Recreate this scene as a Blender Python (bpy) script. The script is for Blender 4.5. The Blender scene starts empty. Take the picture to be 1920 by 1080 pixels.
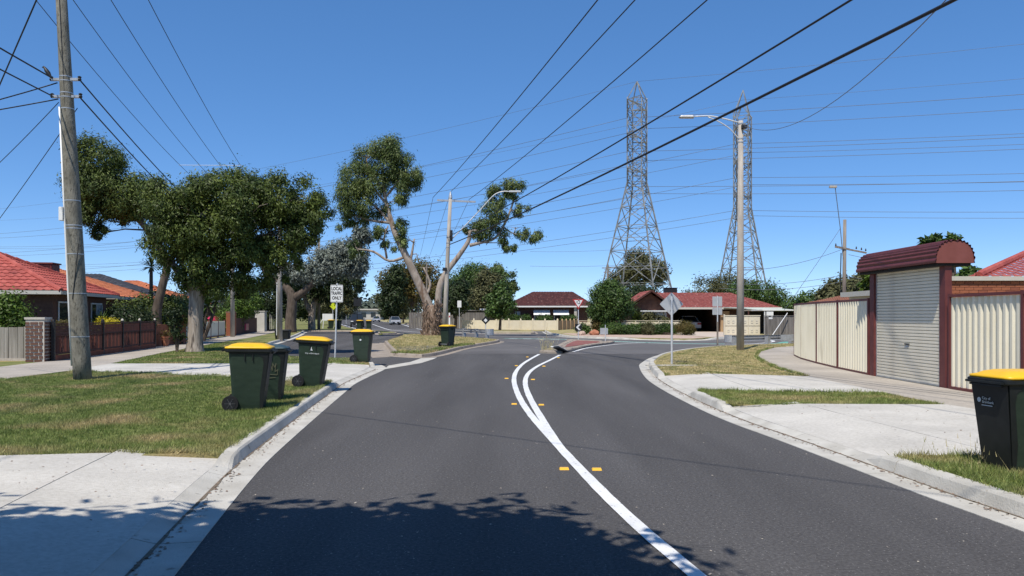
import bpy, bmesh, math, random
import numpy as np
from mathutils import Vector, Matrix

R = math.radians
rng = np.random.default_rng(7)
random.seed(7)
scene = bpy.context.scene

# ------------------------------------------------------------------ camera
cam_data = bpy.data.cameras.new("camera")
cam_data.sensor_width = 36.0
cam_data.lens = 27.75
cam_data.shift_y = 52.0 / 1920.0
cam_data.clip_start = 0.05
cam_data.clip_end = 6000.0
cam = bpy.data.objects.new("camera", cam_data)
scene.collection.objects.link(cam)
cam.location = (0.0, 0.0, 1.62)
cam.rotation_euler = (R(90), 0, 0)
scene.camera = cam

# ------------------------------------------------------------------ sky and sun
SUN_EL, SHADOW_AZ = 59.0, 24.0          # shadows fall away from the camera, a little to the right
world = bpy.data.worlds.new("World")
scene.world = world
world.use_nodes = True
wn = world.node_tree.nodes
wl = world.node_tree.links
wn.clear()
w_out = wn.new("ShaderNodeOutputWorld")
w_bg = wn.new("ShaderNodeBackground")
w_sky = wn.new("ShaderNodeTexSky")
w_sky.sky_type = 'NISHITA'
w_sky.sun_disc = False
w_sky.sun_elevation = R(SUN_EL)
w_sky.sun_rotation = R(180 + SHADOW_AZ)
w_sky.altitude = 50.0
w_sky.air_density = 0.5
w_sky.dust_density = 0.0
w_sky.ozone_density = 6.0
w_bg.inputs["Strength"].default_value = 0.13
w_gam = wn.new("ShaderNodeGamma")              # the whole sky graded alike: flatter and a deeper blue
w_gam.inputs["Gamma"].default_value = 0.6
w_hsv = wn.new("ShaderNodeHueSaturation")
w_hsv.inputs["Saturation"].default_value = 1.44
w_hsv.inputs["Value"].default_value = 2.5
w_hsv.inputs["Hue"].default_value = 0.506
wl.new(w_sky.outputs[0], w_gam.inputs["Color"])
wl.new(w_gam.outputs[0], w_hsv.inputs["Color"])
wl.new(w_hsv.outputs[0], w_bg.inputs["Color"])
wl.new(w_bg.outputs[0], w_out.inputs["Surface"])

sun_data = bpy.data.lights.new("sun", 'SUN')
sun_data.energy = 5.0
sun_data.angle = R(0.53)
sun_data.color = (1.0, 0.935, 0.83)
sun = bpy.data.objects.new("sun", sun_data)
scene.collection.objects.link(sun)
sun_dir = Vector((math.sin(R(SHADOW_AZ)) * math.cos(R(SUN_EL)), math.cos(R(SHADOW_AZ)) * math.cos(R(SUN_EL)), -math.sin(R(SUN_EL))))
sun.rotation_euler = sun_dir.to_track_quat('-Z', 'Y').to_euler()
sun.location = (-20, -60, 80)

vs = scene.view_settings
vs.view_transform = 'Standard'
vs.look = 'None'
vs.exposure = 0.0
vs.gamma = 1.0
vs.use_curve_mapping = False
scene.render.engine = 'CYCLES'
scene.cycles.max_bounces = 6
scene.cycles.diffuse_bounces = 2
scene.cycles.glossy_bounces = 2
scene.cycles.transmission_bounces = 3
scene.cycles.transparent_max_bounces = 4
scene.cycles.use_denoising = True

# ------------------------------------------------------------------ helpers
COL = scene.collection


def S(hexa):
    h = hexa.lstrip('#')
    out = []
    for i in (0, 2, 4):
        c = int(h[i:i + 2], 16) / 255.0
        out.append(c / 12.92 if c <= 0.04045 else ((c + 0.055) / 1.055) ** 2.4)
    return tuple(out)


def c4(c):
    if isinstance(c, str):
        c = S(c)
    return (c[0], c[1], c[2], 1.0)


MATS = {}


def mat(name, col, col2=None, scale=4.0, detail=4.0, rough=0.7, bump=0.0, bscale=40.0, metal=0.0, spec=0.4,
        contrast=(0.35, 0.65), col3=None, scale3=60.0, c3range=(0.6, 0.72), stretch=None, island=0.0, coord='Object', transl=0.0, wear=None):
    """Procedural principled material: two colours mixed by noise, an optional third speckle colour, fine bump."""
    m = bpy.data.materials.new(name)
    m.use_nodes = True
    nt = m.node_tree
    n, l = nt.nodes, nt.links
    bs = n["Principled BSDF"]
    bs.inputs["Roughness"].default_value = rough
    bs.inputs["Metallic"].default_value = metal
    bs.inputs["Specular IOR Level"].default_value = spec
    if coord == 'World':
        g = n.new("ShaderNodeNewGeometry")
        vec = g.outputs["Position"]
    else:
        tc = n.new("ShaderNodeTexCoord")
        vec = tc.outputs["Object"]
    if stretch:
        mp = n.new("ShaderNodeMapping")
        mp.inputs["Scale"].default_value = stretch
        l.new(vec, mp.inputs["Vector"])
        vec = mp.outputs[0]
    last = None
    if col2 is None:
        last = None
        bs.inputs["Base Color"].default_value = c4(col)
    else:
        nz = n.new("ShaderNodeTexNoise")
        nz.inputs["Scale"].default_value = scale
        nz.inputs["Detail"].default_value = detail
        l.new(vec, nz.inputs["Vector"])
        rp = n.new("ShaderNodeValToRGB")
        rp.color_ramp.elements[0].position = contrast[0]
        rp.color_ramp.elements[1].position = contrast[1]
        rp.color_ramp.elements[0].color = c4(col)
        rp.color_ramp.elements[1].color = c4(col2)
        l.new(nz.outputs["Fac"], rp.inputs["Fac"])
        last = rp.outputs["Color"]
    if col3 is not None:
        nz3 = n.new("ShaderNodeTexNoise")
        nz3.inputs["Scale"].default_value = scale3
        nz3.inputs["Detail"].default_value = 2.0
        l.new(vec, nz3.inputs["Vector"])
        mr = n.new("ShaderNodeMapRange")
        mr.inputs["From Min"].default_value = c3range[0]
        mr.inputs["From Max"].default_value = c3range[1]
        l.new(nz3.outputs["Fac"], mr.inputs["Value"])
        mx = n.new("ShaderNodeMix")
        mx.data_type = 'RGBA'
        l.new(mr.outputs[0], mx.inputs["Factor"])
        if last is None:
            mx.inputs["A"].default_value = c4(col)
        else:
            l.new(last, mx.inputs["A"])
        mx.inputs["B"].default_value = c4(col3)
        last = mx.outputs["Result"]
    if wear is not None:
        nw = n.new("ShaderNodeTexNoise")
        nw.inputs["Scale"].default_value = wear[0]
        nw.inputs["Detail"].default_value = 5.0
        if len(wear) > 3:
            mpw = n.new("ShaderNodeMapping")
            mpw.inputs["Scale"].default_value = wear[3]
            mpw.inputs["Rotation"].default_value = (0, 0, R(-4))
            l.new(vec, mpw.inputs["Vector"])
            l.new(mpw.outputs[0], nw.inputs["Vector"])
        else:
            l.new(vec, nw.inputs["Vector"])
        mw = n.new("ShaderNodeMapRange")
        mw.inputs["From Min"].default_value = 0.3
        mw.inputs["From Max"].default_value = 0.7
        mw.inputs["To Min"].default_value = wear[1]
        mw.inputs["To Max"].default_value = wear[2]
        l.new(nw.outputs["Fac"], mw.inputs["Value"])
        cw_ = n.new("ShaderNodeCombineColor")
        for k in range(3):
            l.new(mw.outputs[0], cw_.inputs[k])
        mu = n.new("ShaderNodeMix")
        mu.data_type = 'RGBA'
        mu.blend_type = 'MULTIPLY'
        mu.inputs["Factor"].default_value = 1.0
        if last is None:
            mu.inputs["A"].default_value = c4(col)
        else:
            l.new(last, mu.inputs["A"])
        l.new(cw_.outputs[0], mu.inputs["B"])
        last = mu.outputs["Result"]
    if island > 0:
        g2 = n.new("ShaderNodeNewGeometry")
        mr = n.new("ShaderNodeMapRange")
        mr.inputs["To Min"].default_value = 1 - island
        mr.inputs["To Max"].default_value = 1 + island
        l.new(g2.outputs["Random Per Island"], mr.inputs["Value"])
        mul = n.new("ShaderNodeMix")
        mul.data_type = 'RGBA'
        mul.blend_type = 'MULTIPLY'
        mul.inputs["Factor"].default_value = 1.0
        if last is None:
            mul.inputs["A"].default_value = c4(col)
        else:
            l.new(last, mul.inputs["A"])
        cb = n.new("ShaderNodeCombineColor")
        for k in range(3):
            l.new(mr.outputs[0], cb.inputs[k])
        l.new(cb.outputs[0], mul.inputs["B"])
        last = mul.outputs["Result"]
    if last is not None:
        l.new(last, bs.inputs["Base Color"])
    if bump > 0:
        nb = n.new("ShaderNodeTexNoise")
        nb.inputs["Scale"].default_value = bscale
        nb.inputs["Detail"].default_value = 3.0
        l.new(vec, nb.inputs["Vector"])
        bp = n.new("ShaderNodeBump")
        bp.inputs["Strength"].default_value = bump
        bp.inputs["Distance"].default_value = 0.02
        l.new(nb.outputs["Fac"], bp.inputs["Height"])
        l.new(bp.outputs[0], bs.inputs["Normal"])
    if transl > 0:
        tr = n.new("ShaderNodeBsdfTranslucent")
        ms = n.new("ShaderNodeMixShader")
        ms.inputs[0].default_value = transl
        if last is not None:
            l.new(last, tr.inputs["Color"])
        else:
            tr.inputs["Color"].default_value = c4(col)
        l.new(bs.outputs[0], ms.inputs[1])
        l.new(tr.outputs[0], ms.inputs[2])
        l.new(ms.outputs[0], n["Material Output"].inputs["Surface"])
    MATS[name] = m
    return m


class MB:
    """Collects geometry for one mesh object."""

    def __init__(self):
        self.v = []
        self.f = []

    def add(self, verts, faces):
        o = len(self.v)
        self.v.extend([tuple(p) for p in verts])
        self.f.extend([tuple(i + o for i in fc) for fc in faces])
        return self

    def box(self, c, s, rz=0.0, mtx=None):
        cx, cy, cz = c
        hx, hy, hz = s[0] / 2, s[1] / 2, s[2] / 2
        ca, sa = math.cos(rz), math.sin(rz)
        vs_ = []
        for dz in (-hz, hz):
            for dx, dy in ((-hx, -hy), (hx, -hy), (hx, hy), (-hx, hy)):
                p = Vector((cx + dx * ca - dy * sa, cy + dx * sa + dy * ca, cz + dz))
                if mtx is not None:
                    p = mtx @ p
                vs_.append(p)
        return self.add(vs_, [(3, 2, 1, 0), (4, 5, 6, 7), (0, 1, 5, 4), (1, 2, 6, 5), (2, 3, 7, 6), (3, 0, 4, 7)])

    def box2(self, a, b):
        return self.box(((a[0] + b[0]) / 2, (a[1] + b[1]) / 2, (a[2] + b[2]) / 2),
                        (abs(b[0] - a[0]), abs(b[1] - a[1]), abs(b[2] - a[2])))

    def bar(self, p0, p1, w, h=None, up=(0, 0, 1)):
        """rectangular bar from p0 to p1"""
        h = w if h is None else h
        p0, p1 = Vector(p0), Vector(p1)
        d = (p1 - p0).normalized()
        u = Vector(up)
        if abs(d.dot(u)) > 0.98:
            u = Vector((0, 1, 0))
        a = d.cross(u).normalized()
        b = a.cross(d).normalized()
        vs_ = []
        for p in (p0, p1):
            for i, j in ((-1, -1), (1, -1), (1, 1), (-1, 1)):
                vs_.append(p + a * (i * w / 2) + b * (j * h / 2))
        return self.add(vs_, [(3, 2, 1, 0), (4, 5, 6, 7), (0, 1, 5, 4), (1, 2, 6, 5), (2, 3, 7, 6), (3, 0, 4, 7)])

    def tube(self, pts, rad, n=8, cap=True):
        pts = [Vector(p) for p in pts]
        if not hasattr(rad, '__len__'):
            rad = [rad] * len(pts)
        o = len(self.v)
        prev = None
        for i, p in enumerate(pts):
            if i == 0:
                d = pts[1] - pts[0]
            elif i == len(pts) - 1:
                d = pts[-1] - pts[-2]
            else:
                d = pts[i + 1] - pts[i - 1]
            d.normalize()
            if prev is None:
                u = Vector((0, 0, 1)) if abs(d.z) < 0.9 else Vector((1, 0, 0))
                a = d.cross(u).normalized()
            else:
                a = (prev - d * prev.dot(d)).normalized()
            prev = a
            b = d.cross(a)
            for k in range(n):
                t = 2 * math.pi * k / n
                self.v.append(tuple(p + (a * math.cos(t) + b * math.sin(t)) * rad[i]))
        for i in range(len(pts) - 1):
            for k in range(n):
                k2 = (k + 1) % n
                self.f.append((o + i * n + k, o + i * n + k2, o + (i + 1) * n + k2, o + (i + 1) * n + k))
        if cap:
            self.f.append(tuple(o + k for k in range(n))[::-1])
            e = o + (len(pts) - 1) * n
            self.f.append(tuple(e + k for k in range(n)))
        return self

    def prism(self, poly, z0, z1, bottom=True):
        n = len(poly)
        area = sum(poly[i][0] * poly[(i + 1) % n][1] - poly[(i + 1) % n][0] * poly[i][1] for i in range(n))
        if area < 0:
            poly = poly[::-1]
        vs_ = [(p[0], p[1], z0) for p in poly] + [(p[0], p[1], z1) for p in poly]
        fs = [tuple(range(n, 2 * n))]
        if bottom:
            fs.append(tuple(range(n))[::-1])
        for i in range(n):
            j = (i + 1) % n
            fs.append((i, j, n + j, n + i))
        return self.add(vs_, fs)

    def lathe(self, prof, n=16, c=(0, 0, 0), axis='Z'):
        o = len(self.v)
        for r, z in prof:
            for k in range(n):
                t = 2 * math.pi * k / n
                a, b = r * math.cos(t), r * math.sin(t)
                if axis == 'Z':
                    self.v.append((c[0] + a, c[1] + b, c[2] + z))
                elif axis == 'Y':
                    self.v.append((c[0] + a, c[1] + z, c[2] + b))
                else:
                    self.v.append((c[0] + z, c[1] + a, c[2] + b))
        for i in range(len(prof) - 1):
            for k in range(n):
                k2 = (k + 1) % n
                self.f.append((o + i * n + k, o + i * n + k2, o + (i + 1) * n + k2, o + (i + 1) * n + k))
        self.f.append(tuple(o + k for k in range(n))[::-1])
        e = o + (len(prof) - 1) * n
        self.f.append(tuple(e + k for k in range(n)))
        return self

    def mesh(self, name, m=None, smooth=False):
        me = bpy.data.meshes.new(name)
        me.from_pydata(self.v, [], self.f)
        if m is not None:
            me.materials.append(m)
        if smooth:
            me.polygons.foreach_set("use_smooth", [True] * len(me.polygons))
        me.update()
        return me

    def build(self, name, m, parent=None, smooth=False, bevel=0.0, fixn=False):
        me = self.mesh(name, m, smooth)
        if fixn or bevel > 0:
            bm = bmesh.new()
            bm.from_mesh(me)
            bmesh.ops.recalc_face_normals(bm, faces=bm.faces)
            if bevel > 0:
                bmesh.ops.bevel(bm, geom=list(bm.edges), offset=bevel, segments=2, affect='EDGES', profile=0.5, clamp_overlap=True)
            bm.to_mesh(me)
            bm.free()
            if smooth:
                me.polygons.foreach_set("use_smooth", [True] * len(me.polygons))
        return link(name, me, parent)


def link(name, me, parent=None):
    o = bpy.data.objects.new(name, me)
    COL.objects.link(o)
    if parent is not None:
        o.parent = parent
    return o


def tag(o, label, cat, group=None):
    o["label"] = label
    o["category"] = cat
    if group:
        o["group"] = group
    return o


def thing(name, label, cat, loc=(0, 0, 0), rz=0.0, group=None):
    o = bpy.data.objects.new(name, None)
    o.empty_display_size = 0.2
    COL.objects.link(o)
    o.location = loc
    o.rotation_euler = (0, 0, rz)
    return tag(o, label, cat, group)


def structure(o):
    o["kind"] = "structure"
    return o


def stuff(o):
    o["kind"] = "stuff"
    return o


def copy_tree(o, parent=None):
    c = o.copy()
    COL.objects.link(c)
    c.parent = parent
    for ch in [x for x in COL.objects if x.parent is o]:
        copy_tree(ch, c)
    return c


def copies(root, kids=None):
    """copy of a thing, its parts and their sub-parts"""
    r = root.copy()
    COL.objects.link(r)
    for ch in list(root.children):
        c = ch.copy()
        COL.objects.link(c)
        c.parent = r
        for g in list(ch.children):
            d = g.copy()
            COL.objects.link(d)
            d.parent = c
    return r


def np_mesh(name, verts, nper, m, parent=None, smooth=False):
    """mesh of loose polygons, nper vertices each"""
    nv = len(verts)
    nf = nv // nper
    me = bpy.data.meshes.new(name)
    me.vertices.add(nv)
    me.vertices.foreach_set("co", np.ascontiguousarray(verts, dtype=np.float32).ravel())
    me.loops.add(nv)
    me.loops.foreach_set("vertex_index", np.arange(nv, dtype=np.int32))
    me.polygons.add(nf)
    me.polygons.foreach_set("loop_start", np.arange(0, nv, nper, dtype=np.int32))
    me.polygons.foreach_set("loop_total", np.full(nf, nper, dtype=np.int32))
    me.materials.append(m)
    me.update()
    me.validate()
    return link(name, me, parent)


def text_obj(name, body, size, m, parent, loc, rot=(R(90), 0, 0), extrude=0.002, sx=1.0, bold=0.0):
    cu = bpy.data.curves.new(name, 'FONT')
    cu.body = body
    cu.size = size
    cu.align_x = 'CENTER'
    cu.align_y = 'CENTER'
    cu.extrude = extrude
    cu.offset = bold
    cu.resolution_u = 3
    tmp = bpy.data.objects.new(name + "_tmp", cu)
    COL.objects.link(tmp)
    dg = bpy.context.evaluated_depsgraph_get()
    me = bpy.data.meshes.new_from_object(tmp.evaluated_get(dg))
    bpy.data.objects.remove(tmp, do_unlink=True)
    me.name = name
    me.materials.clear()
    me.materials.append(m)
    o = link(name, me, parent)
    o.location = loc
    o.rotation_euler = rot
    o.scale = (sx, 1, 1)
    return o


def in_poly(px, py, poly):
    inside = np.zeros(len(px), bool)
    j = len(poly) - 1
    for i in range(len(poly)):
        xi, yi = poly[i][0], poly[i][1]
        xj, yj = poly[j][0], poly[j][1]
        cond = ((yi > py) != (yj > py)) & (px < (xj - xi) * (py - yi) / (yj - yi + 1e-12) + xi)
        inside ^= cond
        j = i
    return inside


def smooth_line(pts, n=6):
    """Catmull-Rom through 2-D or 3-D points"""
    P = [np.array(p, float) for p in pts]
    P = [2 * P[0] - P[1]] + P + [2 * P[-1] - P[-2]]
    out = []
    for i in range(1, len(P) - 2):
        for k in range(n):
            t = k / n
            a, b, c, d = P[i - 1], P[i], P[i + 1], P[i + 2]
            out.append(0.5 * ((2 * b) + (c - a) * t + (2 * a - 5 * b + 4 * c - d) * t * t + (3 * b - a - 3 * c + d) * t ** 3))
    out.append(P[-2])
    return [tuple(p) for p in out]


def resample(line, step):
    L = np.array(line, float)
    d = np.r_[0, np.cumsum(np.linalg.norm(np.diff(L, axis=0), axis=1))]
    n = max(2, int(round(d[-1] / step)) + 1)
    s = np.linspace(0, d[-1], n)
    return np.stack([np.interp(s, d, L[:, k]) for k in range(L.shape[1])], 1)


def offset_line(line, off):
    """shift a 2-D line to its left by off"""
    L = np.array(line, float)[:, :2]
    t = np.gradient(L, axis=0)
    t /= np.linalg.norm(t, axis=1)[:, None] + 1e-9
    nrm = np.stack([-t[:, 1], t[:, 0]], 1)
    return L + nrm * off


# ------------------------------------------------------------------ materials
M_asphalt = mat("asphalt", (0.074, 0.071, 0.071), (0.114, 0.110, 0.110), scale=38, detail=5, rough=0.8, bump=0.6, bscale=90,
                contrast=(0.36, 0.66), col3=(0.34, 0.33, 0.31), scale3=55, c3range=(0.65, 0.75), coord='World', spec=0.08, wear=(0.9, 0.80, 1.20, (1.0, 0.10, 1.0)))
M_asphalt_old = mat("old_asphalt", (0.115, 0.110, 0.110), (0.150, 0.145, 0.145), scale=30, detail=5, rough=0.85, bump=0.5, bscale=80,
                    col3=(0.24, 0.23, 0.22), scale3=50, c3range=(0.66, 0.78), coord='World', spec=0.08, wear=(0.25, 0.85, 1.15))
M_conc_new = mat("new_concrete", (0.50, 0.475, 0.425), (0.58, 0.555, 0.505), scale=24, detail=6, rough=0.85, bump=0.3, bscale=70,
                 col3=(0.30, 0.28, 0.25), scale3=42, c3range=(0.66, 0.78), coord='World', spec=0.08, wear=(0.9, 0.84, 1.07))
M_conc_old = mat("old_concrete", (0.37, 0.33, 0.285), (0.44, 0.40, 0.345), scale=18, detail=7, rough=0.9, bump=0.3, bscale=70,
                 col3=(0.25, 0.22, 0.19), scale3=22, c3range=(0.64, 0.8), coord='World', spec=0.08, wear=(0.6, 0.82, 1.1))
M_kerb = mat("kerb_concrete", (0.42, 0.40, 0.355), (0.54, 0.52, 0.47), scale=2.2, detail=8, rough=0.88, bump=0.35, bscale=60,
             col3=(0.20, 0.18, 0.15), scale3=9, c3range=(0.64, 0.8), coord='World', spec=0.08)
M_kerb_old = mat("old_kerb_concrete", (0.27, 0.23, 0.19), (0.36, 0.31, 0.26), scale=2.0, detail=8, rough=0.9, bump=0.4, bscale=50,
                 col3=(0.15, 0.12, 0.10), scale3=7, c3range=(0.58, 0.75), coord='World', spec=0.08)
M_dirt = mat("gutter_dirt", (0.13, 0.10, 0.07), (0.2, 0.16, 0.115), scale=12, rough=0.95, coord='World')
M_soil = mat("soil", (0.18, 0.135, 0.085), (0.25, 0.19, 0.12), scale=2, rough=0.95, bump=0.4, coord='World')
M_turf = mat("turf", (0.115, 0.15, 0.042), (0.20, 0.205, 0.078), scale=9, detail=6, rough=0.95, bump=0.8, bscale=45, contrast=(0.36, 0.66),
             col3=(0.33, 0.26, 0.13), scale3=0.75, c3range=(0.50, 0.68), coord='World', spec=0.1)
M_turf_dry = mat("dry_turf", (0.27, 0.245, 0.105), (0.42, 0.345, 0.185), scale=1.4, detail=8, rough=0.95, bump=0.8, bscale=45, contrast=(0.36, 0.6),
                 col3=(0.17, 0.185, 0.065), scale3=1.6, c3range=(0.55, 0.68), coord='World', spec=0.1)
M_blade = mat("grass_blade", (0.13, 0.19, 0.042), (0.30, 0.335, 0.11), scale=6, detail=6, rough=0.55, contrast=(0.36, 0.66), island=0.5,
              col3=(0.46, 0.375, 0.19), scale3=0.75, c3range=(0.50, 0.70), coord='World', spec=0.3, transl=0.3)
M_blade_dry = mat("dry_grass_blade", (0.36, 0.325, 0.14), (0.56, 0.47, 0.255), scale=1.4, detail=8, rough=0.7, contrast=(0.34, 0.58), island=0.3,
                  col3=(0.20, 0.23, 0.075), scale3=1.6, c3range=(0.55, 0.68), coord='World', spec=0.2, transl=0.25)
M_white_line = mat("white_road_paint", (0.74, 0.74, 0.72), (0.80, 0.80, 0.79), scale=6, rough=0.6, bump=0.3, bscale=150, coord='World',
                   col3=(0.30, 0.30, 0.30), scale3=26, c3range=(0.62, 0.74), wear=(0.8, 0.86, 1.04))
M_teal = mat("green_road_paint", (0.12, 0.33, 0.27), (0.18, 0.42, 0.35), scale=3, rough=0.8, coord='World')
M_yellow_mark = mat("yellow_marker", (0.80, 0.45, 0.04), rough=0.4)
M_pole_conc = mat("pole_concrete", (0.145, 0.135, 0.108), (0.235, 0.22, 0.18), scale=9, detail=8, rough=0.9, bump=0.6, bscale=35,
                  stretch=(1, 1, 0.35), col3=(0.085, 0.078, 0.06), scale3=30, c3range=(0.56, 0.68))
M_pole_light = mat("pale_pole_concrete", (0.34, 0.305, 0.265), (0.46, 0.42, 0.365), scale=6, detail=7, rough=0.9, bump=0.3, stretch=(1, 1, 0.25))
M_pole_wood = mat("weathered_pole_timber", (0.17, 0.14, 0.115), (0.29, 0.25, 0.21), scale=14, detail=7, rough=0.9, bump=0.5, stretch=(1, 1, 0.06))
M_steel = mat("galvanised_steel", (0.42, 0.43, 0.44), (0.53, 0.54, 0.55), scale=8, rough=0.45, metal=0.55)
M_sign_post = mat("galvanised_post", (0.55, 0.56, 0.57), (0.66, 0.67, 0.68), scale=12, rough=0.5, metal=0.3)
M_alu = mat("aluminium_back", (0.42, 0.435, 0.45), (0.48, 0.49, 0.50), scale=5, rough=0.55, metal=0.3)
M_tower = mat("tower_steel", (0.19, 0.195, 0.195), (0.36, 0.365, 0.36), scale=1.2, rough=0.55, metal=0.35)
M_wire = mat("black_cable", (0.012, 0.012, 0.016), rough=0.6)
M_wire_grey = mat("aluminium_conductor", (0.13, 0.14, 0.16), rough=0.5, metal=0.2)
M_white = mat("white_paint", (0.76, 0.76, 0.74), rough=0.5)
M_sign_white = mat("sign_white", (0.72, 0.72, 0.70), rough=0.45)
M_black = mat("black_plastic", (0.012, 0.012, 0.014), (0.02, 0.02, 0.022), scale=20, rough=0.5)
M_sign_black = mat("sign_black", (0.010, 0.010, 0.011), rough=0.5)
M_sign_red = mat("sign_red", (0.42, 0.025, 0.025), rough=0.45)
M_sign_yellow = mat("sign_fluoro_yellow", (0.62, 0.72, 0.03), rough=0.5)
M_bin = mat("bin_green_plastic", (0.016, 0.030, 0.018), (0.024, 0.042, 0.026), scale=5, detail=6, rough=0.48, bump=0.06, bscale=120,
            col3=(0.055, 0.07, 0.055), scale3=16, c3range=(0.68, 0.82), stretch=(1, 1, 2.5), spec=0.45)
M_bin_dark = mat("bin_black_plastic", (0.008, 0.010, 0.010), (0.014, 0.016, 0.016), scale=7, rough=0.5, spec=0.4)
M_lid_yellow = mat("lid_yellow_plastic", (0.78, 0.43, 0.008), (0.84, 0.50, 0.015), scale=3, rough=0.42, spec=0.45)
M_lid_grey = mat("lid_bluegrey_plastic", (0.035, 0.06, 0.07), (0.05, 0.085, 0.095), scale=4, rough=0.45)
M_rubber = mat("tyre_rubber", (0.012, 0.012, 0.013), rough=0.8)
M_maroon = mat("maroon_steel", (0.115, 0.028, 0.026), (0.145, 0.038, 0.034), scale=5, rough=0.5)
M_maroon_end = mat("faded_maroon_steel", (0.175, 0.05, 0.04), (0.21, 0.065, 0.055), scale=4, rough=0.65)
M_cream = mat("cream_colorbond", (0.72, 0.665, 0.51), (0.78, 0.725, 0.57), scale=2.5, rough=0.5, col3=(0.46, 0.41, 0.30), scale3=1.4, c3range=(0.6, 0.8), stretch=(1, 1, 0.4))
M_door = mat("roller_door_steel", (0.70, 0.635, 0.50), (0.78, 0.715, 0.575), scale=2.0, rough=0.5, col3=(0.44, 0.39, 0.32), scale3=2.2, c3range=(0.56, 0.80), stretch=(1, 0.6, 1.6))
M_brick_red = mat("orange_red_brick", (0.27, 0.088, 0.045), (0.36, 0.125, 0.062), scale=3.5, detail=6, rough=0.9, bump=0.3)
M_brick_red2 = mat("dark_red_brick", (0.20, 0.062, 0.035), (0.28, 0.09, 0.05), scale=3.5, detail=6, rough=0.9, bump=0.3)
M_brick_br = mat("brown_brick", (0.105, 0.052, 0.038), (0.165, 0.085, 0.06), scale=4, detail=6, rough=0.9, bump=0.3)
M_mortar = mat("pale_mortar", (0.46, 0.42, 0.37), (0.54, 0.50, 0.44), scale=8, rough=0.95, bump=0.3)
M_mortar_red = mat("brown_mortar", (0.25, 0.13, 0.09), (0.31, 0.17, 0.12), scale=8, rough=0.95)
M_paling = mat("grey_timber_paling", (0.21, 0.19, 0.165), (0.34, 0.315, 0.28), scale=9, detail=7, rough=0.95, bump=0.4, stretch=(1, 1, 0.08), col3=(0.12, 0.10, 0.09), scale3=6, c3range=(0.6, 0.75))
M_paling_dark = mat("weathered_paling", (0.12, 0.11, 0.10), (0.225, 0.205, 0.185), scale=9, detail=7, rough=0.95, bump=0.4, stretch=(1, 1, 0.08))
M_fence_red = mat("red_brown_timber", (0.13, 0.036, 0.024), (0.20, 0.058, 0.036), scale=6, rough=0.75, stretch=(1, 1, 0.3))
M_fence_dark = mat("dark_brown_timber", (0.060, 0.022, 0.018), (0.095, 0.034, 0.026), scale=6, rough=0.75)
M_tile_red = mat("red_roof_tile", (0.33, 0.066, 0.050), (0.43, 0.105, 0.08), scale=2.6, detail=7, rough=0.75, col3=(0.22, 0.045, 0.037), scale3=1.2, c3range=(0.55, 0.75), island=0.06)
M_tile_orange = mat("orange_roof_tile", (0.42, 0.125, 0.05), (0.54, 0.185, 0.085), scale=2.6, detail=7, rough=0.8, col3=(0.26, 0.10, 0.06), scale3=1.8, c3range=(0.56, 0.75), island=0.06)
M_tile_slate = mat("charcoal_roof_tile", (0.032, 0.033, 0.042), (0.06, 0.062, 0.072), scale=2.6, rough=0.7, island=0.06)
M_tile_dkred = mat("dark_red_roof_tile", (0.052, 0.015, 0.013), (0.105, 0.030, 0.025), scale=3.0, detail=7, rough=0.8, col3=(0.26, 0.15, 0.12), scale3=4.5, c3range=(0.60, 0.74), island=0.06)
M_tile_faded = mat("faded_red_roof_tile", (0.185, 0.042, 0.036), (0.29, 0.085, 0.07), scale=3.2, detail=7, rough=0.8, col3=(0.46, 0.26, 0.22), scale3=5, c3range=(0.60, 0.74), island=0.06)
M_tile_brown = mat("brown_roof_tile", (0.21, 0.085, 0.052), (0.29, 0.125, 0.08), scale=2.2, rough=0.8, island=0.06)
M_gutter = mat("cream_gutter", (0.55, 0.52, 0.45), rough=0.5)
M_render = mat("pale_render", (0.48, 0.45, 0.39), (0.54, 0.51, 0.45), scale=2, rough=0.9)
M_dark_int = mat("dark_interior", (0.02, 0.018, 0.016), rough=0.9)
M_wall_brown = mat("brown_house_wall", (0.10, 0.050, 0.036), (0.14, 0.072, 0.052), scale=9, rough=0.9, bump=0.2)
M_glass = mat("window_glass", (0.02, 0.025, 0.03), rough=0.08, spec=0.6)
M_curtain = mat("pale_curtain", (0.50, 0.49, 0.45), (0.42, 0.41, 0.38), scale=14, rough=0.9, stretch=(6, 6, 0.3))
M_gravel = mat("pink_gravel", (0.40, 0.285, 0.225), (0.56, 0.43, 0.35), scale=7, detail=8, rough=0.95, bump=0.8, bscale=25, coord='World', col3=(0.26, 0.17, 0.13), scale3=18, c3range=(0.6, 0.75))
M_red_paving = mat("red_paving", (0.20, 0.072, 0.060), (0.27, 0.105, 0.085), scale=3, rough=0.9, coord='World')
M_bark_paper = mat("paperbark", (0.21, 0.17, 0.135), (0.42, 0.36, 0.30), scale=9, detail=8, rough=0.95, bump=1.0, bscale=14, stretch=(1, 1, 0.14), col3=(0.10, 0.08, 0.065), scale3=10, c3range=(0.56, 0.7))
M_bark_gum = mat("smooth_gum_bark", (0.25, 0.205, 0.165), (0.47, 0.41, 0.35), scale=2.2, detail=7, rough=0.85, bump=0.4, bscale=10, stretch=(1, 1, 0.45), col3=(0.17, 0.11, 0.075), scale3=2.2, c3range=(0.50, 0.66))
M_bark_rough = mat("peeling_gum_bark", (0.13, 0.088, 0.062), (0.29, 0.205, 0.15), scale=6, detail=8, rough=0.95, bump=1.0, bscale=12, stretch=(1, 1, 0.3), col3=(0.5, 0.42, 0.34), scale3=5, c3range=(0.6, 0.72))
M_bark_dark = mat("dark_bark", (0.075, 0.055, 0.042), (0.14, 0.11, 0.085), scale=8, detail=7, rough=0.95, bump=0.8, bscale=14, stretch=(1, 1, 0.25))
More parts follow.
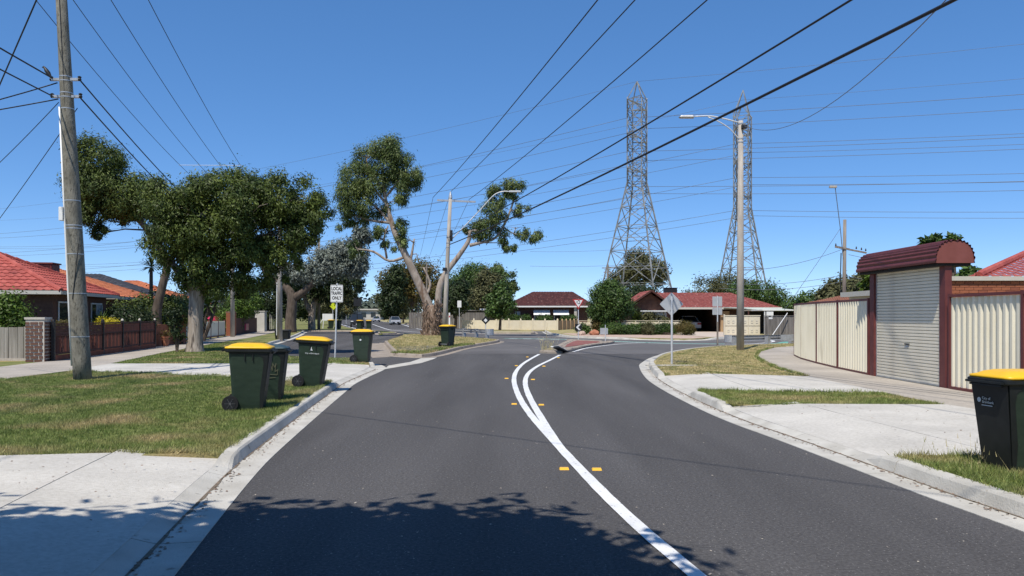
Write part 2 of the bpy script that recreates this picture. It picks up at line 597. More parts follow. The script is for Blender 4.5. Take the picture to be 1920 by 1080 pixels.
M_leaf_paper = mat("paperbark_leaf", (0.038, 0.062, 0.013), (0.122, 0.158, 0.030), scale=0.9, detail=3, rough=0.55, island=0.5, transl=0.22, spec=0.3)
M_leaf_gum = mat("gum_leaf", (0.064, 0.102, 0.026), (0.155, 0.195, 0.054), scale=0.6, detail=3, rough=0.5, island=0.5, transl=0.22, spec=0.35)
M_leaf_silver = mat("silver_gum_leaf", (0.12, 0.145, 0.115), (0.235, 0.26, 0.225), scale=0.7, rough=0.6, island=0.45, transl=0.15, spec=0.3)
M_leaf_green = mat("broad_green_leaf", (0.038, 0.075, 0.015), (0.090, 0.150, 0.032), scale=0.8, rough=0.5, island=0.5, transl=0.25, spec=0.35)
M_leaf_bright = mat("bright_green_leaf", (0.055, 0.10, 0.012), (0.12, 0.19, 0.026), scale=1.2, rough=0.5, island=0.5, transl=0.28, spec=0.35)
M_leaf_dark = mat("dark_evergreen_leaf", (0.018, 0.034, 0.010), (0.042, 0.062, 0.018), scale=0.8, rough=0.55, island=0.5, transl=0.18, spec=0.3)
M_leaf_olive = mat("olive_leaf", (0.075, 0.080, 0.032), (0.14, 0.138, 0.06), scale=0.6, rough=0.6, island=0.45, transl=0.2, spec=0.25)
M_leaf_rust = mat("rusty_leaf", (0.13, 0.085, 0.024), (0.10, 0.105, 0.030), scale=0.5, rough=0.6, island=0.45, transl=0.2, spec=0.25)
M_leaf_yellow = mat("yellow_flower", (0.60, 0.48, 0.02), (0.50, 0.45, 0.03), scale=3, rough=0.6, island=0.3, transl=0.25)
M_leaf_far = mat("far_tree_leaf", (0.075, 0.10, 0.075), (0.11, 0.135, 0.10), scale=0.1, rough=0.8, island=0.3)
M_yucca = mat("yucca_leaf", (0.045, 0.080, 0.018), (0.09, 0.14, 0.035), scale=3, rough=0.4, island=0.4, transl=0.15, spec=0.45)
M_terracotta = mat("terracotta_pot", (0.34, 0.13, 0.07), (0.42, 0.17, 0.095), scale=6, rough=0.85)
M_car_silver = mat("silver_car_paint", (0.50, 0.51, 0.53), rough=0.3, metal=0.5)
M_car_white = mat("white_car_paint", (0.62, 0.63, 0.65), rough=0.3, spec=0.5)
M_car_dark = mat("dark_car_paint", (0.03, 0.03, 0.035), rough=0.3, spec=0.5)
M_tail = mat("tail_lamp_red", (0.35, 0.01, 0.01), rough=0.3)
M_plate = mat("plate_white", (0.7, 0.7, 0.7), rough=0.5)
M_skirt = mat("fence_cream_paint", (0.66, 0.59, 0.44), (0.71, 0.64, 0.49), scale=3, rough=0.7)
M_tan = mat("tan_panel", (0.42, 0.28, 0.165), (0.47, 0.32, 0.19), scale=3, rough=0.8)
# ------------------------------------------------------------------ ground, roads, verges
def sheet(name, poly, z, m, parent=None):
    mb = MB()
    n = len(poly)
    area = sum(poly[i][0] * poly[(i + 1) % n][1] - poly[(i + 1) % n][0] * poly[i][1] for i in range(n))
    if area < 0:
        poly = poly[::-1]
    mb.add([(p[0], p[1], z) for p in poly], [tuple(range(n))])
    return mb.build(name, m, parent)


structure(sheet("ground", [(3000 * math.cos(t), 3000 * math.sin(t)) for t in np.linspace(0, 2 * math.pi, 49)[:-1]], -0.04, M_turf_dry))
road = structure(sheet("road", [(-30, -35), (70, -35), (70, 64), (6, 82), (-8, 86), (-10.7, 97), (-22, 160), (-35, 215), (-90, 480), (-108, 480),
                                (-42, 184), (-21, 97), (-30, 88)], 0.0, M_asphalt))

E_L = smooth_line([(3.0, -30), (0.6, -12), (-1.3, 0), (-2.10, 4.91), (-2.33, 6.28), (-2.62, 8.1), (-2.80, 9.51), (-3.18, 13.17), (-3.50, 16.4),
                   (-3.72, 18.73), (-3.79, 21.1), (-3.83, 23.6), (-4.02, 25.0), (-4.55, 26.4), (-5.5, 27.4), (-7.6, 28.2), (-9.6, 30.0), (-10.9, 33.0),
                   (-11.9, 37.5), (-12.8, 42), (-15.8, 58), (-20.2, 78)], 6)
E_R = smooth_line([(8.5, -30), (6.0, -12), (4.4, 0), (3.83, 5.9), (3.70, 7.09), (3.60, 8.47), (3.46, 10.33), (3.31, 11.96), (3.25, 13.94), (3.29, 17.25),
                   (3.46, 20.3), (3.92, 24.2), (4.40, 26.9), (5.8, 31.8), (8.04, 36.6), (10.4, 39.8), (14.2, 42.6), (19, 44.6), (40, 47.5)], 6)
E_I = smooth_line([(-7.9, 47), (-6.8, 41), (-5.4, 33.8), (-5.05, 31.9), (-4.4, 30.8), (-3.5, 30.2), (-2.95, 31), (-2.6, 33.3), (-2.06, 38.7), (-0.97, 44.7),
                   (-0.5, 48), (-0.6, 50.3), (-1.6, 52.8), (-3.4, 57), (-5.2, 61), (-7.6, 65)], 5)
E_F = smooth_line([(3.0, 80), (3.0, 69), (3.29, 66.6), (3.6, 62), (4.27, 57.9), (6.77, 54.5), (10.2, 51.2), (12.4, 51.4), (14.5, 54.5), (17.5, 56.3), (24, 56.8), (50, 58)], 4)
E_F2 = smooth_line([(-22, 160), (-10.7, 96), (-6.5, 79), (-4, 71.8), (-1, 69.4), (1.4, 69.0), (2.2, 69.8), (2.4, 73), (2.4, 80)], 4)
E_F3 = smooth_line([(-24.5, 80), (-15, 79.6), (-11.7, 67.6), (-10.9, 66.8), (-10.2, 68), (-10.1, 71.5), (-12.4, 78), (-19.6, 97), (-40, 184), (-105, 480)], 4)

PROF_K = [(0.0, -0.03), (0.0, 0.006), (0.29, 0.003), (0.325, 0.112), (0.345, 0.133), (0.47, 0.133), (0.47, -0.05)]
PROF_L = [(0.0, -0.03), (0.0, 0.006), (0.29, 0.004), (0.33, 0.012), (0.38, 0.026), (0.47, 0.052), (0.47, -0.05)]


def kerb_line(name, line, side, m, kfun, seg=2.4, step=0.4, prof=PROF_K, gap=0.012):
    root = bpy.data.objects.new(name, None)
    COL.objects.link(root)
    structure(root)
    pts = resample(line, step)
    t = np.gradient(pts, axis=0)
    t /= np.linalg.norm(t, axis=1)[:, None]
    nrm = np.stack([-t[:, 1], t[:, 0]], 1) * side
    per = max(1, int(round(seg / step)))
    for i0 in range(0, len(pts) - 1, per):
        i1 = min(i0 + per, len(pts) - 1)
        mb = MB()
        npf = len(prof)
        for i in range(i0, i1 + 1):
            p = pts[i].copy()
            if i == i1:
                p = p - t[i] * gap
            k = kfun(p[0], p[1])
            for (u0, z0), (u1, z1) in zip(PROF_L, prof):
                u, z = u0 + (u1 - u0) * k, z0 + (z1 - z0) * k
                mb.v.append((p[0] + nrm[i][0] * u, p[1] + nrm[i][1] * u, z))
        nn = i1 - i0 + 1
        for i in range(nn - 1):
            for j in range(npf - 1):
                a, b, c, d = i * npf + j, i * npf + j + 1, (i + 1) * npf + j + 1, (i + 1) * npf + j
                mb.f.append((a, d, c, b) if side > 0 else (a, b, c, d))
        mb.f.append(tuple(range(npf)) if side > 0 else tuple(range(npf))[::-1])
        e = (nn - 1) * npf
        mb.f.append(tuple(e + j for j in range(npf))[::-1] if side > 0 else tuple(e + j for j in range(npf)))
        mb.build("kerb_section", m, root, fixn=True)
    return root


def ramp(y, a, b, w=0.45):
    """1 inside [a, b], falling to 0 over w outside"""
    return max(0.0, min(1.0, (y - a) / w + 1)) * max(0.0, min(1.0, (b - y) / w + 1))


KL = lambda x, y: max(ramp(y, -40, 1.5), ramp(y, 8.75, 17.9, 0.5), ramp(y, 25.3, 90, 0.5))
KR = lambda x, y: max(ramp(y, -40, 8.35), ramp(y, 13.6, 15.75, 0.3), ramp(y, 20.6, 90, 0.3))
kerb_line("left_kerb", E_L, 1, M_kerb, KL, seg=2.4, step=0.3)
kerb_line("right_kerb", E_R, -1, M_kerb, KR, seg=2.4, step=0.3)
kerb_line("tree_island_kerb", E_I, 1, M_kerb_old, lambda x, y: 1.0, seg=2.4, step=0.4)
kerb_line("far_kerb", E_F, 1, M_kerb, lambda x, y: max(ramp(y - x, 46, 99, 1), ramp(x, 14.5, 99, 1)), seg=4, step=0.8)
kerb_line("far_lot_kerb", E_F2, 1, M_kerb_old, lambda x, y: 1.0, seg=8, step=1.0)
kerb_line("service_strip_kerb", E_F3[:-4], 1, M_kerb_old, lambda x, y: 1.0, seg=8, step=1.0)


def body_line(E, side, kf=None):
    pts = resample(E, 0.4 if kf is None else 0.08)
    a = offset_line(pts, 0.465 * side)
    if kf is not None:
        b = offset_line(pts, 1.45 * side)
        for i in range(len(a)):
            if kf(pts[i][0], pts[i][1]) < 0.9:
                a[i] = b[i]
    return [tuple(p) for p in a]


BL0, BR0, BI = body_line(E_L, 1), body_line(E_R, -1), body_line(E_I, 1)
BL, BR = body_line(E_L, 1, KL), body_line(E_R, -1, KR)
BF, BF2, BF3 = body_line(E_F, 1), body_line(E_F2, 1), body_line(E_F3, 1)


def verge(name, poly, m, z=0.12):
    return structure(MB().prism([tuple(p) for p in poly], -0.06, z, bottom=False).build(name, m, fixn=True))


verge("left_verge", BL + [(-70, 78), (-70, -30)], M_turf)
verge("right_verge", BR + [(70, 47), (70, -30)], M_turf_dry)
verge("tree_island", BI + [(-9.3, 68), (-8.3, 60)], M_turf_dry)
verge("far_verge", BF + [(70, 59), (70, 140), (3.6, 140)], M_turf_dry)
verge("far_lot", BF2 + [(2.6, 140), (-12, 160)], M_turf_dry)
verge("service_strip", BF3 + [(-200, 480), (-90, 81)], M_turf)

# dirt line in the gutter invert
for nm, E, sd, y0, y1 in (("left", E_L, 1, -2, 8.7), ("right", E_R, -1, 4, 20.5), ("left", E_L, 1, 8.7, 24)):
    ln = resample([p for p in E if y0 <= p[1] <= y1], 0.12)
    a = offset_line(ln, (0.262) * sd)
    b = offset_line(ln, (0.30) * sd)
    mb = MB()
    w = 0.3 + 0.7 * rng.random(len(a))
    for i in range(len(a)):
        q = a[i] * w[i] + b[i] * (1 - w[i])
        mb.v.append((q[0], q[1], 0.0075))
        mb.v.append((b[i][0], b[i][1], 0.0095))
    for i in range(len(a) - 1):
        mb.f.append((2 * i, 2 * i + 2, 2 * i + 3, 2 * i + 1))
    stuff(tag(mb.build("gutter_dirt", M_dirt, fixn=True), "thin dark line of dirt in the %s gutter" % nm, "dirt"))


def slab_strip(name, left, right, m, z, seg, zlow=0.05, gap=0.012):
    """paving strip between two edges, cut into slabs"""
    root = bpy.data.objects.new(name, None)
    COL.objects.link(root)
    structure(root)
    n = max(2, int(np.linalg.norm(np.diff(np.array(left), axis=0), axis=1).sum() / seg))
    sub = 4
    A = resample(left, 0.1)
    B = resample(right, 0.1)
    ta = np.linspace(0, 1, n * sub + 1)

    def at(L, t):
        s = t * (len(L) - 1)
        i = min(int(s), len(L) - 2)
        return L[i] * (1 - (s - i)) + L[i + 1] * (s - i)
    for i in range(n):
        ts = list(ta[i * sub:(i + 1) * sub + 1])
        ts[-1] -= gap / max(0.1, seg) / n
        poly = [tuple(at(A, t)) for t in ts] + [tuple(at(B, t)) for t in ts[::-1]]
        MB().prism(poly, zlow, z, bottom=False).build("paving_slab", m, root, fixn=True)
    return root


FP_L_right = smooth_line([(-10.9, 2), (-11.5, 12), (-11.9, 18.4), (-12.0, 21.3), (-12.45, 24.4), (-13.9, 31), (-15.2, 38), (-16.6, 45.3), (-17.9, 54), (-20.3, 66), (-22.6, 77)], 4)
FP_L_left = smooth_line([(-14.0, 2), (-14.4, 12), (-14.7, 18.4), (-14.85, 21.3), (-15.05, 24.4), (-16.0, 31), (-17.2, 38), (-18.6, 45.3), (-20.2, 54), (-22.3, 66), (-24.6, 77)], 4)
slab_strip("left_footpath", FP_L_left, FP_L_right, M_conc_old, 0.136, 1.9)
FP_R_left = smooth_line([(7.9, 2), (7.6, 8), (7.36, 12.3), (7.2, 14), (7.23, 16), (7.24, 19.3), (7.5, 22.2), (8.1, 25.5), (8.9, 28.8), (10.2, 32.6), (12, 36.4), (15, 39.5), (21, 42)], 4)
FP_R_right = smooth_line([(9.2, 2), (9.0, 8), (8.93, 12.3), (8.89, 14.0), (8.89, 16.0), (8.91, 19.5), (9.15, 22.2), (9.55, 25), (10.07, 27.75), (10.9, 30.4), (12.6, 33.2), (15.2, 35.6), (21, 38)], 4)
slab_strip("right_footpath", FP_R_left, FP_R_right, M_conc_old, 0.137, 1.9)


def edge_at(line, y):
    L = np.array(line)
    return float(np.interp(y, L[:, 1], L[:, 0]))


def drive(name, slabs, m=M_conc_new, z=0.145, apron=None):
    """apron = (front edge points, back edge points): the sloping front slab at the gutter"""
    root = bpy.data.objects.new(name, None)
    COL.objects.link(root)
    structure(root)
    for poly in slabs:
        MB().prism(poly, -0.05, z, bottom=False).build("paving_slab", m, root, fixn=True)
    if apron:
        fr, bk = apron
        mb = MB()
        for (x0, y0), (x1, y1) in zip(fr, bk):
            mb.v += [(x0, y0, 0.054), (x1, y1, z), (x0, y0, -.05), (x1, y1, -.05)]
        for i in range(len(fr) - 1):
            o = 4 * i
            mb.f += [(o, o + 4, o + 5, o + 1), (o, o + 2, o + 6, o + 4), (o + 1, o + 5, o + 7, o + 3)]
        e = 4 * (len(fr) - 1)
        mb.f += [(0, 1, 3, 2), (e, e + 2, e + 3, e + 1)]
        mb.build("apron_slab", m, root, fixn=True)
    return root


BLY = [p for p in BL0 if p[1] < 25.5]
BRY = [p for p in BR0 if p[1] < 30]


def bl(y):
    return (edge_at(BLY, y) - 0.006, y)


def br(y):
    return (edge_at(BRY, y) + 0.006, y)


g = 0.012
# driveways: sloping apron at the gutter, then flat slabs with joints
def ap(fn, ys, off):
    return [fn(y) for y in ys], [(fn(y)[0] + off, y + dy) for y, dy in zip(ys, np.linspace(0, 0, len(ys)))]


AW = 1.15
ysA = [1.2, 2.5, 3.8, 5, 6.28, 7.5, 8.72]
drive("left_near_driveway", [
    [(bl(y)[0] - AW - g, y) for y in (1.2, 3, 4.5, 6.28)] + [(-6.0, 6.32), (-6.0, 1.2)],
    [(bl(y)[0] - AW - g, y) for y in (6.28 + g, 7.5, 8.5)] + [(-5.9, 8.28), (-6.0, 6.32 + g)],
    [(-6.0 - g, 1.2), (-6.0 - g, 6.32), (-11.3, 6.2), (-10.95, 1.2)],
    [(-6.0 - g, 6.32 + g), (-5.9 - g, 8.28), (-11.45, 7.9), (-11.3, 6.2 + g)]], apron=ap(bl, ysA, -AW))
ysB = [17.97, 19.5, 21, 22.5, 24.0, 25.2]
drive("left_far_driveway", [
    [(bl(18.7)[0] - AW - g, 18.7)] + [(bl(y)[0] - AW - g, y) for y in (20, 22, 24.4)] + [(-7.4, 24.4), (-7.3, 19.45)],
    [(-7.3 - g, 19.45), (-7.4 - g, 24.4), (-9.9, 24.4), (-9.8, 20.5)],
    [(-9.8 - g, 20.5), (-9.9 - g, 24.4), (-12.40, 24.4), (-12.0, 21.3)]], apron=ap(bl, ysB, -AW))
ysC = [8.41, 9.5, 11, 12.2, 13.55]
drive("right_near_driveway", [
    [(br(8.65)[0] + AW + g, 8.65), (7.56, 8.75), (7.5, 10.1), (br(10.1)[0] + AW + g, 10.1)],
    [(br(10.1)[0] + AW + g, 10.1 + g), (7.5, 10.1 + g), (7.42, 11.6), (br(11.6)[0] + AW + g, 11.6)],
    [(br(11.6)[0] + AW + g, 11.6 + g), (7.42, 11.6 + g), (7.36, 12.3), (7.24, 13.15), (br(13.3)[0] + AW + g, 13.25)]], apron=ap(br, ysC, AW))
ysD = [15.8, 17, 18.5, 20.0, 20.55]
drive("right_far_driveway", [
    [(br(15.7)[0] + AW + g, 15.65), (6.1, 15.45), (6.1, 19.75), (br(20.2)[0] + AW + g, 20.1), (br(18)[0] + AW + g, 18)],
    [(6.1 + g, 15.45), (7.2, 15.35), (7.2, 16), (7.22, 19.25), (6.1 + g, 19.75)]], apron=ap(br, ysD, AW))
# flat concrete channel across the mouth of the service road
structure(sheet("concrete_channel", [(-3.86, 23.8), (-3.45, 25.5), (-3.1, 27.0), (-2.93, 29.2), (-2.9, 30.6), (-3.45, 29.95), (-3.55, 27.6), (-4.0, 25.6)], 0.006, M_kerb))
structure(sheet("concrete_spandrel", [(-5.35, 30.3), (-4.75, 31.0), (-5.0, 31.7), (-5.35, 33.6), (-6.7, 40.5), (-7.7, 46), (-8.2, 46.2), (-7.6, 41), (-6.0, 33)], 0.005, M_kerb_old))
structure(sheet("old_service_road_patch", [(-3.6, 31.9), (-2.95, 33.2), (-2.5, 38.5), (-3.1, 39.5), (-4.4, 39.5), (-5.6, 37.8), (-5.2, 35.6)][::-1], 0.124, M_asphalt_old))
# the older, greyer asphalt of the roundabout beyond the new seal
structure(sheet("old_asphalt", [(-2.75, 33.4), (3.6, 33.4), (6.3, 33.2), (9.5, 38.9), (14.2, 42.8), (24, 46), (60, 50), (60, 64), (6, 82), (-8, 86), (-10.7, 97), (-19.3, 97),
                                (-11.5, 76), (-7, 64), (-0.4, 50), (-1.0, 44)], 0.004, M_asphalt_old))

# ------------------------------------------------------------------ painted lines
def painted(name, line, w, z, m=M_white_line, parent=None, rag=0.0):
    pts = resample(line, 0.25)
    wv = np.array([w / 2] * len(pts)) if not hasattr(w, '__len__') else np.interp(np.linspace(0, 1, len(pts)), np.linspace(0, 1, len(w)), w) / 2
    if rag:
        wv = wv + rng.normal(0, rag, len(pts))
    t = np.gradient(pts, axis=0)
    t /= np.linalg.norm(t, axis=1)[:, None]
    nrm = np.stack([-t[:, 1], t[:, 0]], 1)
    a = pts + nrm * wv[:, None]
    b = pts - nrm * wv[:, None]
    mb = MB()
    for i in range(len(pts)):
        mb.v += [(a[i][0], a[i][1], z), (b[i][0], b[i][1], z)]
    for i in range(len(pts) - 1):
        mb.f.append((2 * i, 2 * i + 1, 2 * i + 3, 2 * i + 2))
    return mb.build(name, m, parent, fixn=True)


painted("painted_line", smooth_line([(1.14, 33.12), (0.65, 29.1), (0.32, 25.95), (0.11, 22.66), (0.05, 19.81), (0.09, 17.25), (0.18, 14.89), (0.29, 13.07), (0.41, 11.6), (0.53, 10.3),
                                     (0.60, 9.55), (0.72, 8.3), (0.86, 6.95), (1.0, 5.85), (1.14, 4.95), (1.55, 2.2), (3.2, -10)], 5), 0.118, 0.008, parent=road, rag=0.002)
painted("painted_line", smooth_line([(1.97, 32.4), (1.32, 28.31), (0.88, 25.64), (0.56, 23.17), (0.38, 20.9), (0.315, 18.73), (0.325, 16.71), (0.37, 14.89), (0.43, 13.25), (0.50, 11.7), (0.57, 10.4), (0.64, 9.4), (0.72, 8.5)], 5), [.118] * 14 + [.115, .095, .065, .03], 0.0105, parent=road, rag=0.002)
for i in range(5):
    x0 = -0.2 + i * 0.95
    y0 = 55.6 - i * 0.5
    painted("painted_dash", [(x0, y0), (x0 + 0.33, y0 - 0.17), (x0 + 0.6, y0 - 0.32)], 0.3, 0.009, parent=road)
painted("painted_edge_line", smooth_line([(2.75, 35.4), (3.8, 39.6), (5.7, 44.2), (7.2, 46.4), (8.2, 47.0)], 5), 0.14, 0.009, parent=road)
painted("painted_edge_line", smooth_line([(1.35, 35.2), (2.1, 39.4), (3.3, 47.5)], 5), 0.12, 0.009, parent=road)
painted("painted_edge_line", smooth_line([(6.2, 49.4), (8.0, 46.9), (10, 45.3), (12.0, 44.8), (14.2, 45.8), (16.4, 49.5), (17.2, 53)], 5), 0.2, 0.009, parent=road)
painted("green_strip", smooth_line([(-0.6, 56.6), (2.2, 55.0), (4.6, 53.0), (6.2, 50.2), (8.2, 47.6), (10, 46.0), (12.2, 45.3)], 5), 0.5, 0.0065, M_teal, parent=road)
sheet("green_patch", [(14.6, 44.2), (18.5, 46.0), (22, 47.0), (22, 50.5), (18, 50), (16.8, 49), (15.6, 46.6), (14.6, 45.5)], 0.0075, M_teal, road)
painted("painted_edge_line", smooth_line([(16.0, 44.6), (18.6, 46.6), (22, 48)], 4), 0.25, 0.0115, parent=road)
painted("painted_edge_line", smooth_line([(-13.2, 80), (-19, 97), (-30, 140), (-44, 196)], 5), 0.22, 0.009, parent=road)
painted("painted_edge_line", smooth_line([(-7.0, 80), (-11.6, 97), (-22.6, 158), (-35, 213)], 5), 0.22, 0.009, parent=road)
painted("painted_edge_line", smooth_line([(-9.0, 77), (-12.6, 86), (-15.5, 97), (-26.5, 150)], 5), 0.16, 0.009, parent=road)

MARKS = [(0.55, 8.33, "left of the centre line, nearest the camera"), (0.89, 8.30, "right of the centre line, nearest the camera"),
         (0.04, 14.44, "left of the two white lines where they begin to part"), (0.53, 14.31, "right of the two white lines where they begin to part"),
         (-0.14, 20.32, "left of the two white lines, third pair from the camera"), (0.53, 19.98, "right of the two white lines, third pair from the camera"),
         (0.14, 25.51, "left of the two white lines, fourth pair from the camera"), (1.02, 25.24, "right of the two white lines, fourth pair from the camera"),
         (0.60, 30.90, "left of the two white lines, nearest the island"), (1.78, 30.35, "right of the two white lines, nearest the island")]
mk = MB().add([(-.05, -.05, 0), (.05, -.05, 0), (.05, .05, 0), (-.05, .05, 0), (-.045, -.022, .019), (.045, -.022, .019), (.045, .022, .019), (-.045, .022, .019)],
              [(4, 5, 6, 7), (0, 1, 5, 4), (1, 2, 6, 5), (2, 3, 7, 6), (3, 0, 4, 7)]).mesh("road_marker", M_yellow_mark)
for x, y, d in MARKS:
    o = link("road_marker", mk)
    o.location = (x, y, 0.0005)
    tag(o, "yellow raised road marker " + d, "road marker", "yellow raised markers along the centre lines")

# ------------------------------------------------------------------ splitter island
isl = thing("splitter_island", "narrow traffic island with rough stone kerb and red paving", "traffic island", (0, 0, 0))
IO = [(1.19, 34.2), (1.55, 33.75), (2.15, 33.75), (2.61, 35.4), (3.7, 39.9), (4.6, 42.6), (5.6, 44.9), (6.1, 46.9), (5.0, 48.3), (3.7, 50.4), (3.2, 47.0), (2.5, 42), (2.05, 38.5), (1.5, 35.2)]
IO_s = [tuple(p) for p in IO]
cx = sum(p[0] for p in IO) / len(IO)
ctr = np.array([3.1, 42.2])
inner = [tuple(np.array(p) * 0.8 + 0.2 * np.array([2.9, 42.0])) for p in IO]
MB().prism(IO_s, -0.03, 0.10, bottom=False).build("kerb_bed", M_kerb_old, isl, fixn=True, bevel=0.02)
ring = resample(IO_s + [IO_s[0]], 0.42)
for i in range(len(ring) - 1):
    a, b = ring[i], ring[i + 1]
    d = b - a
    nrm = np.array([-d[1], d[0]]) / np.linalg.norm(d)
    mid = (a + b) / 2 + nrm * 0.17
    MB().box((mid[0], mid[1], 0.075 + rng.uniform(-.008, .008)), (np.linalg.norm(d) * 0.94, 0.30 + rng.uniform(-.02, .02), 0.10), math.atan2(d[1], d[0])).build("kerb_stone", M_kerb_old, isl, bevel=0.02)
sheet("red_paving", [(2.55, 38.0), (3.2, 39.6), (4.2, 42.6), (5.0, 44.6), (5.1, 46.6), (4.0, 48.2), (3.6, 46.4), (2.9, 41.6)], 0.118, M_red_paving, isl)
# ------------------------------------------------------------------ gravel garden beyond
structure(sheet("gravel_garden", [(4.9, 58.2), (7.1, 55.2), (10.4, 51.9), (12.2, 52.2), (13.6, 55), (13.2, 62), (7.5, 67), (4.2, 67)], 0.127, M_gravel))
structure(sheet("garage_apron", [(13.8, 55.2), (17.3, 57.3), (17.6, 62), (19.6, 73.8), (14.6, 73.8), (13.4, 62)], 0.13, mat("pink_concrete", (0.48, 0.40, 0.33), (0.55, 0.46, 0.38), scale=1.0, rough=0.9, coord='World')))
structure(sheet("far_footpath", [(-5.5, 78), (-3.3, 74.5), (-0.5, 72.0), (2.0, 71.6), (2.05, 73.4), (-0.2, 73.9), (-2.6, 76.2), (-4.4, 79)], 0.128, M_conc_old))

# ------------------------------------------------------------------ grass blades
def blades(name, label, poly, dens, hgt, wid, m, z=0.118, lean=0.5, clump=0.0):
    P = np.array(poly)
    x0, y0 = P.min(0)
    x1, y1 = P.max(0)
    n = int(dens * (x1 - x0) * (y1 - y0))
    px = rng.uniform(x0, x1, n)
    py = rng.uniform(y0, y1, n)
    k = in_poly(px, py, poly)
    px, py = px[k], py[k]
    # thin out with distance
    keep = rng.random(len(px)) < np.clip(11.0 / np.maximum(py, 6), 0.12, 1.0) ** 0.8
    px, py = px[keep], py[keep]
    nn = len(px)
    patch = 0.65 + 0.5 * np.sin(px * 1.7 + 1.3 * np.sin(py * 0.9)) * np.sin(py * 1.3 + 0.8 * np.sin(px * 1.1)) * 0.7 + 0.25 * rng.random(nn)
    far = np.clip(py / 10.0, 1.0, 3.0)
    h = hgt * np.clip(patch, 0.55, 1.3) * rng.uniform(0.5, 1.3, nn)
    w = wid * rng.uniform(0.6, 1.3, nn) * far
    ang = rng.uniform(0, 2 * math.pi, nn)
    la = rng.uniform(0, 2 * math.pi, nn)
    lm = rng.uniform(0.1, 1.0, nn) * lean * h
    V = np.zeros((nn, 3, 3), np.float32)
    V[:, 0] = np.stack([px - np.cos(ang) * w, py - np.sin(ang) * w, np.full(nn, z)], 1)
    V[:, 1] = np.stack([px + np.cos(ang) * w, py + np.sin(ang) * w, np.full(nn, z)], 1)
    V[:, 2] = np.stack([px + np.cos(la) * lm, py + np.sin(la) * lm, z + h], 1)
    o = np_mesh(name, V.reshape(-1, 3), 3, m)
    o["label"] = label
    o["category"] = "grass"
    return stuff(o)


LV1 = [(x - 0.02, y) for x, y in BL0 if 8.7 <= y <= 18.2]
LV1 = [(bl(8.62)[0], 8.60), (bl(8.62)[0] - AW - .1, 8.56)][::-1][1:] + LV1 + [(-6.5, 19.3), (-9.2, 20.25), (-11.95, 21.2), (-11.85, 18.4), (-11.45, 12), (-11.4, 7.88), (-5.9, 8.27), (bl(8.6)[0] - AW, 8.46), (bl(8.6)[0] - AW + .02, 8.60)]
blades("grass", "green lawn strip with straw patches under the three nearest bins", LV1, 5200, 0.050, 0.0040, M_blade, lean=1.1)
LV2 = [(-12.4, 24.45), (-6, 24.45), (-4.6, 24.5), (-4.7, 25.8), (-5.6, 27.8), (-7.6, 28.7), (-9.8, 30.4), (-11.4, 33.5), (-12.6, 39), (-13.5, 44), (-16.4, 45.3), (-15.1, 38), (-13.8, 31)]
blades("grass", "grass strip around the paperbark tree beyond the far left driveway", LV2, 1500, 0.06, 0.005, M_blade, lean=1.0)
RV1 = [(br(8.4)[0], 8.41), (br(8.4)[0] + AW - .03, 8.42), (br(8.6)[0] + AW, 8.63), (6.3, 8.72), (7.5, 8.76), (7.62, 7.6), (7.9, 2), (br(2)[0], 2)] + [br(y) for y in (3, 4, 5, 6, 7)]
blades("grass", "rough grass with long weedy stalks around the right hand bin", RV1, 4200, 0.075, 0.0045, M_blade, lean=1.0)
RV2 = [br(13.4), br(14.5), br(15.85), (5.3, 15.46), (7.15, 15.3), (7.2, 13.2), (5.4, 13.24)]
blades("grass", "short grass strip between the two right hand driveways", RV2, 3600, 0.055, 0.0045, M_blade, lean=1.0)
RV3 = [br(20.5), br(22), br(24.2), (4.95, 26.9), (6.4, 31.5), (8.5, 36.1), (10.7, 39.2), (14.4, 42.0), (19, 44.0), (19, 42), (15, 39.8), (11.9, 36.5), (10.1, 32.7), (8.8, 28.9), (8.0, 25.5), (7.4, 22.2), (7.2, 19.35), (5.3, 19.95)]
blades("grass", "dry straw coloured grass around the diamond sign and street light pole", RV3, 1700, 0.05, 0.005, M_blade_dry, lean=1.2)
IV = [tuple(p) for p in BI] + [(-8.3, 60)]
blades("grass", "dry patchy grass on the island around the big gum tree", IV, 500, 0.07, 0.006, M_blade_dry, lean=1.0)
IVg = [(-4.95, 32.0), (-4.3, 31.3), (-3.5, 30.8), (-3.1, 33.2), (-2.6, 38), (-1.9, 41.5), (-2.7, 41.6), (-3.3, 39.2), (-3.6, 33.6), (-3.75, 32.2)]
blades("grass", "bright green grass edge on the island kerb beside the lone bin", IVg, 1600, 0.10, 0.006, M_blade)
# ragged tufts overhanging kerbs, driveways and paths
def edge_tufts(label, lines, per_m, h, m, z=.12):
    V_ = []
    for ln_ in lines:
        L_ = resample(ln_, .05)
        tot = np.linalg.norm(np.diff(L_, axis=0), axis=1).sum()
        k_ = int(tot * per_m)
        cl_ = np.sort(rng.random(max(3, int(tot * 4))))
        for q in range(k_):
            f = np.clip(cl_[rng.integers(len(cl_))] + rng.normal(0, .08 / tot), 0, .999) if rng.random() < .75 else rng.random() * .999
            i = int(f * (len(L_) - 1))
            p_ = L_[i] + rng.normal(0, .025, 2)
            hh = h * rng.uniform(.4, 1.3)
            a = rng.uniform(0, 6.28)
            w = .0045 * max(1, p_[1] / 10)
            lx, ly = rng.normal(0, .6, 2) * hh
            V_ += [(p_[0] - w * math.cos(a), p_[1] - w * math.sin(a), z), (p_[0] + w * math.cos(a), p_[1] + w * math.sin(a), z), (p_[0] + lx, p_[1] + ly, z + hh)]
    return stuff(tag(np_mesh("grass_tufts", np.array(V_), 3, m), label, "grass"))


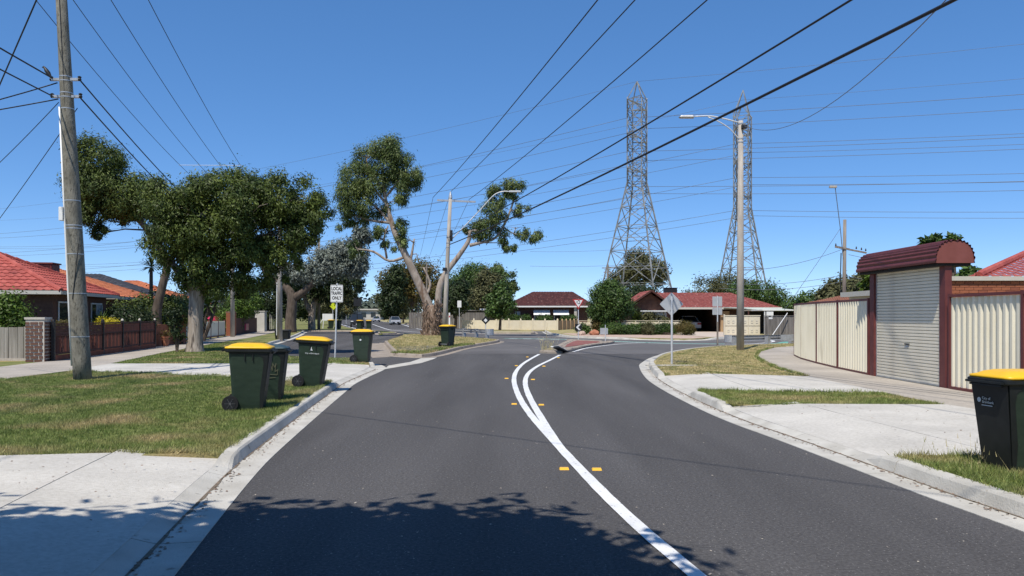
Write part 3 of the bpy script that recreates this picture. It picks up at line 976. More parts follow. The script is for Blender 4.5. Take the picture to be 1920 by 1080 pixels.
edge_tufts("ragged grass tufts along the edges of the left lawn", [[(x, y) for x, y in BL0 if 8.7 <= y <= 18], [(bl(8.6)[0], 8.63), (-4.25, 8.6), (-5.9, 8.3), (-11.4, 7.93)], [(-4.4, 18.35), (-6.5, 19.3), (-9.2, 20.3), (-11.9, 21.2)], [(-11.85, 18.4), (-11.45, 12), (-11.4, 8)]], 260, .075, M_blade)
edge_tufts("ragged grass tufts along the right hand driveways and kerb", [[br(y) for y in (3, 5, 7, 8.5)], [(br(8.4)[0], 8.40), (br(8.4)[0] + AW - .05, 8.41), (br(8.6)[0] + AW, 8.62), (6.3, 8.7), (7.5, 8.74)], [br(13.4), (5.4, 13.22), (7.2, 13.2)], [br(15.8), (5.3, 15.5), (7.15, 15.36)], [(7.24, 19.35), (7.5, 22.2), (8.1, 25.5), (8.9, 28.8), (10.2, 32.6), (12, 36.4)], [br(13.5), br(15.7)]], 240, .08, M_blade)
# long weedy seed stalks
V = []
for i in range(150):
    if i < 110:
        x, y = rng.uniform(4.35, 6.2), rng.uniform(7.4, 8.55)
        hh = rng.uniform(.08, .24)
    else:
        x, y = rng.uniform(1.3, 1.9), rng.uniform(34.0, 35.0)
        hh = rng.uniform(.2, .75)
    z0 = 0.118
    lx, ly = rng.normal(0, .3) * hh, rng.normal(0, .3) * hh
    w = 0.0022 if i < 110 else 0.006
    V += [(x - w, y, z0), (x + w, y, z0), (x + lx, y + ly, z0 + hh)]
    if i < 110:
        V += [(x + lx - w * 2.2, y + ly, z0 + hh * .8), (x + lx + w * 2.2, y + ly, z0 + hh * .8), (x + lx * 1.1, y + ly * 1.1, z0 + hh * 1.08)]
stuff(tag(np_mesh("weed_stalks", np.array(V), 3, M_blade_dry), "thin dry seed stalks of weeds in verge and island", "weeds"))
wd = thing("weed", "tall spindly dry weed on the nose of the traffic island", "weed", (1.45, 34.3, 0.1))
MB().tube([(0, 0, 0), (.03, 0, .5), (.06, 0, .95), (.10, 0, 1.2)], [.012, .009, .007, .003], 5).build("stem", M_blade_dry, wd)
MB().tube([(-.12, 0, 0), (-.13, 0, .25), (-.08, 0, .5)], [.01, .008, .003], 5).build("stem", M_blade_dry, wd)
lv = []
for i in range(70):
    t = rng.random() ** 2
    a = rng.uniform(0, 6.28)
    p = np.array([rng.normal(0.0, .12), rng.normal(0, .1), t * .55])
    q = p + np.array([math.cos(a) * .08, math.sin(a) * .08, rng.uniform(0, .06)])
    lv += [tuple(p), tuple(p + np.array([0.01, 0.01, .02])), tuple(q)]
np_mesh("leaves", np.array(lv), 3, M_blade_dry, wd)

# grit, small stones and leaf litter on the road and in the gutters
V = []
def speck(x, y, z, s_):
    a = rng.uniform(0, 6.28)
    p0 = np.array([x, y, z])
    u = np.array([math.cos(a), math.sin(a), 0]) * s_
    v = np.array([-math.sin(a), math.cos(a), 0]) * s_ * rng.uniform(.35, .9)
    h_ = np.array([0, 0, s_ * rng.uniform(.2, .6)])
    V.extend([p0 - u - v, p0 + u - v, p0 + u * .7 + v + h_, p0 - u * .7 + v + h_])


for i in range(420):
    y = 4.5 + 30 * rng.random() ** 1.4
    x = rng.uniform(edge_at(E_L[:90], y), edge_at(E_R[:100], y))
    speck(x, y, .002, rng.uniform(.004, .011))
stuff(tag(np_mesh("road_grit", np.array(V), 4, M_conc_old), "scattered pale stone chips on the asphalt", "grit"))
V = []
for E, sd in ((E_L, 1), (E_R, -1)):
    ln = resample([p for p in E if 3 <= p[1] <= 24], 0.05)
    for q in range(700):
        i = rng.integers(1, len(ln) - 1)
        t_ = ln[i + 1] - ln[i - 1]
        t_ /= np.linalg.norm(t_)
        nr = np.array([-t_[1], t_[0]]) * sd
        c_ = ln[i] + nr * np.clip(rng.normal(.25, .045), .05, .29)
        speck(c_[0], c_[1], .0085, rng.uniform(.005, .018))
for q in range(260):
    speck(rng.uniform(-11, -2.8), rng.uniform(5, 8.2), .147, rng.uniform(.004, .014))
for q in range(160):
    speck(rng.uniform(4.3, 7.2), rng.uniform(8.8, 13), .147, rng.uniform(.004, .014))
stuff(tag(np_mesh("leaf_litter", np.array(V), 4, M_bark_rough), "dry leaf litter and twigs along gutters and driveways", "leaf litter"))
# ------------------------------------------------------------------ wheelie bins (front faces +X)
def rring(x0, x1, y, z, r=0.05, n=4):
    """rounded rectangle ring"""
    pts = []
    for cx_, cy_, a0 in ((x1 - r, y - r, 0), (x0 + r, y - r, 90), (x0 + r, -y + r, 180), (x1 - r, -y + r, 270)):
        for k in range(n + 1):
            a = R(a0 + 90 * k / n)
            pts.append((cx_ + r * math.cos(a), cy_ + r * math.sin(a), z))
    return pts


def loft(rings, cap=True):
    mb = MB()
    n = len(rings[0])
    for rg in rings:
        mb.v += rg
    for i in range(len(rings) - 1):
        for k in range(n):
            k2 = (k + 1) % n
            mb.f.append((i * n + k, i * n + k2, (i + 1) * n + k2, (i + 1) * n + k))
    if cap:
        mb.f.append(tuple(range(n))[::-1])
        mb.f.append(tuple((len(rings) - 1) * n + k for k in range(n)))
    return mb


M_spoke = mat("grey_spoke", (0.09, 0.09, 0.095), rough=0.6)


def make_bin(label, lid_mat, group):
    t = thing("wheelie_bin", label, "bin", group=group)
    body = loft([rring(-.21, .235, .20, .025, .04), rring(-.215, .245, .21, .10, .05), rring(-.25, .29, .235, .55, .06), rring(-.28, .325, .255, .90, .06), rring(-.285, .33, .26, .935, .05)])
    b = body.build("body", M_bin, t, smooth=False)
    # raised front and corner band, coloured black around the green side panel
    for s in (-1, 1):
        mb = MB()
        prof = [(.205, .05), (.245, .05), (.333, .93), (-.26, .93), (-.25, .90), (.17, .90), (.235, .85), (.255, .75), (.20, .30)]
        fa = []
        for off in (0, .006):
            for x, z in prof:
                yb = (.20 + (.26 - .20) * (z - .025) / .91) * s
                fa.append((x, yb + (off + .001) * s, z))
        n = len(prof)
        mb.add(fa, [tuple(range(n)), tuple(range(n, 2 * n))] + [(i, (i + 1) % n, n + (i + 1) % n, n + i) for i in range(n)])
        mb.build("side_band", M_bin_dark, b, fixn=True)
    MB().add([(.236, -.195, .05), (.242, .195, .05), (.336, .25, .93), (.336, -.25, .93), (.243, -.195, .05), (.25, .195, .05), (.344, .25, .93), (.344, -.25, .93)],
             [(0, 1, 2, 3), (4, 5, 6, 7), (0, 1, 5, 4), (1, 2, 6, 5), (2, 3, 7, 6), (3, 0, 4, 7)]).build("front_panel", M_bin_dark, b, fixn=True)
    for s in (-1, 1):
        for x in (-.03, .09):
            MB().box((x, .262 * s, .865), (.012, .022, .13)).build("rib", M_bin_dark, b)
    loft([rring(-.315, .375, .285, .925, .05), rring(-.325, .385, .292, .94, .05), rring(-.325, .385, .292, .975, .05), rring(-.31, .37, .28, .985, .05)]).build("rim", M_bin_dark, t)
    MB().box((.395, 0, .945), (.05, .50, .022)).box((.38, 0, .915), (.03, .44, .02)).build("lifting_comb", M_bin_dark, t)
    lid = loft([rring(-.335, .365, .295, .984, .07), rring(-.34, .375, .30, .994, .08), rring(-.335, .37, .297, 1.012, .08), rring(-.29, .32, .26, 1.024, .09), rring(-.25, .27, .225, 1.05, .10), rring(-.18, .2, .17, 1.066, .09), rring(-.06, .08, .07, 1.07, .05)])
    ld = lid.build("lid", lid_mat, t, smooth=True)
    for s in (-1, 1):
        MB().box((.02, .262 * s, 1.018), (.16, .035, .016)).build("lid_grip", lid_mat, ld, bevel=.004)
    MB().tube([(-.365, -.27, .955), (-.365, .27, .955)], .018, 8).box((-.345, -.22, .965), (.06, .04, .04)).box((-.345, .22, .965), (.06, .04, .04)).build("handle", M_bin_dark, t)
    MB().tube([(-.235, -.27, .125), (-.235, .27, .125)], .012, 8).build("axle", M_steel, t)
    for s in (-1, 1):
        w = MB().lathe([(.055, -.028), (.122, -.028), (.125, 0), (.122, .028), (.055, .028)], 24, (-.235, .262 * s, .125), 'Y').build("wheel", M_rubber, t)
        MB().lathe([(.084, -.031), (.086, 0), (.084, .031)], 18, (-.235, .262 * s, .125), 'Y').build("rim", M_black, w)
        MB().lathe([(.018, -.036), (.018, .036)], 10, (-.235, .262 * s, .125), 'Y').build("hub", M_spoke, w)
        for k in range(6):
            a = math.pi * k / 3
            MB().bar((-.235 + .018 * math.cos(a), .295 * s, .125 + .018 * math.sin(a)), (-.235 + .082 * math.cos(a), .295 * s, .125 + .082 * math.sin(a)), .009, .006).build("spoke", M_spoke, w)
    return t


BG = "wheelie bins put out along the street"
bin0 = make_bin("green wheelie bin with yellow lid standing nearest on the left lawn, wheel side left", M_lid_yellow, BG)


def bin_at(label, loc, rz=0.0, lid=None, scale=1.0, src=bin0):
    b = copies(src)
    b.location = loc
    b.rotation_euler = (0, 0, rz)
    b.scale = (scale,) * 3
    tag(b, label, "bin", BG)
    if lid is not None:
        for c in b.children:
            if c.name.startswith("lid"):
                c.data = c.data.copy()
                c.data.materials[0] = lid
                for g_ in c.children:
                    g_.data = g_.data.copy()
                    g_.data.materials[0] = lid
    return b


VZ = 0.118
bin0.location = (-4.22, 12.62, VZ)
bin0.rotation_euler = (0, R(1), R(11))
b2 = bin_at("dark green wheelie bin with blue-grey lid, half hidden behind the nearest yellow-lidded bin", (-4.33, 14.05, VZ), R(9), M_lid_grey, 0.93)
b3 = bin_at("green wheelie bin with yellow lid and white council print, third on the left lawn", (-4.27, 16.75, VZ), R(-10))
b3.rotation_euler = (0, R(3.5), R(6))
b4 = bin_at("yellow-lidded wheelie bin with a white round sticker at the service road corner", (-4.85, 25.5, VZ), R(5))
b5 = bin_at("yellow-lidded wheelie bin alone on the tree island next to the concrete pole", (-3.15, 38.4, VZ), R(60))
b6 = bin_at("large yellow-lidded wheelie bin cut by the right edge, in front of the cream fence", (4.95, 7.72, 0.10), R(189), None, 0.93)
b7 = bin_at("far yellow-lidded bin left of the local traffic sign post", (-20.9, 91.0, VZ), R(20))
b8 = bin_at("far yellow-lidded bin just right of the local traffic sign post", (-19.6, 89.0, VZ), R(70))
b9 = bin_at("left of two yellow-lidded bins just above the bin with the sticker", (-15.7, 81.5, VZ), R(75))
b10 = bin_at("right of two yellow-lidded bins just above the bin with the sticker", (-14.75, 81.3, VZ), R(95))
# printed council marks
M_print = mat("white_print", (0.6, 0.62, 0.62), rough=0.6)
M_grime = mat("scrawl_paint", (0.10, 0.10, 0.06), rough=0.7)


def on_side(z, s=-1):
    return (.20 + .06 * (z - .025) / .91 + .0035) * s


tl = R(3.8)
ft = math.atan2(.094, .88)
text_obj("council_print", "City of", .042, M_print, b6, (.331, -.055, .765), (R(90) + ft, 0, R(90)), .001)
text_obj("council_print", "Brimbank", .042, M_print, b6, (.327, -.035, .725), (R(90) + ft, 0, R(90)), .001)
MB().box((0, 0, 0), (.004, .15, .008)).build("council_rule", M_print, b6).location = (.3235, -.05, .69)
MB().lathe([(.026, 0), (.026, .002)], 16, (0, 0, 0), 'X').build("council_emblem", M_print, b6).location = (.329, -.155, .745)
text_obj("council_print", "City of Brimbank", .042, M_print, b3, (.02, -.254, .715), (R(90) - tl, 0, 0), .001)
e = MB().add([(-.03, 0, 0), (.03, 0, 0), (.012, 0, .03), (0, 0, .085), (-.012, 0, .03)], [(0, 1, 2, 3, 4)]).build("council_emblem", M_print, b3)
e.location = (.0, -.2565, .775)
MB().lathe([(.03, 0), (.03, .003)], 20, (0, 0, 0), 'Y').build("round_sticker", M_print, b4).location = (-.02, -.2585, .73)
scr = MB()
zz = [(-.10, .62), (-.09, .78), (-.05, .66), (-.04, .80), (.0, .64), (.01, .78), (.04, .7), (.07, .78), (.05, .62), (.10, .66), (.09, .56), (-.06, .57), (-.08, .50), (.06, .51)]
for a, b in zip(zz[:-1], zz[1:]):
    scr.bar((a[0] + .1, on_side(a[1]) - .0055, a[1] - .06), (b[0] + .1, on_side(b[1]) - .0055, b[1] - .06), .012, .003, up=(0, 1, 0))
scr.build("scrawl", M_grime, b2)

# dark boxes behind the slim pole on the service road
hb = thing("storage_box", "low black plastic box standing behind the slim concrete pole", "box", (-14.75, 50.8, VZ))
loft([rring(-.42, .42, .25, 0, .04), rring(-.46, .46, .28, .52, .04)]).build("body", M_bin_dark, hb)
loft([rring(-.49, .49, .31, .52, .04), rring(-.49, .49, .31, .57, .04), rring(-.44, .44, .26, .61, .04)]).build("lid", M_black, hb)

# ------------------------------------------------------------------ sign helpers
def sign_post(parent, h, r=0.03, lean=0.0):
    MB().tube([(0, 0, -0.02), (lean, 0, h)], r, 10).build("post", M_sign_post, parent, smooth=False)


def rounded_panel(name, w, h, m, parent, loc, r=0.04, th=0.004, rot=0.0):
    pts = []
    for cx_, cz_, a0 in ((w / 2 - r, h / 2 - r, 0), (-w / 2 + r, h / 2 - r, 90), (-w / 2 + r, -h / 2 + r, 180), (w / 2 - r, -h / 2 + r, 270)):
        for k in range(5):
            a = R(a0 + 22.5 * k)
            x, z = cx_ + r * math.cos(a), cz_ + r * math.sin(a)
            pts.append((x * math.cos(rot) - z * math.sin(rot), x * math.sin(rot) + z * math.cos(rot)))
    n = len(pts)
    mb = MB()
    mb.add([(x, -th / 2, z) for x, z in pts] + [(x, th / 2, z) for x, z in pts],
           [tuple(range(n)), tuple(range(n, 2 * n))[::-1]] + [(i, n + i, n + (i + 1) % n, (i + 1) % n) for i in range(n)])
    o = mb.build(name, m, parent, fixn=True)
    o.location = loc
    return o


# LOCAL TRAFFIC ONLY
s = thing("street_sign", "white rectangular sign reading LOCAL TRAFFIC ONLY on a tall thin post", "sign", (-6.3, 28.1, VZ))
sign_post(s, 2.66, .028, .08)
p = rounded_panel("sign_panel", .44, .62, M_sign_white, s, (.07, -.045, 2.29), .03, .006)
mb = MB()
for a, b, c, d in ((-.205, -.295, .205, -.287), (-.205, .287, .205, .295), (-.205, -.287, -.199, .287), (.199, -.287, .205, .287)):
    mb.box2((a, -.0045, b), (c, -.0032, d))
mb.build("border", M_sign_black, p)
for i, tx in enumerate(("LOCAL", "TRAFFIC", "ONLY")):
    text_obj("lettering", tx, .165, M_sign_black, p, (0, -.005, .17 - i * .165), (R(90), 0, 0), .001, (0.72, .62, .74)[i], .0055)
MB().box((0, -.004, .285), (.03, .004, .03)).build("bolt", M_sign_black, p)
MB().box((0, -.004, -.275), (.03, .004, .03)).build("bolt", M_sign_black, p)

# diamond sign seen from behind
s = thing("street_sign", "grey back of a diamond shaped sign on a post in dry grass", "sign", (4.92, 24.3, VZ))
sign_post(s, 2.10, .032)
rounded_panel("sign_panel", .52, .52, M_alu, s, (0, .045, 1.86), .03, .005, R(45))
MB().box((0, .03, 2.0), (.09, .035, .03)).build("bracket", M_sign_post, s)
MB().box((0, .03, 1.7), (.09, .035, .03)).build("bracket", M_sign_post, s)
structure(MB().box((4.75, 23.55, .137), (1.5, .22, .03), R(-2)).build("edging_strip", M_kerb))

# give way + chevron
s = thing("street_sign", "red bordered triangular give way sign with roundabout symbol on the traffic island", "sign", (4.15, 49.4, .10))
sign_post(s, 2.58, .03)
tri = lambda k, y: [(-.37 * k, y, .22 * k), (.37 * k, y, .22 * k), (0, y, -.43 * k)]
p = MB().add(tri(1, -.05) + tri(1, -.044), [(0, 2, 1), (3, 4, 5), (0, 1, 4, 3), (1, 2, 5, 4), (2, 0, 3, 5)]).build("sign_panel", M_sign_red, s, fixn=True)
p.location = (0, 0, 2.34)
MB().add(tri(.72, -.0535) + tri(.72, -.0505), [(0, 2, 1), (3, 4, 5), (0, 1, 4, 3), (1, 2, 5, 4), (2, 0, 3, 5)]).build("white_field", M_sign_white, p, fixn=True)
for k in range(3):
    a0 = k * 120 + 20
    pts = [(.095 * math.cos(R(a0 + 85 * j / 5)), -.057, .04 + .095 * math.sin(R(a0 + 85 * j / 5))) for j in range(6)]
    MB().tube(pts, .022, 6).build("symbol_arrow", M_sign_black, p)
ch = rounded_panel("chevron_board", .42, .42, M_sign_black, s, (-.0, -.05, .80), .015, .006)
MB().add([(-.15, -.0045, 0), (.03, -.0045, .18), (.15, -.0045, .18), (-.02, -.0045, 0), (.15, -.0045, -.18), (.03, -.0045, -.18)], [(0, 3, 2, 1), (0, 5, 4, 3)]).build("chevron", M_sign_white, ch, fixn=True)

s = thing("street_sign", "small square grey sign back low on the traffic island end", "sign", (5.55, 46.9, .10))
sign_post(s, .98, .025)
rounded_panel("sign_panel", .46, .38, M_alu, s, (-.08, .04, .60), .02, .005)

s = thing("street_sign", "two grey sign backs on one post left of the tall street light pole", "sign", (10.35, 39.75, VZ))
sign_post(s, 2.5, .03)
MB().tube([(0, 0, 0), (0, 0, 1.2)], .045, 10).build("post_sleeve", M_pole_wood, s)
rounded_panel("sign_panel", .49, .50, M_alu, s, (0, .045, 2.22), .02, .005)
rounded_panel("sign_panel", .49, .36, M_alu, s, (0, .045, 1.73), .02, .005)

s = thing("street_sign", "black and white diamond hazard marker on the left guard rail end", "sign", (-1.85, 55.4, VZ))
sign_post(s, .95, .03)
rounded_panel("sign_panel", .42, .42, M_sign_black, s, (0, -.045, 1.18), .03, .006, R(45))
rounded_panel("white_diamond", .19, .19, M_sign_white, s, (0, -.052, 1.18), .01, .004, R(45))

s = thing("street_sign", "small narrow white sign on a thin pole right of the gum tree", "sign", (-5.6, 84.0, VZ))
sign_post(s, 3.0, .03)
rounded_panel("sign_panel", .42, .72, M_sign_white, s, (0, -.045, 2.75), .02, .005)

s = thing("street_sign", "fluorescent yellow sign partly hidden behind the local traffic sign", "sign", (-21.0, 92.5, VZ))
sign_post(s, 2.8, .035)
rounded_panel("sign_panel", .66, .66, M_sign_yellow, s, (.1, -.05, 2.65), .02, .006, R(45))

s = thing("street_sign", "small orange warning sign far off under the dark trees", "sign", (-31.5, 150.0, VZ))
sign_post(s, 2.6, .04)
rounded_panel("sign_panel", .75, .75, M_yellow_mark, s, (0, -.05, 2.6), .02, .006, R(45))

s = thing("street_sign", "dark square speed display with a tilted solar panel on its tall mast", "sign", (-20.6, 105.0, VZ))
MB().tube([(0, 0, 0), (0, 0, 6.0)], .06, 8).build("mast", M_black, s)
MB().box((.1, -.1, 3.35), (1.05, .12, 1.15)).build("display", M_black, s)
m_ = Matrix.Translation((0.0, 0, 6.1)) @ Matrix.Rotation(R(-48), 4, 'Y')
MB().box((0, 0, 0), (1.45, .8, .06), 0, m_).build("solar_panel", M_alu, s)

# fallen sign on the nose
s = thing("fallen_sign", "knocked over grey sign lying on the nose of the traffic island", "fallen sign", (2.02, 33.75, .13))
m_ = Matrix.Rotation(R(20), 4, 'Y') @ Matrix.Rotation(R(-16), 4, 'X')
MB().box((0, 0, .10), (.52, .48, .02), R(25), m_).build("sign_panel", M_alu, s)
MB().box((.05, -.04, .05), (.54, .46, .05), R(25), m_).build("base", M_black, s)
MB().tube([(-.36, .10, .17), (.25, -.05, .06)], .025, 8).build("post", M_sign_white, s)

# white service bollards/posts beside the middle pole
s = thing("marker_post", "white marker post standing right of the middle concrete pole", "post", (-4.25, 53.6, VZ))
MB().box((0, 0, .85), (.10, .03, 1.7)).build("post", M_white, s, bevel=.006)
MB().box((0, -.018, 1.45), (.07, .006, .12)).build("reflector", M_sign_red, s)

# ------------------------------------------------------------------ guard rails
def wbeam(parent, a, b, z, m=M_steel, h=.31):
    a, b = Vector((a[0], a[1], 0)), Vector((b[0], b[1], 0))
    d = (b - a).normalized()
    nrm = Vector((-d.y, d.x, 0))
    prof = [(-.5, .0), (-.42, .02), (-.30, .07), (-.20, .07), (-.08, .0), (.08, .0), (.20, .07), (.30, .07), (.42, .02), (.5, .0)]
    mb = MB()
    for p_ in (a, b):
        for off in (0, .006):
            for u, w in prof:
                q = p_ + nrm * (w + off)
                mb.v.append((q.x, q.y, z + u * h))
    n = len(prof)
    for i in range(n - 1):
        mb.f += [(i, i + 1, 2 * n + i + 1, 2 * n + i), (n + i, 3 * n + i, 3 * n + i + 1, n + i + 1)]
    return mb.build("rail_beam", m, parent, fixn=True)


gr = thing("guard_rail", "short galvanised guard rail with rounded end at the tip of the tree island", "guard rail")
for (x, y) in ((-4.5, 60.4), (-3.55, 58.6), (-2.55, 56.7), (-1.75, 55.2)):
    MB().box((x, y, .38), (.20, .22, .62), R(28)).build("post", M_steel, gr)
wbeam(gr, (-4.9, 61.0), (-3.2, 57.7), .52)
wbeam(gr, (-3.2, 57.75), (-1.6, 54.7), .52)
mb = MB()
pts = [(-1.6 + .34 * math.sin(a), 54.7 - .30 + .34 * math.cos(a)) for a in np.linspace(0.4, 3.6, 9)]
for (x0, y0), (x1, y1) in zip(pts[:-1], pts[1:]):
    mb.bar((x0, y0, .50), (x1, y1, .50), .012, .42)
mb.build("end_terminal", M_steel, gr)
gr = thing("guard_rail", "low galvanised guard rail with flared end beside the right footpath", "guard rail")
for (x, y) in ((11.35, 40.3), (13.6, 42.0), (15.2, 43.0)):
    MB().box((x, y, .25), (.22, .20, .55), R(33)).build("post", M_steel, gr)
wbeam(gr, (11.1, 40.35), (13.3, 41.95), .46, h=.28)
wbeam(gr, (13.3, 41.98), (15.0, 43.1), .46, h=.28)
mb = MB()
pts = [(14.45 + 1.0 * t, 42.65 + .15 * t) for t in np.linspace(0, 1, 6)]
for i in range(5):
    mb.bar((pts[i][0], pts[i][1] - .18, .44), (pts[i + 1][0], pts[i + 1][1] - .18, .44), .012, .30 + .02 * i)
mb.build("end_terminal", M_steel, gr)
mb = MB()
pts = [(11.1 + .3 * math.sin(a) * -1, 40.1 + .3 * math.cos(a)) for a in np.linspace(0, 3.1, 8)]
for (x0, y0), (x1, y1) in zip(pts[:-1], pts[1:]):
    mb.bar((x0, y0, .46), (x1, y1, .46), .012, .36)
mb.build("end_terminal", M_steel, gr)

# ------------------------------------------------------------------ poles
WIRES = []


def wire(name, label, a, b, sag, r=0.012, m=None, n=18, group=None, cat="cable"):
    a, b = Vector(a), Vector(b)
    pts = []
    for i in range(n + 1):
        t = i / n
        p = a.lerp(b, t)
        p.z -= sag * 4 * t * (1 - t)
        pts.append(p)
    o = MB().tube(pts, r, 5).build(name, m or M_wire, None, smooth=True)
    tag(o, label, cat, group)
    return o


# near left concrete pole, leaning slightly left
PX, PY = -10.06, 18.5
LX = -0.056
lp = thing("power_pole", "thick weathered concrete power pole with white conduit on the left lawn", "power pole", (PX, PY, .10))
MB().tube([(LX * z, 0, z) for z in (-.1, .5, 2, 4, 6, 8, 11.0)], [.20, .196, .185, .172, .15, .128, .105], 20).build("shaft", M_pole_conc, lp, smooth=True)
for z in (1.02, 2.03, 2.95, 3.55, 3.62, 4.2, 6.35, 6.62, 6.72, 7.0, 7.1):
    rr = (.20 - z * .0075 if z < 4 else .17 - (z - 4) * .011) + .005
    MB().lathe([(rr, 0), (rr, .022)], 20, (LX * z, 0, z)).build("steel_band", M_steel, lp)
MB().tube([(LX * z - (.195 - .0085 * z) - .012, -.06, z) for z in (.35, 2, 4, 6.4)], .024, 8).build("conduit", M_white, lp, smooth=True)
MB().box((LX * 3.9 - .235, -.06, 3.9), (.10, .12, .32)).build("fuse_box", M_white, lp, bevel=.01)
MB().tube([(LX * 1.5 - .05, -.195, 1.9), (LX * 2 + .05, -.185, 2.6), (LX * 2 + .10, -.15, 3.2)], .009, 6).build("stay_cable", M_black, lp)
MB().tube([(LX * z + .02, -.175 + z * .007, z) for z in (6.4, 7.0, 8.0, 9.0)], .014, 6).build("riser_cable", M_black, lp)
for z in (6.65, 7.05):
    MB().box((LX * z, -.02, z), (.62, .07, .06)).build("bracket", M_steel, lp)
    for sx in (-.33, .33):
        MB().lathe([(.03, 0), (.045, .03), (.03, .06), (.045, .09), (.02, .11)], 10, (LX * z + sx, -.02, z - .03)).build("insulator", M_black, lp)
MB().box((LX * 10.4, 0, 10.35), (3.6, .11, .11)).build("cross_arm", M_pole_wood, lp)
p2 = thing("power_pole", "distant slim grey power pole seen under the paperbark crown", "power pole", (-19.65, 55.5, .10))
MB().tube([(0, 0, -.1), (0, 0, 9.9)], [.16, .12], 12).build("shaft", M_pole_light, p2, smooth=True)
MB().box((1.0, 0, 9.35), (3.5, .11, .11)).build("cross_arm", M_pole_wood, p2)
WG = "wires along the left footpath"
xs0, xs1 = (-12.35, -11.33, -10.3, -9.28), (-20.2, -19.2, -18.15, -17.1)
for k, (a, b) in enumerate(zip(xs0, xs1)):
    nm = ("leftmost", "second from left", "third from left", "rightmost")[k]
    wire("power_line", "%s of four wires sweeping from near left pole to paperbark" % nm, (a, 18.5, 10.5), (b, 55.5, 9.5), 0.6, .011, M_wire, group=WG)
    wire("power_line", "%s of four overhead wires reaching the near left pole from behind" % nm, (a, 18.5, 10.5), (a + 4.2, -22, 10.5), 0.6, .011, M_wire, group=WG)
sp = MB().tube([(-17.05, 40.4, 9.33), (-13.85, 40.4, 9.31)], .011, 6).build("wire_spreader", M_alu)
tag(sp, "thin pale spreader rod holding wires apart above the paperbark crown", "wire spreader")
zt = 7.08
wire("service_cable", "upper twisted cable from the near left pole down to the pole behind the paperbark", (PX + LX * zt + .3, PY, zt + .1), (-19.9, 55.5, 7.4), 0.4, .018, group=WG)
wire("service_cable", "lower twisted cable from the near left pole down to the pole behind the paperbark", (PX + LX * 6.7 + .3, PY, 6.75), (-19.9, 55.5, 6.7), 0.4, .018, group=WG)
wire("service_cable", "upper black cable reaching the near left pole from the left frame edge", (PX + LX * zt - .3, PY, zt + .1), (-5.6, -20, 7.0), 0.4, .018, group=WG)
wire("service_cable", "second black cable reaching the near left pole from the left frame edge", (PX + LX * 6.7 - .3, PY, 6.75), (-6.0, -20, 6.6), 0.4, .016, group=WG)
wire("service_cable", "thick cable pair dipping left from the near pole towards the red roofed house", (PX + LX * zt - .2, PY, zt), (-24, 20.5, 5.9), 0.5, .015, group=WG)
wire("service_cable", "lower cable pair running left from the near pole to the frame edge", (PX + LX * 6.7 - .2, PY, 6.7), (-25, 18.5, 5.0), 0.25, .015, group=WG)
wire("service_cable", "slim service wire falling steeply left from the near pole bands", (PX + LX * 6.5 - .2, PY, 6.62), (-18.2, 25.5, 5.1), 0.1, .010, group=WG)
wire("service_cable", "slim service wire crossing behind the near left pole down to the left edge", (PX + LX * 6.5 + .1, PY + .25, 6.55), (-20.5, 29.0, 3.0), 0.1, .010, group=WG)
wire("service_cable", "black cable crossing the top left corner steeply", (10, -7.2, 12.0), (-14.5, 20, 4.0), 0.1, .012, group=WG)
bird = thing("bird", "small dark bird perched on the cable beside the near left pole", "bird", (PX + LX * zt - .42, PY - .02, zt + .17))
MB().tube([(.16, 0, -.13), (.07, 0, -.03), (.02, 0, .05), (-.03, 0, .12), (-.06, 0, .17), (-.09, 0, .19), (-.13, 0, .185)], [.012, .03, .05, .045, .028, .03, .004], 10).build("body", M_black, bird, smooth=True)

# slim concrete pole by the service road
sp = thing("power_pole", "slim pale concrete pole in front of the brown trunked tree by the service road", "power pole", (-14.5, 49.3, .10))
MB().tube([(0, 0, -.1), (0, 0, 9.0)], [.165, .12], 14).build("shaft", M_pole_light, sp, smooth=True)
MB().tube([(-.19, -.03, .3), (-.17, -.03, 3.6)], .03, 6).build("conduit", M_white, sp)
sp = thing("power_pole", "distant thin pole rising above the silver leaved tree", "power pole", (-20.9, 85.4, .10))
MB().tube([(0, 0, -.1), (0, 0, 9.9)], [.17, .13], 10).build("shaft", M_pole_wood, sp, smooth=True)
MB().box((0, 0, 8.6), (2.2, .1, .1)).build("cross_arm", M_pole_wood, sp)

# middle pole with pale cross arm and street light
mp = thing("power_pole", "tall concrete power pole with pale cross arm and street light by the gum tree", "power pole", (-4.65, 54.2, .10))
MB().tube([(0.0, 0, -.1), (.12, 0, 3), (.25, 0, 6), (.42, 0, 9.6)], [.175, .155, .135, .115], 16).build("shaft", M_pole_light, mp, smooth=True)
MB().lathe([(.14, 0), (.10, .2), (.03, .45)], 10, (.42, 0, 9.6)).build("pole_cap", M_steel, mp)
MB().box((.42, -.02, 9.42), (2.65, .10, .12)).build("cross_arm", M_steel, mp).rotation_euler = (0, R(2.5), 0)
MB().box((.5, -.15, 7.0), (.16, .2, .75)).build("control_box", M_black, mp)
MB().box((.05, -.15, 4.7), (.28, .2, .22)).build("terminal_box", M_black, mp)
arm = [(.5, -.1, 6.75), (1.5, -.15, 7.75), (2.6, -.2, 8.9), (3.4, -.25, 9.75), (4.0, -.3, 10.0), (4.5, -.3, 10.0)]
MB().tube(smooth_line(arm, 4), .035, 8).build("lamp_arm", M_sign_post, mp, smooth=True)
MB().box((4.85, -.3, 10.0), (.8, .2, .10)).build("lamp_head", M_sign_post, mp, bevel=.02)
for z in (6.2, 6.5, 6.9):
    MB().lathe([(.15, 0), (.15, .04)], 14, (.27, 0, z)).build("steel_band", M_steel, mp)

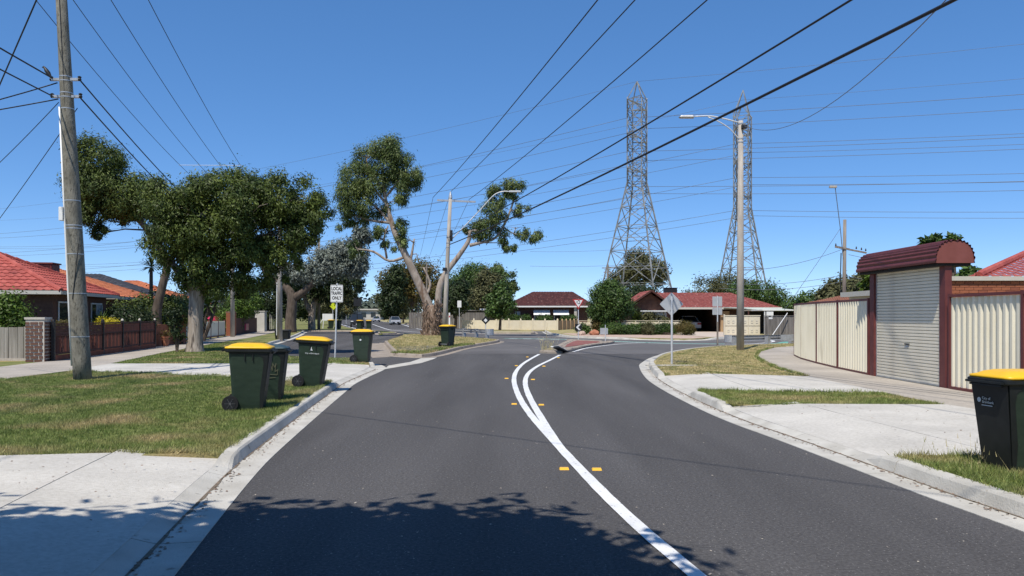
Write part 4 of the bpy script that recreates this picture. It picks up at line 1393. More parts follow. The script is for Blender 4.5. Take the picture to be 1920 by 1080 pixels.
# right pole with curved street light arm
rp = thing("street_light", "tall pale concrete pole with curved white street light arm in dry grass", "street light", (9.88, 34.15, .10))
MB().tube([(0, 0, -.1), (.0, 0, 4), (.02, 0, 9.95)], [.165, .145, .10], 18).build("shaft", M_pole_light, rp, smooth=True)
MB().tube(smooth_line([(-.0, 0, 9.86), (-.6, 0, 10.02), (-1.3, 0, 10.16), (-2.0, 0, 10.14)], 4), .032, 8).build("lamp_arm", M_sign_post, rp, smooth=True)
MB().tube(smooth_line([(-.05, 0, 9.15), (-.45, 0, 9.6), (-.9, 0, 9.9), (-1.4, 0, 10.12)], 4), .026, 8).build("lamp_brace", M_sign_post, rp, smooth=True)
loft([rring(-.32, .28, .07, -.05, .05), rring(-.36, .30, .12, 0, .06), rring(-.28, .28, .09, .07, .05)]).build("lamp_head", M_steel, rp).location = (-2.3, 0, 10.11)
MB().box((.12, -.12, 9.66), (.24, .18, .14)).build("control_box", M_black, rp)
for z in (9.0, 9.15, 9.8):
    MB().lathe([(.118, 0), (.118, .05)], 14, (.02, 0, z)).build("steel_band", M_steel, rp)
wire("service_cable", "dotted light cable rising right from the street light to the heavy cable", (9.98, 34.1, 9.85), (7.2, 12.6, 6.95), 1.0, .010, M_wire_grey, n=24)

# timber pole behind the right fence with raised lamp
tp = thing("power_pole", "weathered timber pole with slanting lamp rod behind the cream fence", "power pole", (19.44, 46.25, .10))
MB().tube([(0, 0, -.1), (.06, 0, 7.15)], [.125, .09], 12).build("shaft", M_pole_wood, tp, smooth=True)
MB().tube([(-.1, -.12, 5.0), (-.25, -.12, 6.6), (-.55, -.12, 9.0)], .022, 6).build("lamp_arm", M_wire_grey, tp)
MB().box((-.68, -.12, 9.05), (.42, .18, .13)).build("lamp_head", M_pole_light, tp, bevel=.02)
MB().bar((-.55, -.1, 5.55), (1.3, -.05, 5.2), .09, .09).build("cross_arm", M_pole_wood, tp)
MB().bar((-.4, .2, 5.6), (.7, .9, 5.5), .08, .08).build("cross_arm", M_pole_wood, tp)
for x, z in ((-.5, 5.6), (.7, 5.42), (1.0, 5.36), (1.25, 5.3)):
    MB().lathe([(.03, 0), (.05, .05), (.03, .1), (.04, .14)], 8, (x, -.08, z)).build("insulator", M_black, tp)
MB().tube([(-.2, -.1, 5.2), (-.24, -.1, 3.5), (-.16, -.1, 2.0)], .03, 6).build("riser_cable", M_black, tp)
WT = "service wires from the timber pole"
for k, (b, z0, lb) in enumerate((((13.2, 45, 4.2), 5.5, "upper"), ((12.6, 47, 3.55), 4.0, "middle"), ((12.6, 48, 3.3), 3.6, "lower"))):
    wire("service_cable", "%s thin wire running left from the timber pole towards the mailbox wall" % lb, (19.3, 46.2, z0), b, .25, .012, M_wire_grey, group=WT)
wire("service_cable", "steep thin stay wire left of the timber pole", (19.2, 46.2, 6.7), (16.0, 46.5, 1.9), .05, .012, M_wire_grey, group=WT)
wire("service_cable", "upper wire from the timber pole down behind the roller door canopy", (19.7, 46.2, 5.2), (25.5, 40.0, 3.6), .2, .012, M_wire_grey, group=WT)
wire("service_cable", "lower wire from the timber pole down behind the roller door canopy", (19.7, 46.2, 3.9), (25.5, 41.0, 2.9), .15, .012, M_wire_grey, group=WT)

# three thin wires and two heavy cables crossing over the road to a pole behind the right of the camera
WO = "wires crossing over the road from the middle pole"
for k, (a, b) in enumerate((((-5.42, 54.2, 9.75), (9.0, -14, 9.7)), ((-4.2, 54.2, 10.15), (10.3, -14, 10.1)), ((-2.95, 54.2, 9.6), (11.6, -14, 9.7)))):
    wire("power_line", "%s of three parallel wires rising right from the pale cross arm" % ("left", "middle", "right")[k], a, b, 0.55, .017, M_wire, n=28, group=WO)
wire("power_line", "upper heavy black cable rising right over the road past the lattice towers", (-4.3, 54.2, 7.1), (12.7, -14, 7.9), 0.55, .022, M_wire, n=28, group=WO)
wire("power_line", "lower and thickest black cable rising right over the road past the street light", (-4.3, 54.2, 6.5), (13.6, -14, 7.1), 0.45, .032, M_wire, n=28, group=WO)
for k, (a, lb) in enumerate((((-5.42, 54.2, 9.75), "left"), ((-4.2, 54.2, 10.15), "middle"), ((-2.95, 54.2, 9.6), "right"))):
    wire("power_line", "%s of three wires falling away left from the pale cross arm" % lb, a, (-21 + 1.2 * k, 165, 8.6), 0.9, .014, M_wire_grey, group=WO)
# far poles along the arterial
for k, (x, y, h) in enumerate(((-16.2, 150, 11.5), (-25.5, 185, 11), (-32.5, 210, 11), (-19.5, 165, 12.5))):
    fp = thing("power_pole", ("far timber pole right of the silver cars", "far timber pole with cross arm above the arterial road", "farthest small pole above the arterial road", "far tall pole behind the gum trunk")[k], "power pole", (x, y, 0.1), group="far poles along the arterial road")
    MB().tube([(0, 0, -.1), (0, 0, h)], [.2, .14], 8).build("shaft", M_pole_wood, fp)
    MB().box((0, 0, h - .8), (2.6, .12, .12)).build("cross_arm", M_pole_wood, fp)

# electrical cabinet by the arterial
cb = thing("service_cabinet", "small pale cabinet at the kerb right of the silver cars", "cabinet", (-13.6, 118.0, .1))
MB().box((0, 0, .65), (.95, .6, 1.3)).build("body", M_cream, cb, bevel=.02)
MB().box((0, 0, 1.33), (1.05, .7, .06)).build("roof", M_gutter, cb)
# ------------------------------------------------------------------ right hand fence, roller door and canopy
FB = np.array(FP_R_right)


def fence_pt(y):
    return (float(np.interp(y, FB[:, 1], FB[:, 0])) + 0.02, y)


def corr_sheet(a, b, z0, z1, pitch, depth, m, name, parent, ztilt=0.0):
    """trapezoid-ribbed steel sheet between two plan points"""
    a, b = np.array(a), np.array(b)
    L = np.linalg.norm(b - a)
    d = (b - a) / L
    nrm = np.array([-d[1], d[0]])
    prof = [(0, 0), (.24, 0), (.44, 1), (.68, 1), (.88, 0)]
    us = []
    k = 0
    while k * pitch < L:
        for f, h in prof:
            u = (k + f) * pitch
            if u <= L:
                us.append((u, h * depth))
        k += 1
    us.append((L, 0))
    mb = MB()
    for u, h in us:
        p_ = a + d * u + nrm * h
        mb.v += [(p_[0], p_[1], z0), (p_[0], p_[1], z1)]
    for i in range(len(us) - 1):
        mb.f.append((2 * i, 2 * i + 2, 2 * i + 3, 2 * i + 1))
    return mb.build(name, m, parent)


FH = 1.93


def steel_fence(label, ys, h=FH, name="fence"):
    """bays between successive posts, from near to far"""
    t = thing(name, label, "fence")
    pts = [fence_pt(y) for y in ys]
    for i, p_ in enumerate(pts):
        MB().box((p_[0], p_[1], .12 + h / 2), (.07, .07, h + .03)).build("post", M_maroon, t)
    for i in range(len(pts) - 1):
        a, b = np.array(pts[i]), np.array(pts[i + 1])
        d = (b - a) / np.linalg.norm(b - a)
        a2, b2 = a + d * .036, b - d * .036
        corr_sheet(a2, b2, .19, .12 + h - .06, .19, .046, M_cream, "panel", t)
        for z in (.165, .12 + h - .025):
            MB().bar((a2[0], a2[1], z), (b2[0], b2[1], z), .075, .055).build("rail", M_maroon, t)
    return t


steel_fence("long cream ribbed steel fence with maroon posts left of the roller door", [19.78, 22.2, 24.6, 27.0, 29.35])
steel_fence("cream ribbed steel fence with maroon posts right of the roller door", [16.05, 13.75, 11.1, 8.4, 5.7, 3.0])
# dark return fence beyond
t = thing("fence", "low maroon slatted fence at the far end of the footpath", "fence")
for i in range(7):
    f = i / 6
    x, y = 10.9 + f * 1.2, 29.8 + f * 2.3
    MB().box((x, y, .12 + .62), (.06, .06, 1.24)).build("slat", M_maroon, t)
    if i < 6:
        MB().box((x + .1, y + .19, .12 + .6), (.03, .28, 1.16), R(-28)).build("slat", M_fence_dark, t)
MB().bar((10.9, 29.8, 1.38), (12.1, 32.1, 1.38), .09, .05).build("rail", M_maroon_end, t)

rd = thing("roller_door", "tall cream corrugated roller door between maroon posts", "roller door")
DX, D0, D1, DZ = 8.99, 16.46, 19.4, 2.72
ns = 36
prof = [(0, 0.0), (.10, 0.0), (.2, .026), (.86, .026), (1, 0.0)]
sl = MB()
hs = (DZ - .14) / ns
for u, w in prof:
    for y in (D0, D1):
        sl.v.append((-w, y, u * hs))
for i in range(len(prof) - 1):
    sl.f.append((2 * i, 2 * i + 1, 2 * i + 3, 2 * i + 2))
slm = sl.mesh("slat", M_door)
for i in range(ns):
    o = link("slat", slm, rd)
    o.location = (DX, 0, .15 + i * hs)
MB().box((DX - .035, 17.9, .98), (.03, .20, .025)).build("handle", M_black, rd)
MB().box((DX - .028, 17.9, .93), (.012, .10, .06)).build("lock_plate", M_steel, rd)
MB().box((DX - .02, (D0 + D1) / 2, .155), (.05, D1 - D0, .04)).build("bottom_rail", M_steel, rd)
for y, w in ((D0 - .13, .22), (D1 + .13, .22)):
    MB().box((DX - .02, y, .12 + 1.33), (.14, w, 2.66)).build("post", M_maroon, rd)
MB().box((DX + .0, D0 + .0, 1.45), (.07, .05, 2.6)).build("guide", M_steel, rd)
MB().box((DX + .0, D1 - .0, 1.45), (.07, .05, 2.6)).build("guide", M_steel, rd)

cn = thing("canopy", "maroon ribbed barrel shaped canopy over the roller door", "canopy")
# corrugated half barrel along Y, centre offset to the right of the door
cy0, cy1 = 16.12, 19.86
cxm, czb, rw, rh = 9.06, 2.70, .40, .47
mb = MB()
nseg = 120
arc = []
for i in range(nseg + 1):
    a = math.pi * i / nseg
    rip = 1.0 + .030 * math.sin(2 * math.pi * i / nseg * 15)
    ca, sa = math.cos(a), math.sin(a)
    # squarish barrel: superellipse
    ex = math.copysign(abs(ca) ** .78, ca)
    ez = abs(sa) ** .78
    arc.append((cxm - ex * rw * rip, czb + ez * rh * rip))
for x, z in arc:
    mb.v += [(x, cy0, z), (x, cy1, z)]
for i in range(nseg):
    mb.f.append((2 * i, 2 * i + 1, 2 * i + 3, 2 * i + 2))
mb.build("barrel_sheet", M_maroon, cn, fixn=True)
for y in (cy0 + .03, cy1 - .03):
    pts = [(cxm - math.copysign(abs(math.cos(a)) ** .78, math.cos(a)) * rw * .96, czb + abs(math.sin(a)) ** .78 * rh * .96) for a in np.linspace(0, math.pi, 25)]
    n = len(pts)
    MB().add([(x, y - .01, z) for x, z in pts] + [(x, y + .01, z) for x, z in pts],
             [tuple(range(n)), tuple(range(n, 2 * n))[::-1]] + [(i, (i + 1) % n, n + (i + 1) % n, n + i) for i in range(n)]).build("end_plate", M_maroon_end, cn, fixn=True)
MB().box((cxm, (cy0 + cy1) / 2, czb - .03), (rw * 1.7, cy1 - cy0 - .1, .05)).build("soffit", M_dark_int, cn)

# ------------------------------------------------------------------ roofs and houses
def roof_plane(mb, e0, e1, r1, r0, tile=.30, course=.34, amp=.028, step=.03):
    """tiled roof plane, eave e0-e1, ridge r0-r1 (r0 above e0), with stepped, waved courses"""
    e0, e1, r0, r1 = (np.array(p, float) for p in (e0, e1, r0, r1))
    ed = (e1 - e0) / np.linalg.norm(e1 - e0)
    up = ((r0 + r1) / 2 - (e0 + e1) / 2)
    up = up - ed * up.dot(ed)
    sl_ = np.linalg.norm(up)
    nrm = np.cross(ed, up / sl_)
    if nrm[2] < 0:
        nrm = -nrm
    nc = max(2, int(sl_ / course))
    for i in range(nc):
        v0, v1 = i / nc, (i + 1) / nc + .02 / sl_
        lo0, lo1 = e0 + (r0 - e0) * v0, e1 + (r1 - e1) * v0
        hi0, hi1 = e0 + (r0 - e0) * min(v1, 1), e1 + (r1 - e1) * min(v1, 1)
        W = np.linalg.norm(lo1 - lo0)
        n = max(2, int(W / tile * 6))
        base = len(mb.v)
        for k in range(n + 1):
            f = k / n
            a = lo0 + (lo1 - lo0) * f
            b = hi0 + (hi1 - hi0) * f
            s_ = (a - e0).dot(ed) / tile
            s2 = (b - e0).dot(ed) / tile
            wa = amp * max(0, math.sin(2 * math.pi * s_)) ** .8 + step
            wb = amp * max(0, math.sin(2 * math.pi * s2)) ** .8
            mb.v += [tuple(a + nrm * (wa - .022)), tuple(a + nrm * wa), tuple(b + nrm * wb)]
        for k in range(n):
            o = base + 3 * k
            mb.f += [(o, o + 3, o + 4, o + 1), (o + 1, o + 4, o + 5, o + 2)]


def ridge_caps(pts_pairs, m, parent, r=.10):
    for a, b in pts_pairs:
        a, b = Vector(a), Vector(b)
        n = max(1, int((b - a).length / .42))
        for i in range(n):
            p0, p1 = a.lerp(b, i / n), a.lerp(b, (i + .97) / n)
            MB().tube([p0 + Vector((0, 0, .01)), p1 + Vector((0, 0, .03))], [r, r * 1.08], 8).build("ridge_tile", m, parent)


def window(parent, face, x0, x1, z0, z1, y=0.0, frame=M_white, curtain=True, mull=1):
    """window on a wall plane; face 'x+' (plane x = y arg), 'y-' """
    def P(u, d, z):
        return (y + d, u, z) if face == 'x+' else (u, y - d, z)
    fr = MB()
    t_ = .06
    for (a, b, c, d) in ((x0, x1, z0, z0 + t_), (x0, x1, z1 - t_, z1), (x0, x0 + t_, z0 + t_, z1 - t_), (x1 - t_, x1, z0 + t_, z1 - t_)):
        fr.box2(P(a, .02, c), P(b, .06, d))
    for k in range(mull):
        u = x0 + (x1 - x0) * (k + 1) / (mull + 1)
        fr.box2(P(u - .03, .02, z0 + t_), P(u + .03, .055, z1 - t_))
    w = fr.build("window", frame, parent)
    MB().box2(P(x0 + .03, .012, z0 + .03), P(x1 - .03, .026, z1 - .03)).build("pane", M_glass, w)
    if curtain:
        MB().box2(P(x0 + (x1 - x0) * .55, .027, z0 + .07), P(x1 - .10, .031, z1 - .07)).build("curtain", M_curtain, w)
    MB().box2(P(x0 - .05, .005, z0 - .07), P(x1 + .05, .10, z0 - .003)).build("sill", M_brick_br, w)
    return w


def hip_house(label, loc, rz, W, L, eave, rise, roof_m, wall_m, over=.45, wins=(), tile=.30, gut=M_gutter, name="house", caps=True):
    """local frame: street side at x=0 going back to x=-W, length along +y"""
    h = thing(name, label, "house", (loc[0], loc[1], .10), rz)
    MB().box2((-W, 0, 0), (0, L, eave - .08)).build("wall", wall_m, h)
    o = over
    E_ = [(o, -o, eave), (o, L + o, eave), (-W - o, L + o, eave), (-W - o, -o, eave)]
    if L >= W:
        hw = (W + 2 * o) / 2
        A, B = (-W / 2, -o + hw, eave + rise), (-W / 2, L + o - hw, eave + rise)
        planes = [(E_[0], E_[1], B, A), (E_[1], E_[2], B, B), (E_[2], E_[3], A, B), (E_[3], E_[0], A, A)]
        hips = [(A, B), (E_[0], A), (E_[1], B), (E_[3], A), (E_[2], B)]
    else:
        hl = (L + 2 * o) / 2
        A, B = (o - hl, L / 2, eave + rise), (-W - o + hl, L / 2, eave + rise)
        planes = [(E_[0], E_[1], A, A), (E_[1], E_[2], B, A), (E_[2], E_[3], B, B), (E_[3], E_[0], A, B)]
        hips = [(A, B), (E_[0], A), (E_[1], A), (E_[3], B), (E_[2], B)]
    mb = MB()
    for e0, e1, r1, r0 in planes:
        roof_plane(mb, e0, e1, r1, r0, tile=tile)
    rf = mb.build("roof", roof_m, h)
    if caps:
        ridge_caps(hips, roof_m, rf)
    mb = MB()
    for a, b in zip(E_, E_[1:] + E_[:1]):
        mb.bar((a[0], a[1], eave - .07), (b[0], b[1], eave - .07), .06, .14)
    mb.build("gutter", gut, h)
    MB().box2((-W - o + .04, -o + .04, eave - .10), (o - .04, L + o - .04, eave - .085)).build("eaves", M_render, h)
    for args in wins:
        window(h, *args[0], **args[1]) if isinstance(args, tuple) and len(args) == 2 and isinstance(args[1], dict) else window(h, *args)
    return h


def rot_from(a, b):
    return math.atan2(b[1] - a[1], b[0] - a[0]) - math.pi / 2


hA = hip_house("brick house with bright red tiled roof and white framed windows, leftmost", (-18.15, 31.2), rot_from((-17.7, 30.9), (-19.0, 37.2)), 11.5, 7.0, 2.50, 1.75, M_tile_red, M_wall_brown,
               wins=[('x+', .5, 2.9, .65, 2.1), ('x+', 4.6, 6.2, .65, 2.1), ('y-', -4.2, -2.6, .65, 2.1), ('y-', -8, -6.2, .65, 2.1)])
cb_ = thing("roof_cooler", "maroon box shaped evaporative cooler on the red tiled roof", "cooler", (-22.6, 38.0, 3.55), R(10))
MB().box((0, 0, .28), (1.2, 1.0, .55)).build("body", M_maroon, cb_, bevel=.05)
MB().box((0, 0, .58), (1.3, 1.1, .06)).build("top", M_maroon_end, cb_)
for k in range(5):
    MB().box((0, -.51, .12 + k * .08), (1.0, .02, .025)).build("louvre", M_fence_dark, cb_)
hB = hip_house("house with weathered orange tiled roof behind the bright red one", (-21.6, 42.5), R(11), 12, 10, 2.55, 1.95, M_tile_orange, M_brick_br, wins=[('x+', 1, 3, .7, 2.1)], caps=False)
hC = hip_house("house with charcoal tiled roof behind the orange roof", (-26.5, 58.0), R(11), 13, 10, 2.7, 2.1, M_tile_slate, M_brick_br, wins=[('x+', 1, 3, .7, 2.1)], caps=False)
hD = hip_house("far house with orange roof peeping beside the paperbark trunk", (-29.5, 71.5), R(11), 12, 11, 2.7, 2.2, M_tile_orange, M_brick_br, wins=[('x+', 1, 3, .7, 2.1)], caps=False)
hE = hip_house("far house with grey slate coloured roof and pale gable", (-29.0, 86.0), R(11), 11, 12, 2.6, 2.0, M_tile_slate, M_brick_br, wins=[('x+', 1, 3, .7, 2.1)], caps=False)

# house with dark red roof behind the cream fence
hF = thing("house", "low house with dark red tiled roof and white awnings behind cream fence", "house", (0, 0, .1))
MB().box2((-.1, 92.0, 0), (8.8, 101, 2.62)).build("wall", M_wall_brown, hF)
e = [(-.9, 91.2, 2.66), (9.6, 91.2, 2.66), (9.6, 102, 2.66), (-.9, 102, 2.66)]
A, B = (2.6, 96.5, 4.45), (7.4, 96.5, 4.45)
mb = MB()
for q in ((e[0], e[1], B, A), (e[1], e[2], B, B), (e[2], e[3], A, B), (e[3], e[0], A, A)):
    roof_plane(mb, *q, tile=.32)
mb.build("roof", M_tile_dkred, hF)
MB().box2((-.95, 91.14, 2.50), (9.65, 91.2, 2.66)).build("gutter", M_white, hF)
for x0, x1 in ((2.6, 4.3), (4.9, 6.5)):
    w = window(hF, 'y-', x0, x1, .7, 2.0, 92.0, curtain=False)
    MB().add([(x0 - .1, 91.95, 2.2), (x1 + .1, 91.95, 2.2), (x1 + .1, 91.25, 1.62), (x0 - .1, 91.25, 1.62), (x0 - .1, 91.97, 2.17), (x1 + .1, 91.97, 2.17), (x1 + .1, 91.27, 1.59), (x0 - .1, 91.27, 1.59)],
             [(0, 1, 2, 3), (7, 6, 5, 4), (0, 4, 5, 1), (1, 5, 6, 2), (2, 6, 7, 3), (3, 7, 4, 0)]).build("awning", M_white, w, fixn=True)
window(hF, 'y-', .35, .95, .8, 2.0, 92.0)
MB().box2((1.7, 91.93, .05), (2.4, 91.98, 2.05)).build("door", M_fence_dark, hF)
MB().box2((7.2, 91.4, 0), (7.5, 91.7, 2.5)).build("porch_post", M_render, hF)

# right middle house with garage
hG = thing("house", "brown brick house with faded red roof, gable and dark open garage", "house", (0, 0, .1))
hz = 2.28
MB().box2((10.9, 74.0, 0), (15.0, 82, hz)).build("wall", M_brick_br, hG)
MB().box2((19.5, 74.0, 0), (24.2, 82, hz)).build("wall", M_brick_br, hG)
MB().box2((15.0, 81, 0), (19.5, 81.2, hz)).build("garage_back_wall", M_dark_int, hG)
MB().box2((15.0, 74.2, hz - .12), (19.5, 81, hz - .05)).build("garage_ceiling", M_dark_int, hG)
e = [(14.2, 73.2, hz), (25.0, 73.2, hz), (25.0, 83, hz), (10.2, 83, hz)]
A, B = (12.8, 77.8, 3.78), (21.4, 77.8, 3.78)
mb = MB()
roof_plane(mb, (11.0, 73.4, hz + .02), e[1], B, A, tile=.32)
roof_plane(mb, e[1], e[2], B, B, tile=.32)
roof_plane(mb, e[2], e[3], A, B, tile=.32)
# forward gable
roof_plane(mb, (14.7, 71.4, hz), (14.7, 77.8, hz), (12.65, 77.8, 3.82), (12.65, 71.4, 3.82), tile=.32)
roof_plane(mb, (10.4, 77.8, hz), (10.4, 71.4, hz), (12.65, 71.4, 3.82), (12.65, 77.8, 3.82), tile=.32)
mb.build("roof", M_tile_faded, hG)
gw = MB().add([(10.9, 72.2, 0), (14.4, 72.2, 0), (14.4, 72.2, hz + .1), (12.65, 72.2, 3.55), (10.9, 72.2, hz + .1), (10.9, 74, 0), (14.4, 74, 0), (14.4, 74, hz + .1), (12.65, 74, 3.55), (10.9, 74, hz + .1)],
              [(0, 1, 2, 3, 4), (1, 6, 7, 2), (0, 4, 9, 5)]).build("gable_wall", M_brick_br, hG, fixn=True)
MB().bar((10.35, 71.38, hz - .02), (12.65, 71.38, 3.80), .05, .16).bar((14.75, 71.38, hz - .02), (12.65, 71.38, 3.80), .05, .16).build("barge_board", M_fence_dark, gw)
window(hG, 'y-', 11.9, 14.1, .8, 1.85, 72.2, mull=2)
MB().box2((11.7, 71.8, 1.9), (14.3, 72.15, 2.0)).build("awning", M_white, hG)
MB().box2((14.6, 73.14, hz - .16), (25.05, 73.22, hz + .02)).build("gutter", M_gutter, hG)
MB().box2((19.5, 73.7, 0), (20.3, 73.95, 1.95)).build("side_panel", M_tan, hG)
ck = thing("roof_cooler", "black box shaped cooler on the faded red roof", "cooler", (15.75, 78.6, 3.74))
MB().box((0, 0, .3), (1.2, 1.0, .6)).build("body", M_black, ck, bevel=.04)
MB().box((0, 0, .63), (1.3, 1.1, .06)).build("top", M_black, ck)

# verandah roof and cream panelled wall, timber fence, carport
vr = thing("verandah", "pale sloping verandah roof behind the cream panelled wall", "verandah", (0, 0, .1))
MB().add([(19.6, 66, 2.15), (24.6, 66, 1.95), (25.2, 74, 2.2), (19.6, 74, 2.35), (19.6, 66, 2.07), (24.6, 66, 1.87), (25.2, 74, 2.12), (19.6, 74, 2.27)],
         [(0, 1, 2, 3), (7, 6, 5, 4), (0, 4, 5, 1), (1, 5, 6, 2), (2, 6, 7, 3), (3, 7, 4, 0)]).build("roof", mat("pale_green_steel", (0.55, 0.60, 0.52), rough=0.6), vr, fixn=True)
for x in (19.8, 21.4, 23.0, 24.4):
    MB().box((x, 66.1, .95), (.09, .09, 1.9)).build("post", M_fence_dark, vr)

cw = thing("panelled_wall", "cream wall of square panels with raised ornaments behind the street light", "wall", (0, 0, .1))
cx0, cx1, cyw = 15.75, 18.35, 58.4
MB().box2((cx0, cyw, 0.05), (cx1, cyw + .16, 1.50)).build("backing", M_skirt, cw)
for r_ in range(2):
    for c_ in range(3):
        w_ = (cx1 - cx0) / 3
        x = cx0 + w_ * (c_ + .5)
        z = .42 + r_ * .68
        pn = MB().box((x, cyw - .02, z), (w_ - .03, .03, .62)).build("panel", M_skirt, cw)
        for dx in (-.18, .18):
            MB().box((x + dx, cyw - .045, z + .05), (.15, .02, .03)).box((x + dx, cyw - .045, z - .13), (.15, .02, .03)).box((x + dx - .065, cyw - .045, z - .04), (.02, .02, .16)).box((x + dx + .065, cyw - .045, z - .04), (.02, .02, .16)).build("ornament", M_gutter, pn)
MB().box2((cx0 - .03, cyw - .04, 1.50), (cx1 + .03, cyw + .2, 1.56)).build("coping", M_skirt, cw)
MB().box2((cx0 - .06, cyw - .05, 0), (cx0 - .003, cyw + .2, 1.62)).build("end_post", M_skirt, cw)

pf = thing("fence", "grey weathered paling fence behind the right guard rail", "fence", (0, 0, .1))
px_ = 18.42
k = 0
while px_ < 25.5:
    w_ = rng.uniform(.135, .17)
    MB().box((px_ + w_ / 2, 57.6 + rng.uniform(-.01, .01), .76 + rng.uniform(-.02, .02)), (w_ - .012, .02, 1.46)).build("paling", M_paling_dark, pf)
    px_ += w_
MB().box2((18.4, 57.55, 1.50), (25.6, 57.68, 1.54)).build("capping", M_paling_dark, pf)
MB().box2((18.72, 57.57, 1.27), (19.0, 57.585, 1.41)).build("notice", M_sign_white, pf)

cp = thing("carport", "flat white edged carport roof above the grey paling fence", "carport", (0, 0, .1))
MB().box2((20.0, 63.0, 1.93), (26.5, 69, 2.02)).build("roof", M_white, cp)
MB().box2((20.3, 68.8, 0), (26.4, 69, 1.9)).build("back_wall", M_dark_int, cp)
for x in (20.2, 23.3, 26.3):
    MB().box((x, 63.1, .96), (.08, .08, 1.92)).build("post", M_white, cp)
MB().box2((20.3, 62.96, 1.45), (20.85, 63.0, 1.85)).build("white_box", M_white, cp)
br_ = thing("leaning_pole", "white pole leaning in front of the paling fence", "pole")
MB().tube([(18.75, 56.9, .18), (20.0, 57.3, 1.82)], .03, 8).build("pole", M_white, br_)

# low cream fence, hedge side
lf = thing("fence", "low cream fence behind the green hedge", "fence", (0, 0, .1))
for i in range(9):
    x = 5.6 + i * .95
    MB().box2((x, 66.0, 0.05), (x + .93, 66.05, 1.0 + (0 if i < 8 else 0))).build("panel", M_skirt, lf)
    MB().box((x - .01, 66.0, .54), (.06, .12, 1.08)).build("post", M_skirt, lf)
MB().box((5.6 + 9 * .95, 66.0, .54), (.06, .12, 1.08)).build("post", M_skirt, lf)
MB().box2((5.5, 65.95, 1.082), (14.2, 66.1, 1.12)).build("capping", M_skirt, lf)

# cream rendered panel fence in front of the dark roofed house
ff = thing("fence", "long cream panel fence with pointed posts in front of the dark roofed house", "fence", (0, 0, .1))
P0, P1 = np.array([-5.45, 87.0]), np.array([4.75, 82.6])
P2 = np.array([7.5, 90.0])


def panel_run(root, a, b, n, h, m):
    for i in range(n + 1):
        p_ = a + (b - a) * i / n
        MB().box((p_[0], p_[1], h / 2 + .04), (.16, .16, h + .08)).build("post", m, root)
        MB().add([(p_[0] - .08, p_[1] - .08, h + .08), (p_[0] + .08, p_[1] - .08, h + .08), (p_[0] + .08, p_[1] + .08, h + .08), (p_[0] - .08, p_[1] + .08, h + .08), (p_[0], p_[1], h + .2)],
                 [(0, 1, 4), (1, 2, 4), (2, 3, 4), (3, 0, 4)]).build("post_cap", m, root)
        if i < n:
            q = a + (b - a) * (i + 1) / n
            d = (q - a) / n
            e_ = (q - p_) / np.linalg.norm(q - p_) * .085
            MB().bar((p_[0] + e_[0], p_[1] + e_[1], h / 2), (q[0] - e_[0], q[1] - e_[1], h / 2), .05, h - .04).build("panel", m, root)


panel_run(ff, P0, P1, 8, 1.05, M_skirt)
panel_run(ff, P1 + (P2 - P1) * .02, P2, 5, 1.02, M_tan)
df = thing("fence", "tall dark grey fence behind the left end of the cream panel fence", "fence", (0, 0, .1))
for i in range(30):
    x = -12.0 + i * .3
    MB().box((x, 93 - i * .02, .95), (.28, .03, 1.9)).build("paling", M_paling_dark, df)
sh = thing("shed", "dark shed with pale roof edge behind the cream panel fence", "shed", (0, 0, .1))
MB().box2((-6.4, 97, 0), (-2.2, 102, 2.1)).build("wall", M_dark_int, sh)
MB().box2((-6.6, 96.8, 2.11), (-2.0, 102.2, 2.22)).build("roof", M_paling_dark, sh)
MB().box2((-4.0, 96.9, 2.221), (-3.0, 98, 2.40)).build("skylight", M_white, sh)

# ------------------------------------------------------------------ right side buildings behind the steel fence
bw = thing("house", "orange brick house with red tiled roof behind the right steel fence", "house", (0, 0, .1))
WY = 21.2
MB().box2((11.65, WY, 0), (22, WY + 1.0, 2.46)).box2((15.5, WY + 1.001, 0), (22, WY + 8, 2.45)).build("wall", M_mortar_red, bw)
bm_ = MB().box((0, 0, 0), (.235, .03, .068)).mesh("brick", M_brick_red)
bm2 = MB().box((0, 0, 0), (.235, .03, .068)).mesh("brick", M_brick_red2)
nb = 0
z = 2.44 - .034
row = 0
while z > 1.80 and nb < 290:
    x = 11.65 + (.12 if row % 2 else 0.0) + .12
    while x < 16.2 and nb < 290:
        o = link("brick", bm2 if rng.random() < .3 else bm_, bw)
        o.location = (x, WY - .008 + rng.uniform(-.003, .003), z)
        nb += 1
        x += .247
    z -= .080
    row += 1
MB().box2((11.5, WY - .10, 2.46), (22.2, WY + .3, 2.575)).build("gutter", M_render, bw)
mb = MB()
roof_plane(mb, (12.45, WY - .02, 2.56), (26, WY - .02, 2.56), (20.5, WY + 5, 3.62), (17.2, WY + 5, 3.62))
roof_plane(mb, (14.6, WY + 5.0, 2.57), (12.45, WY - .02, 2.56), (17.2, WY + 5, 3.62), (17.2, WY + 5, 3.62))
rf = mb.build("roof", M_tile_red, bw)
ridge_caps([((12.6, WY + .1, 2.6), (17.2, WY + 5, 3.64))], M_tile_red, rf)
mb = MB().lathe([(.02, -.05), (.14, -.04), (.13, .0), (.06, .06), (.02, .08)], 12, (14.0, WY - .12, 1.98))
mb.build("wall_lamp", M_black, bw)
MB().tube([(14.0, WY - .12, 2.05), (14.0, WY - .06, 2.15)], .015, 6).build("lamp_bracket", M_steel, bw)
vp = thing("vent_pipe", "dark vent pipe above the red tiled roof at the right edge", "pipe", (17.9, 27.4, 3.2))
MB().tube([(0, 0, 0), (0, 0, .95)], .06, 8).build("pipe", M_wire_grey, vp)

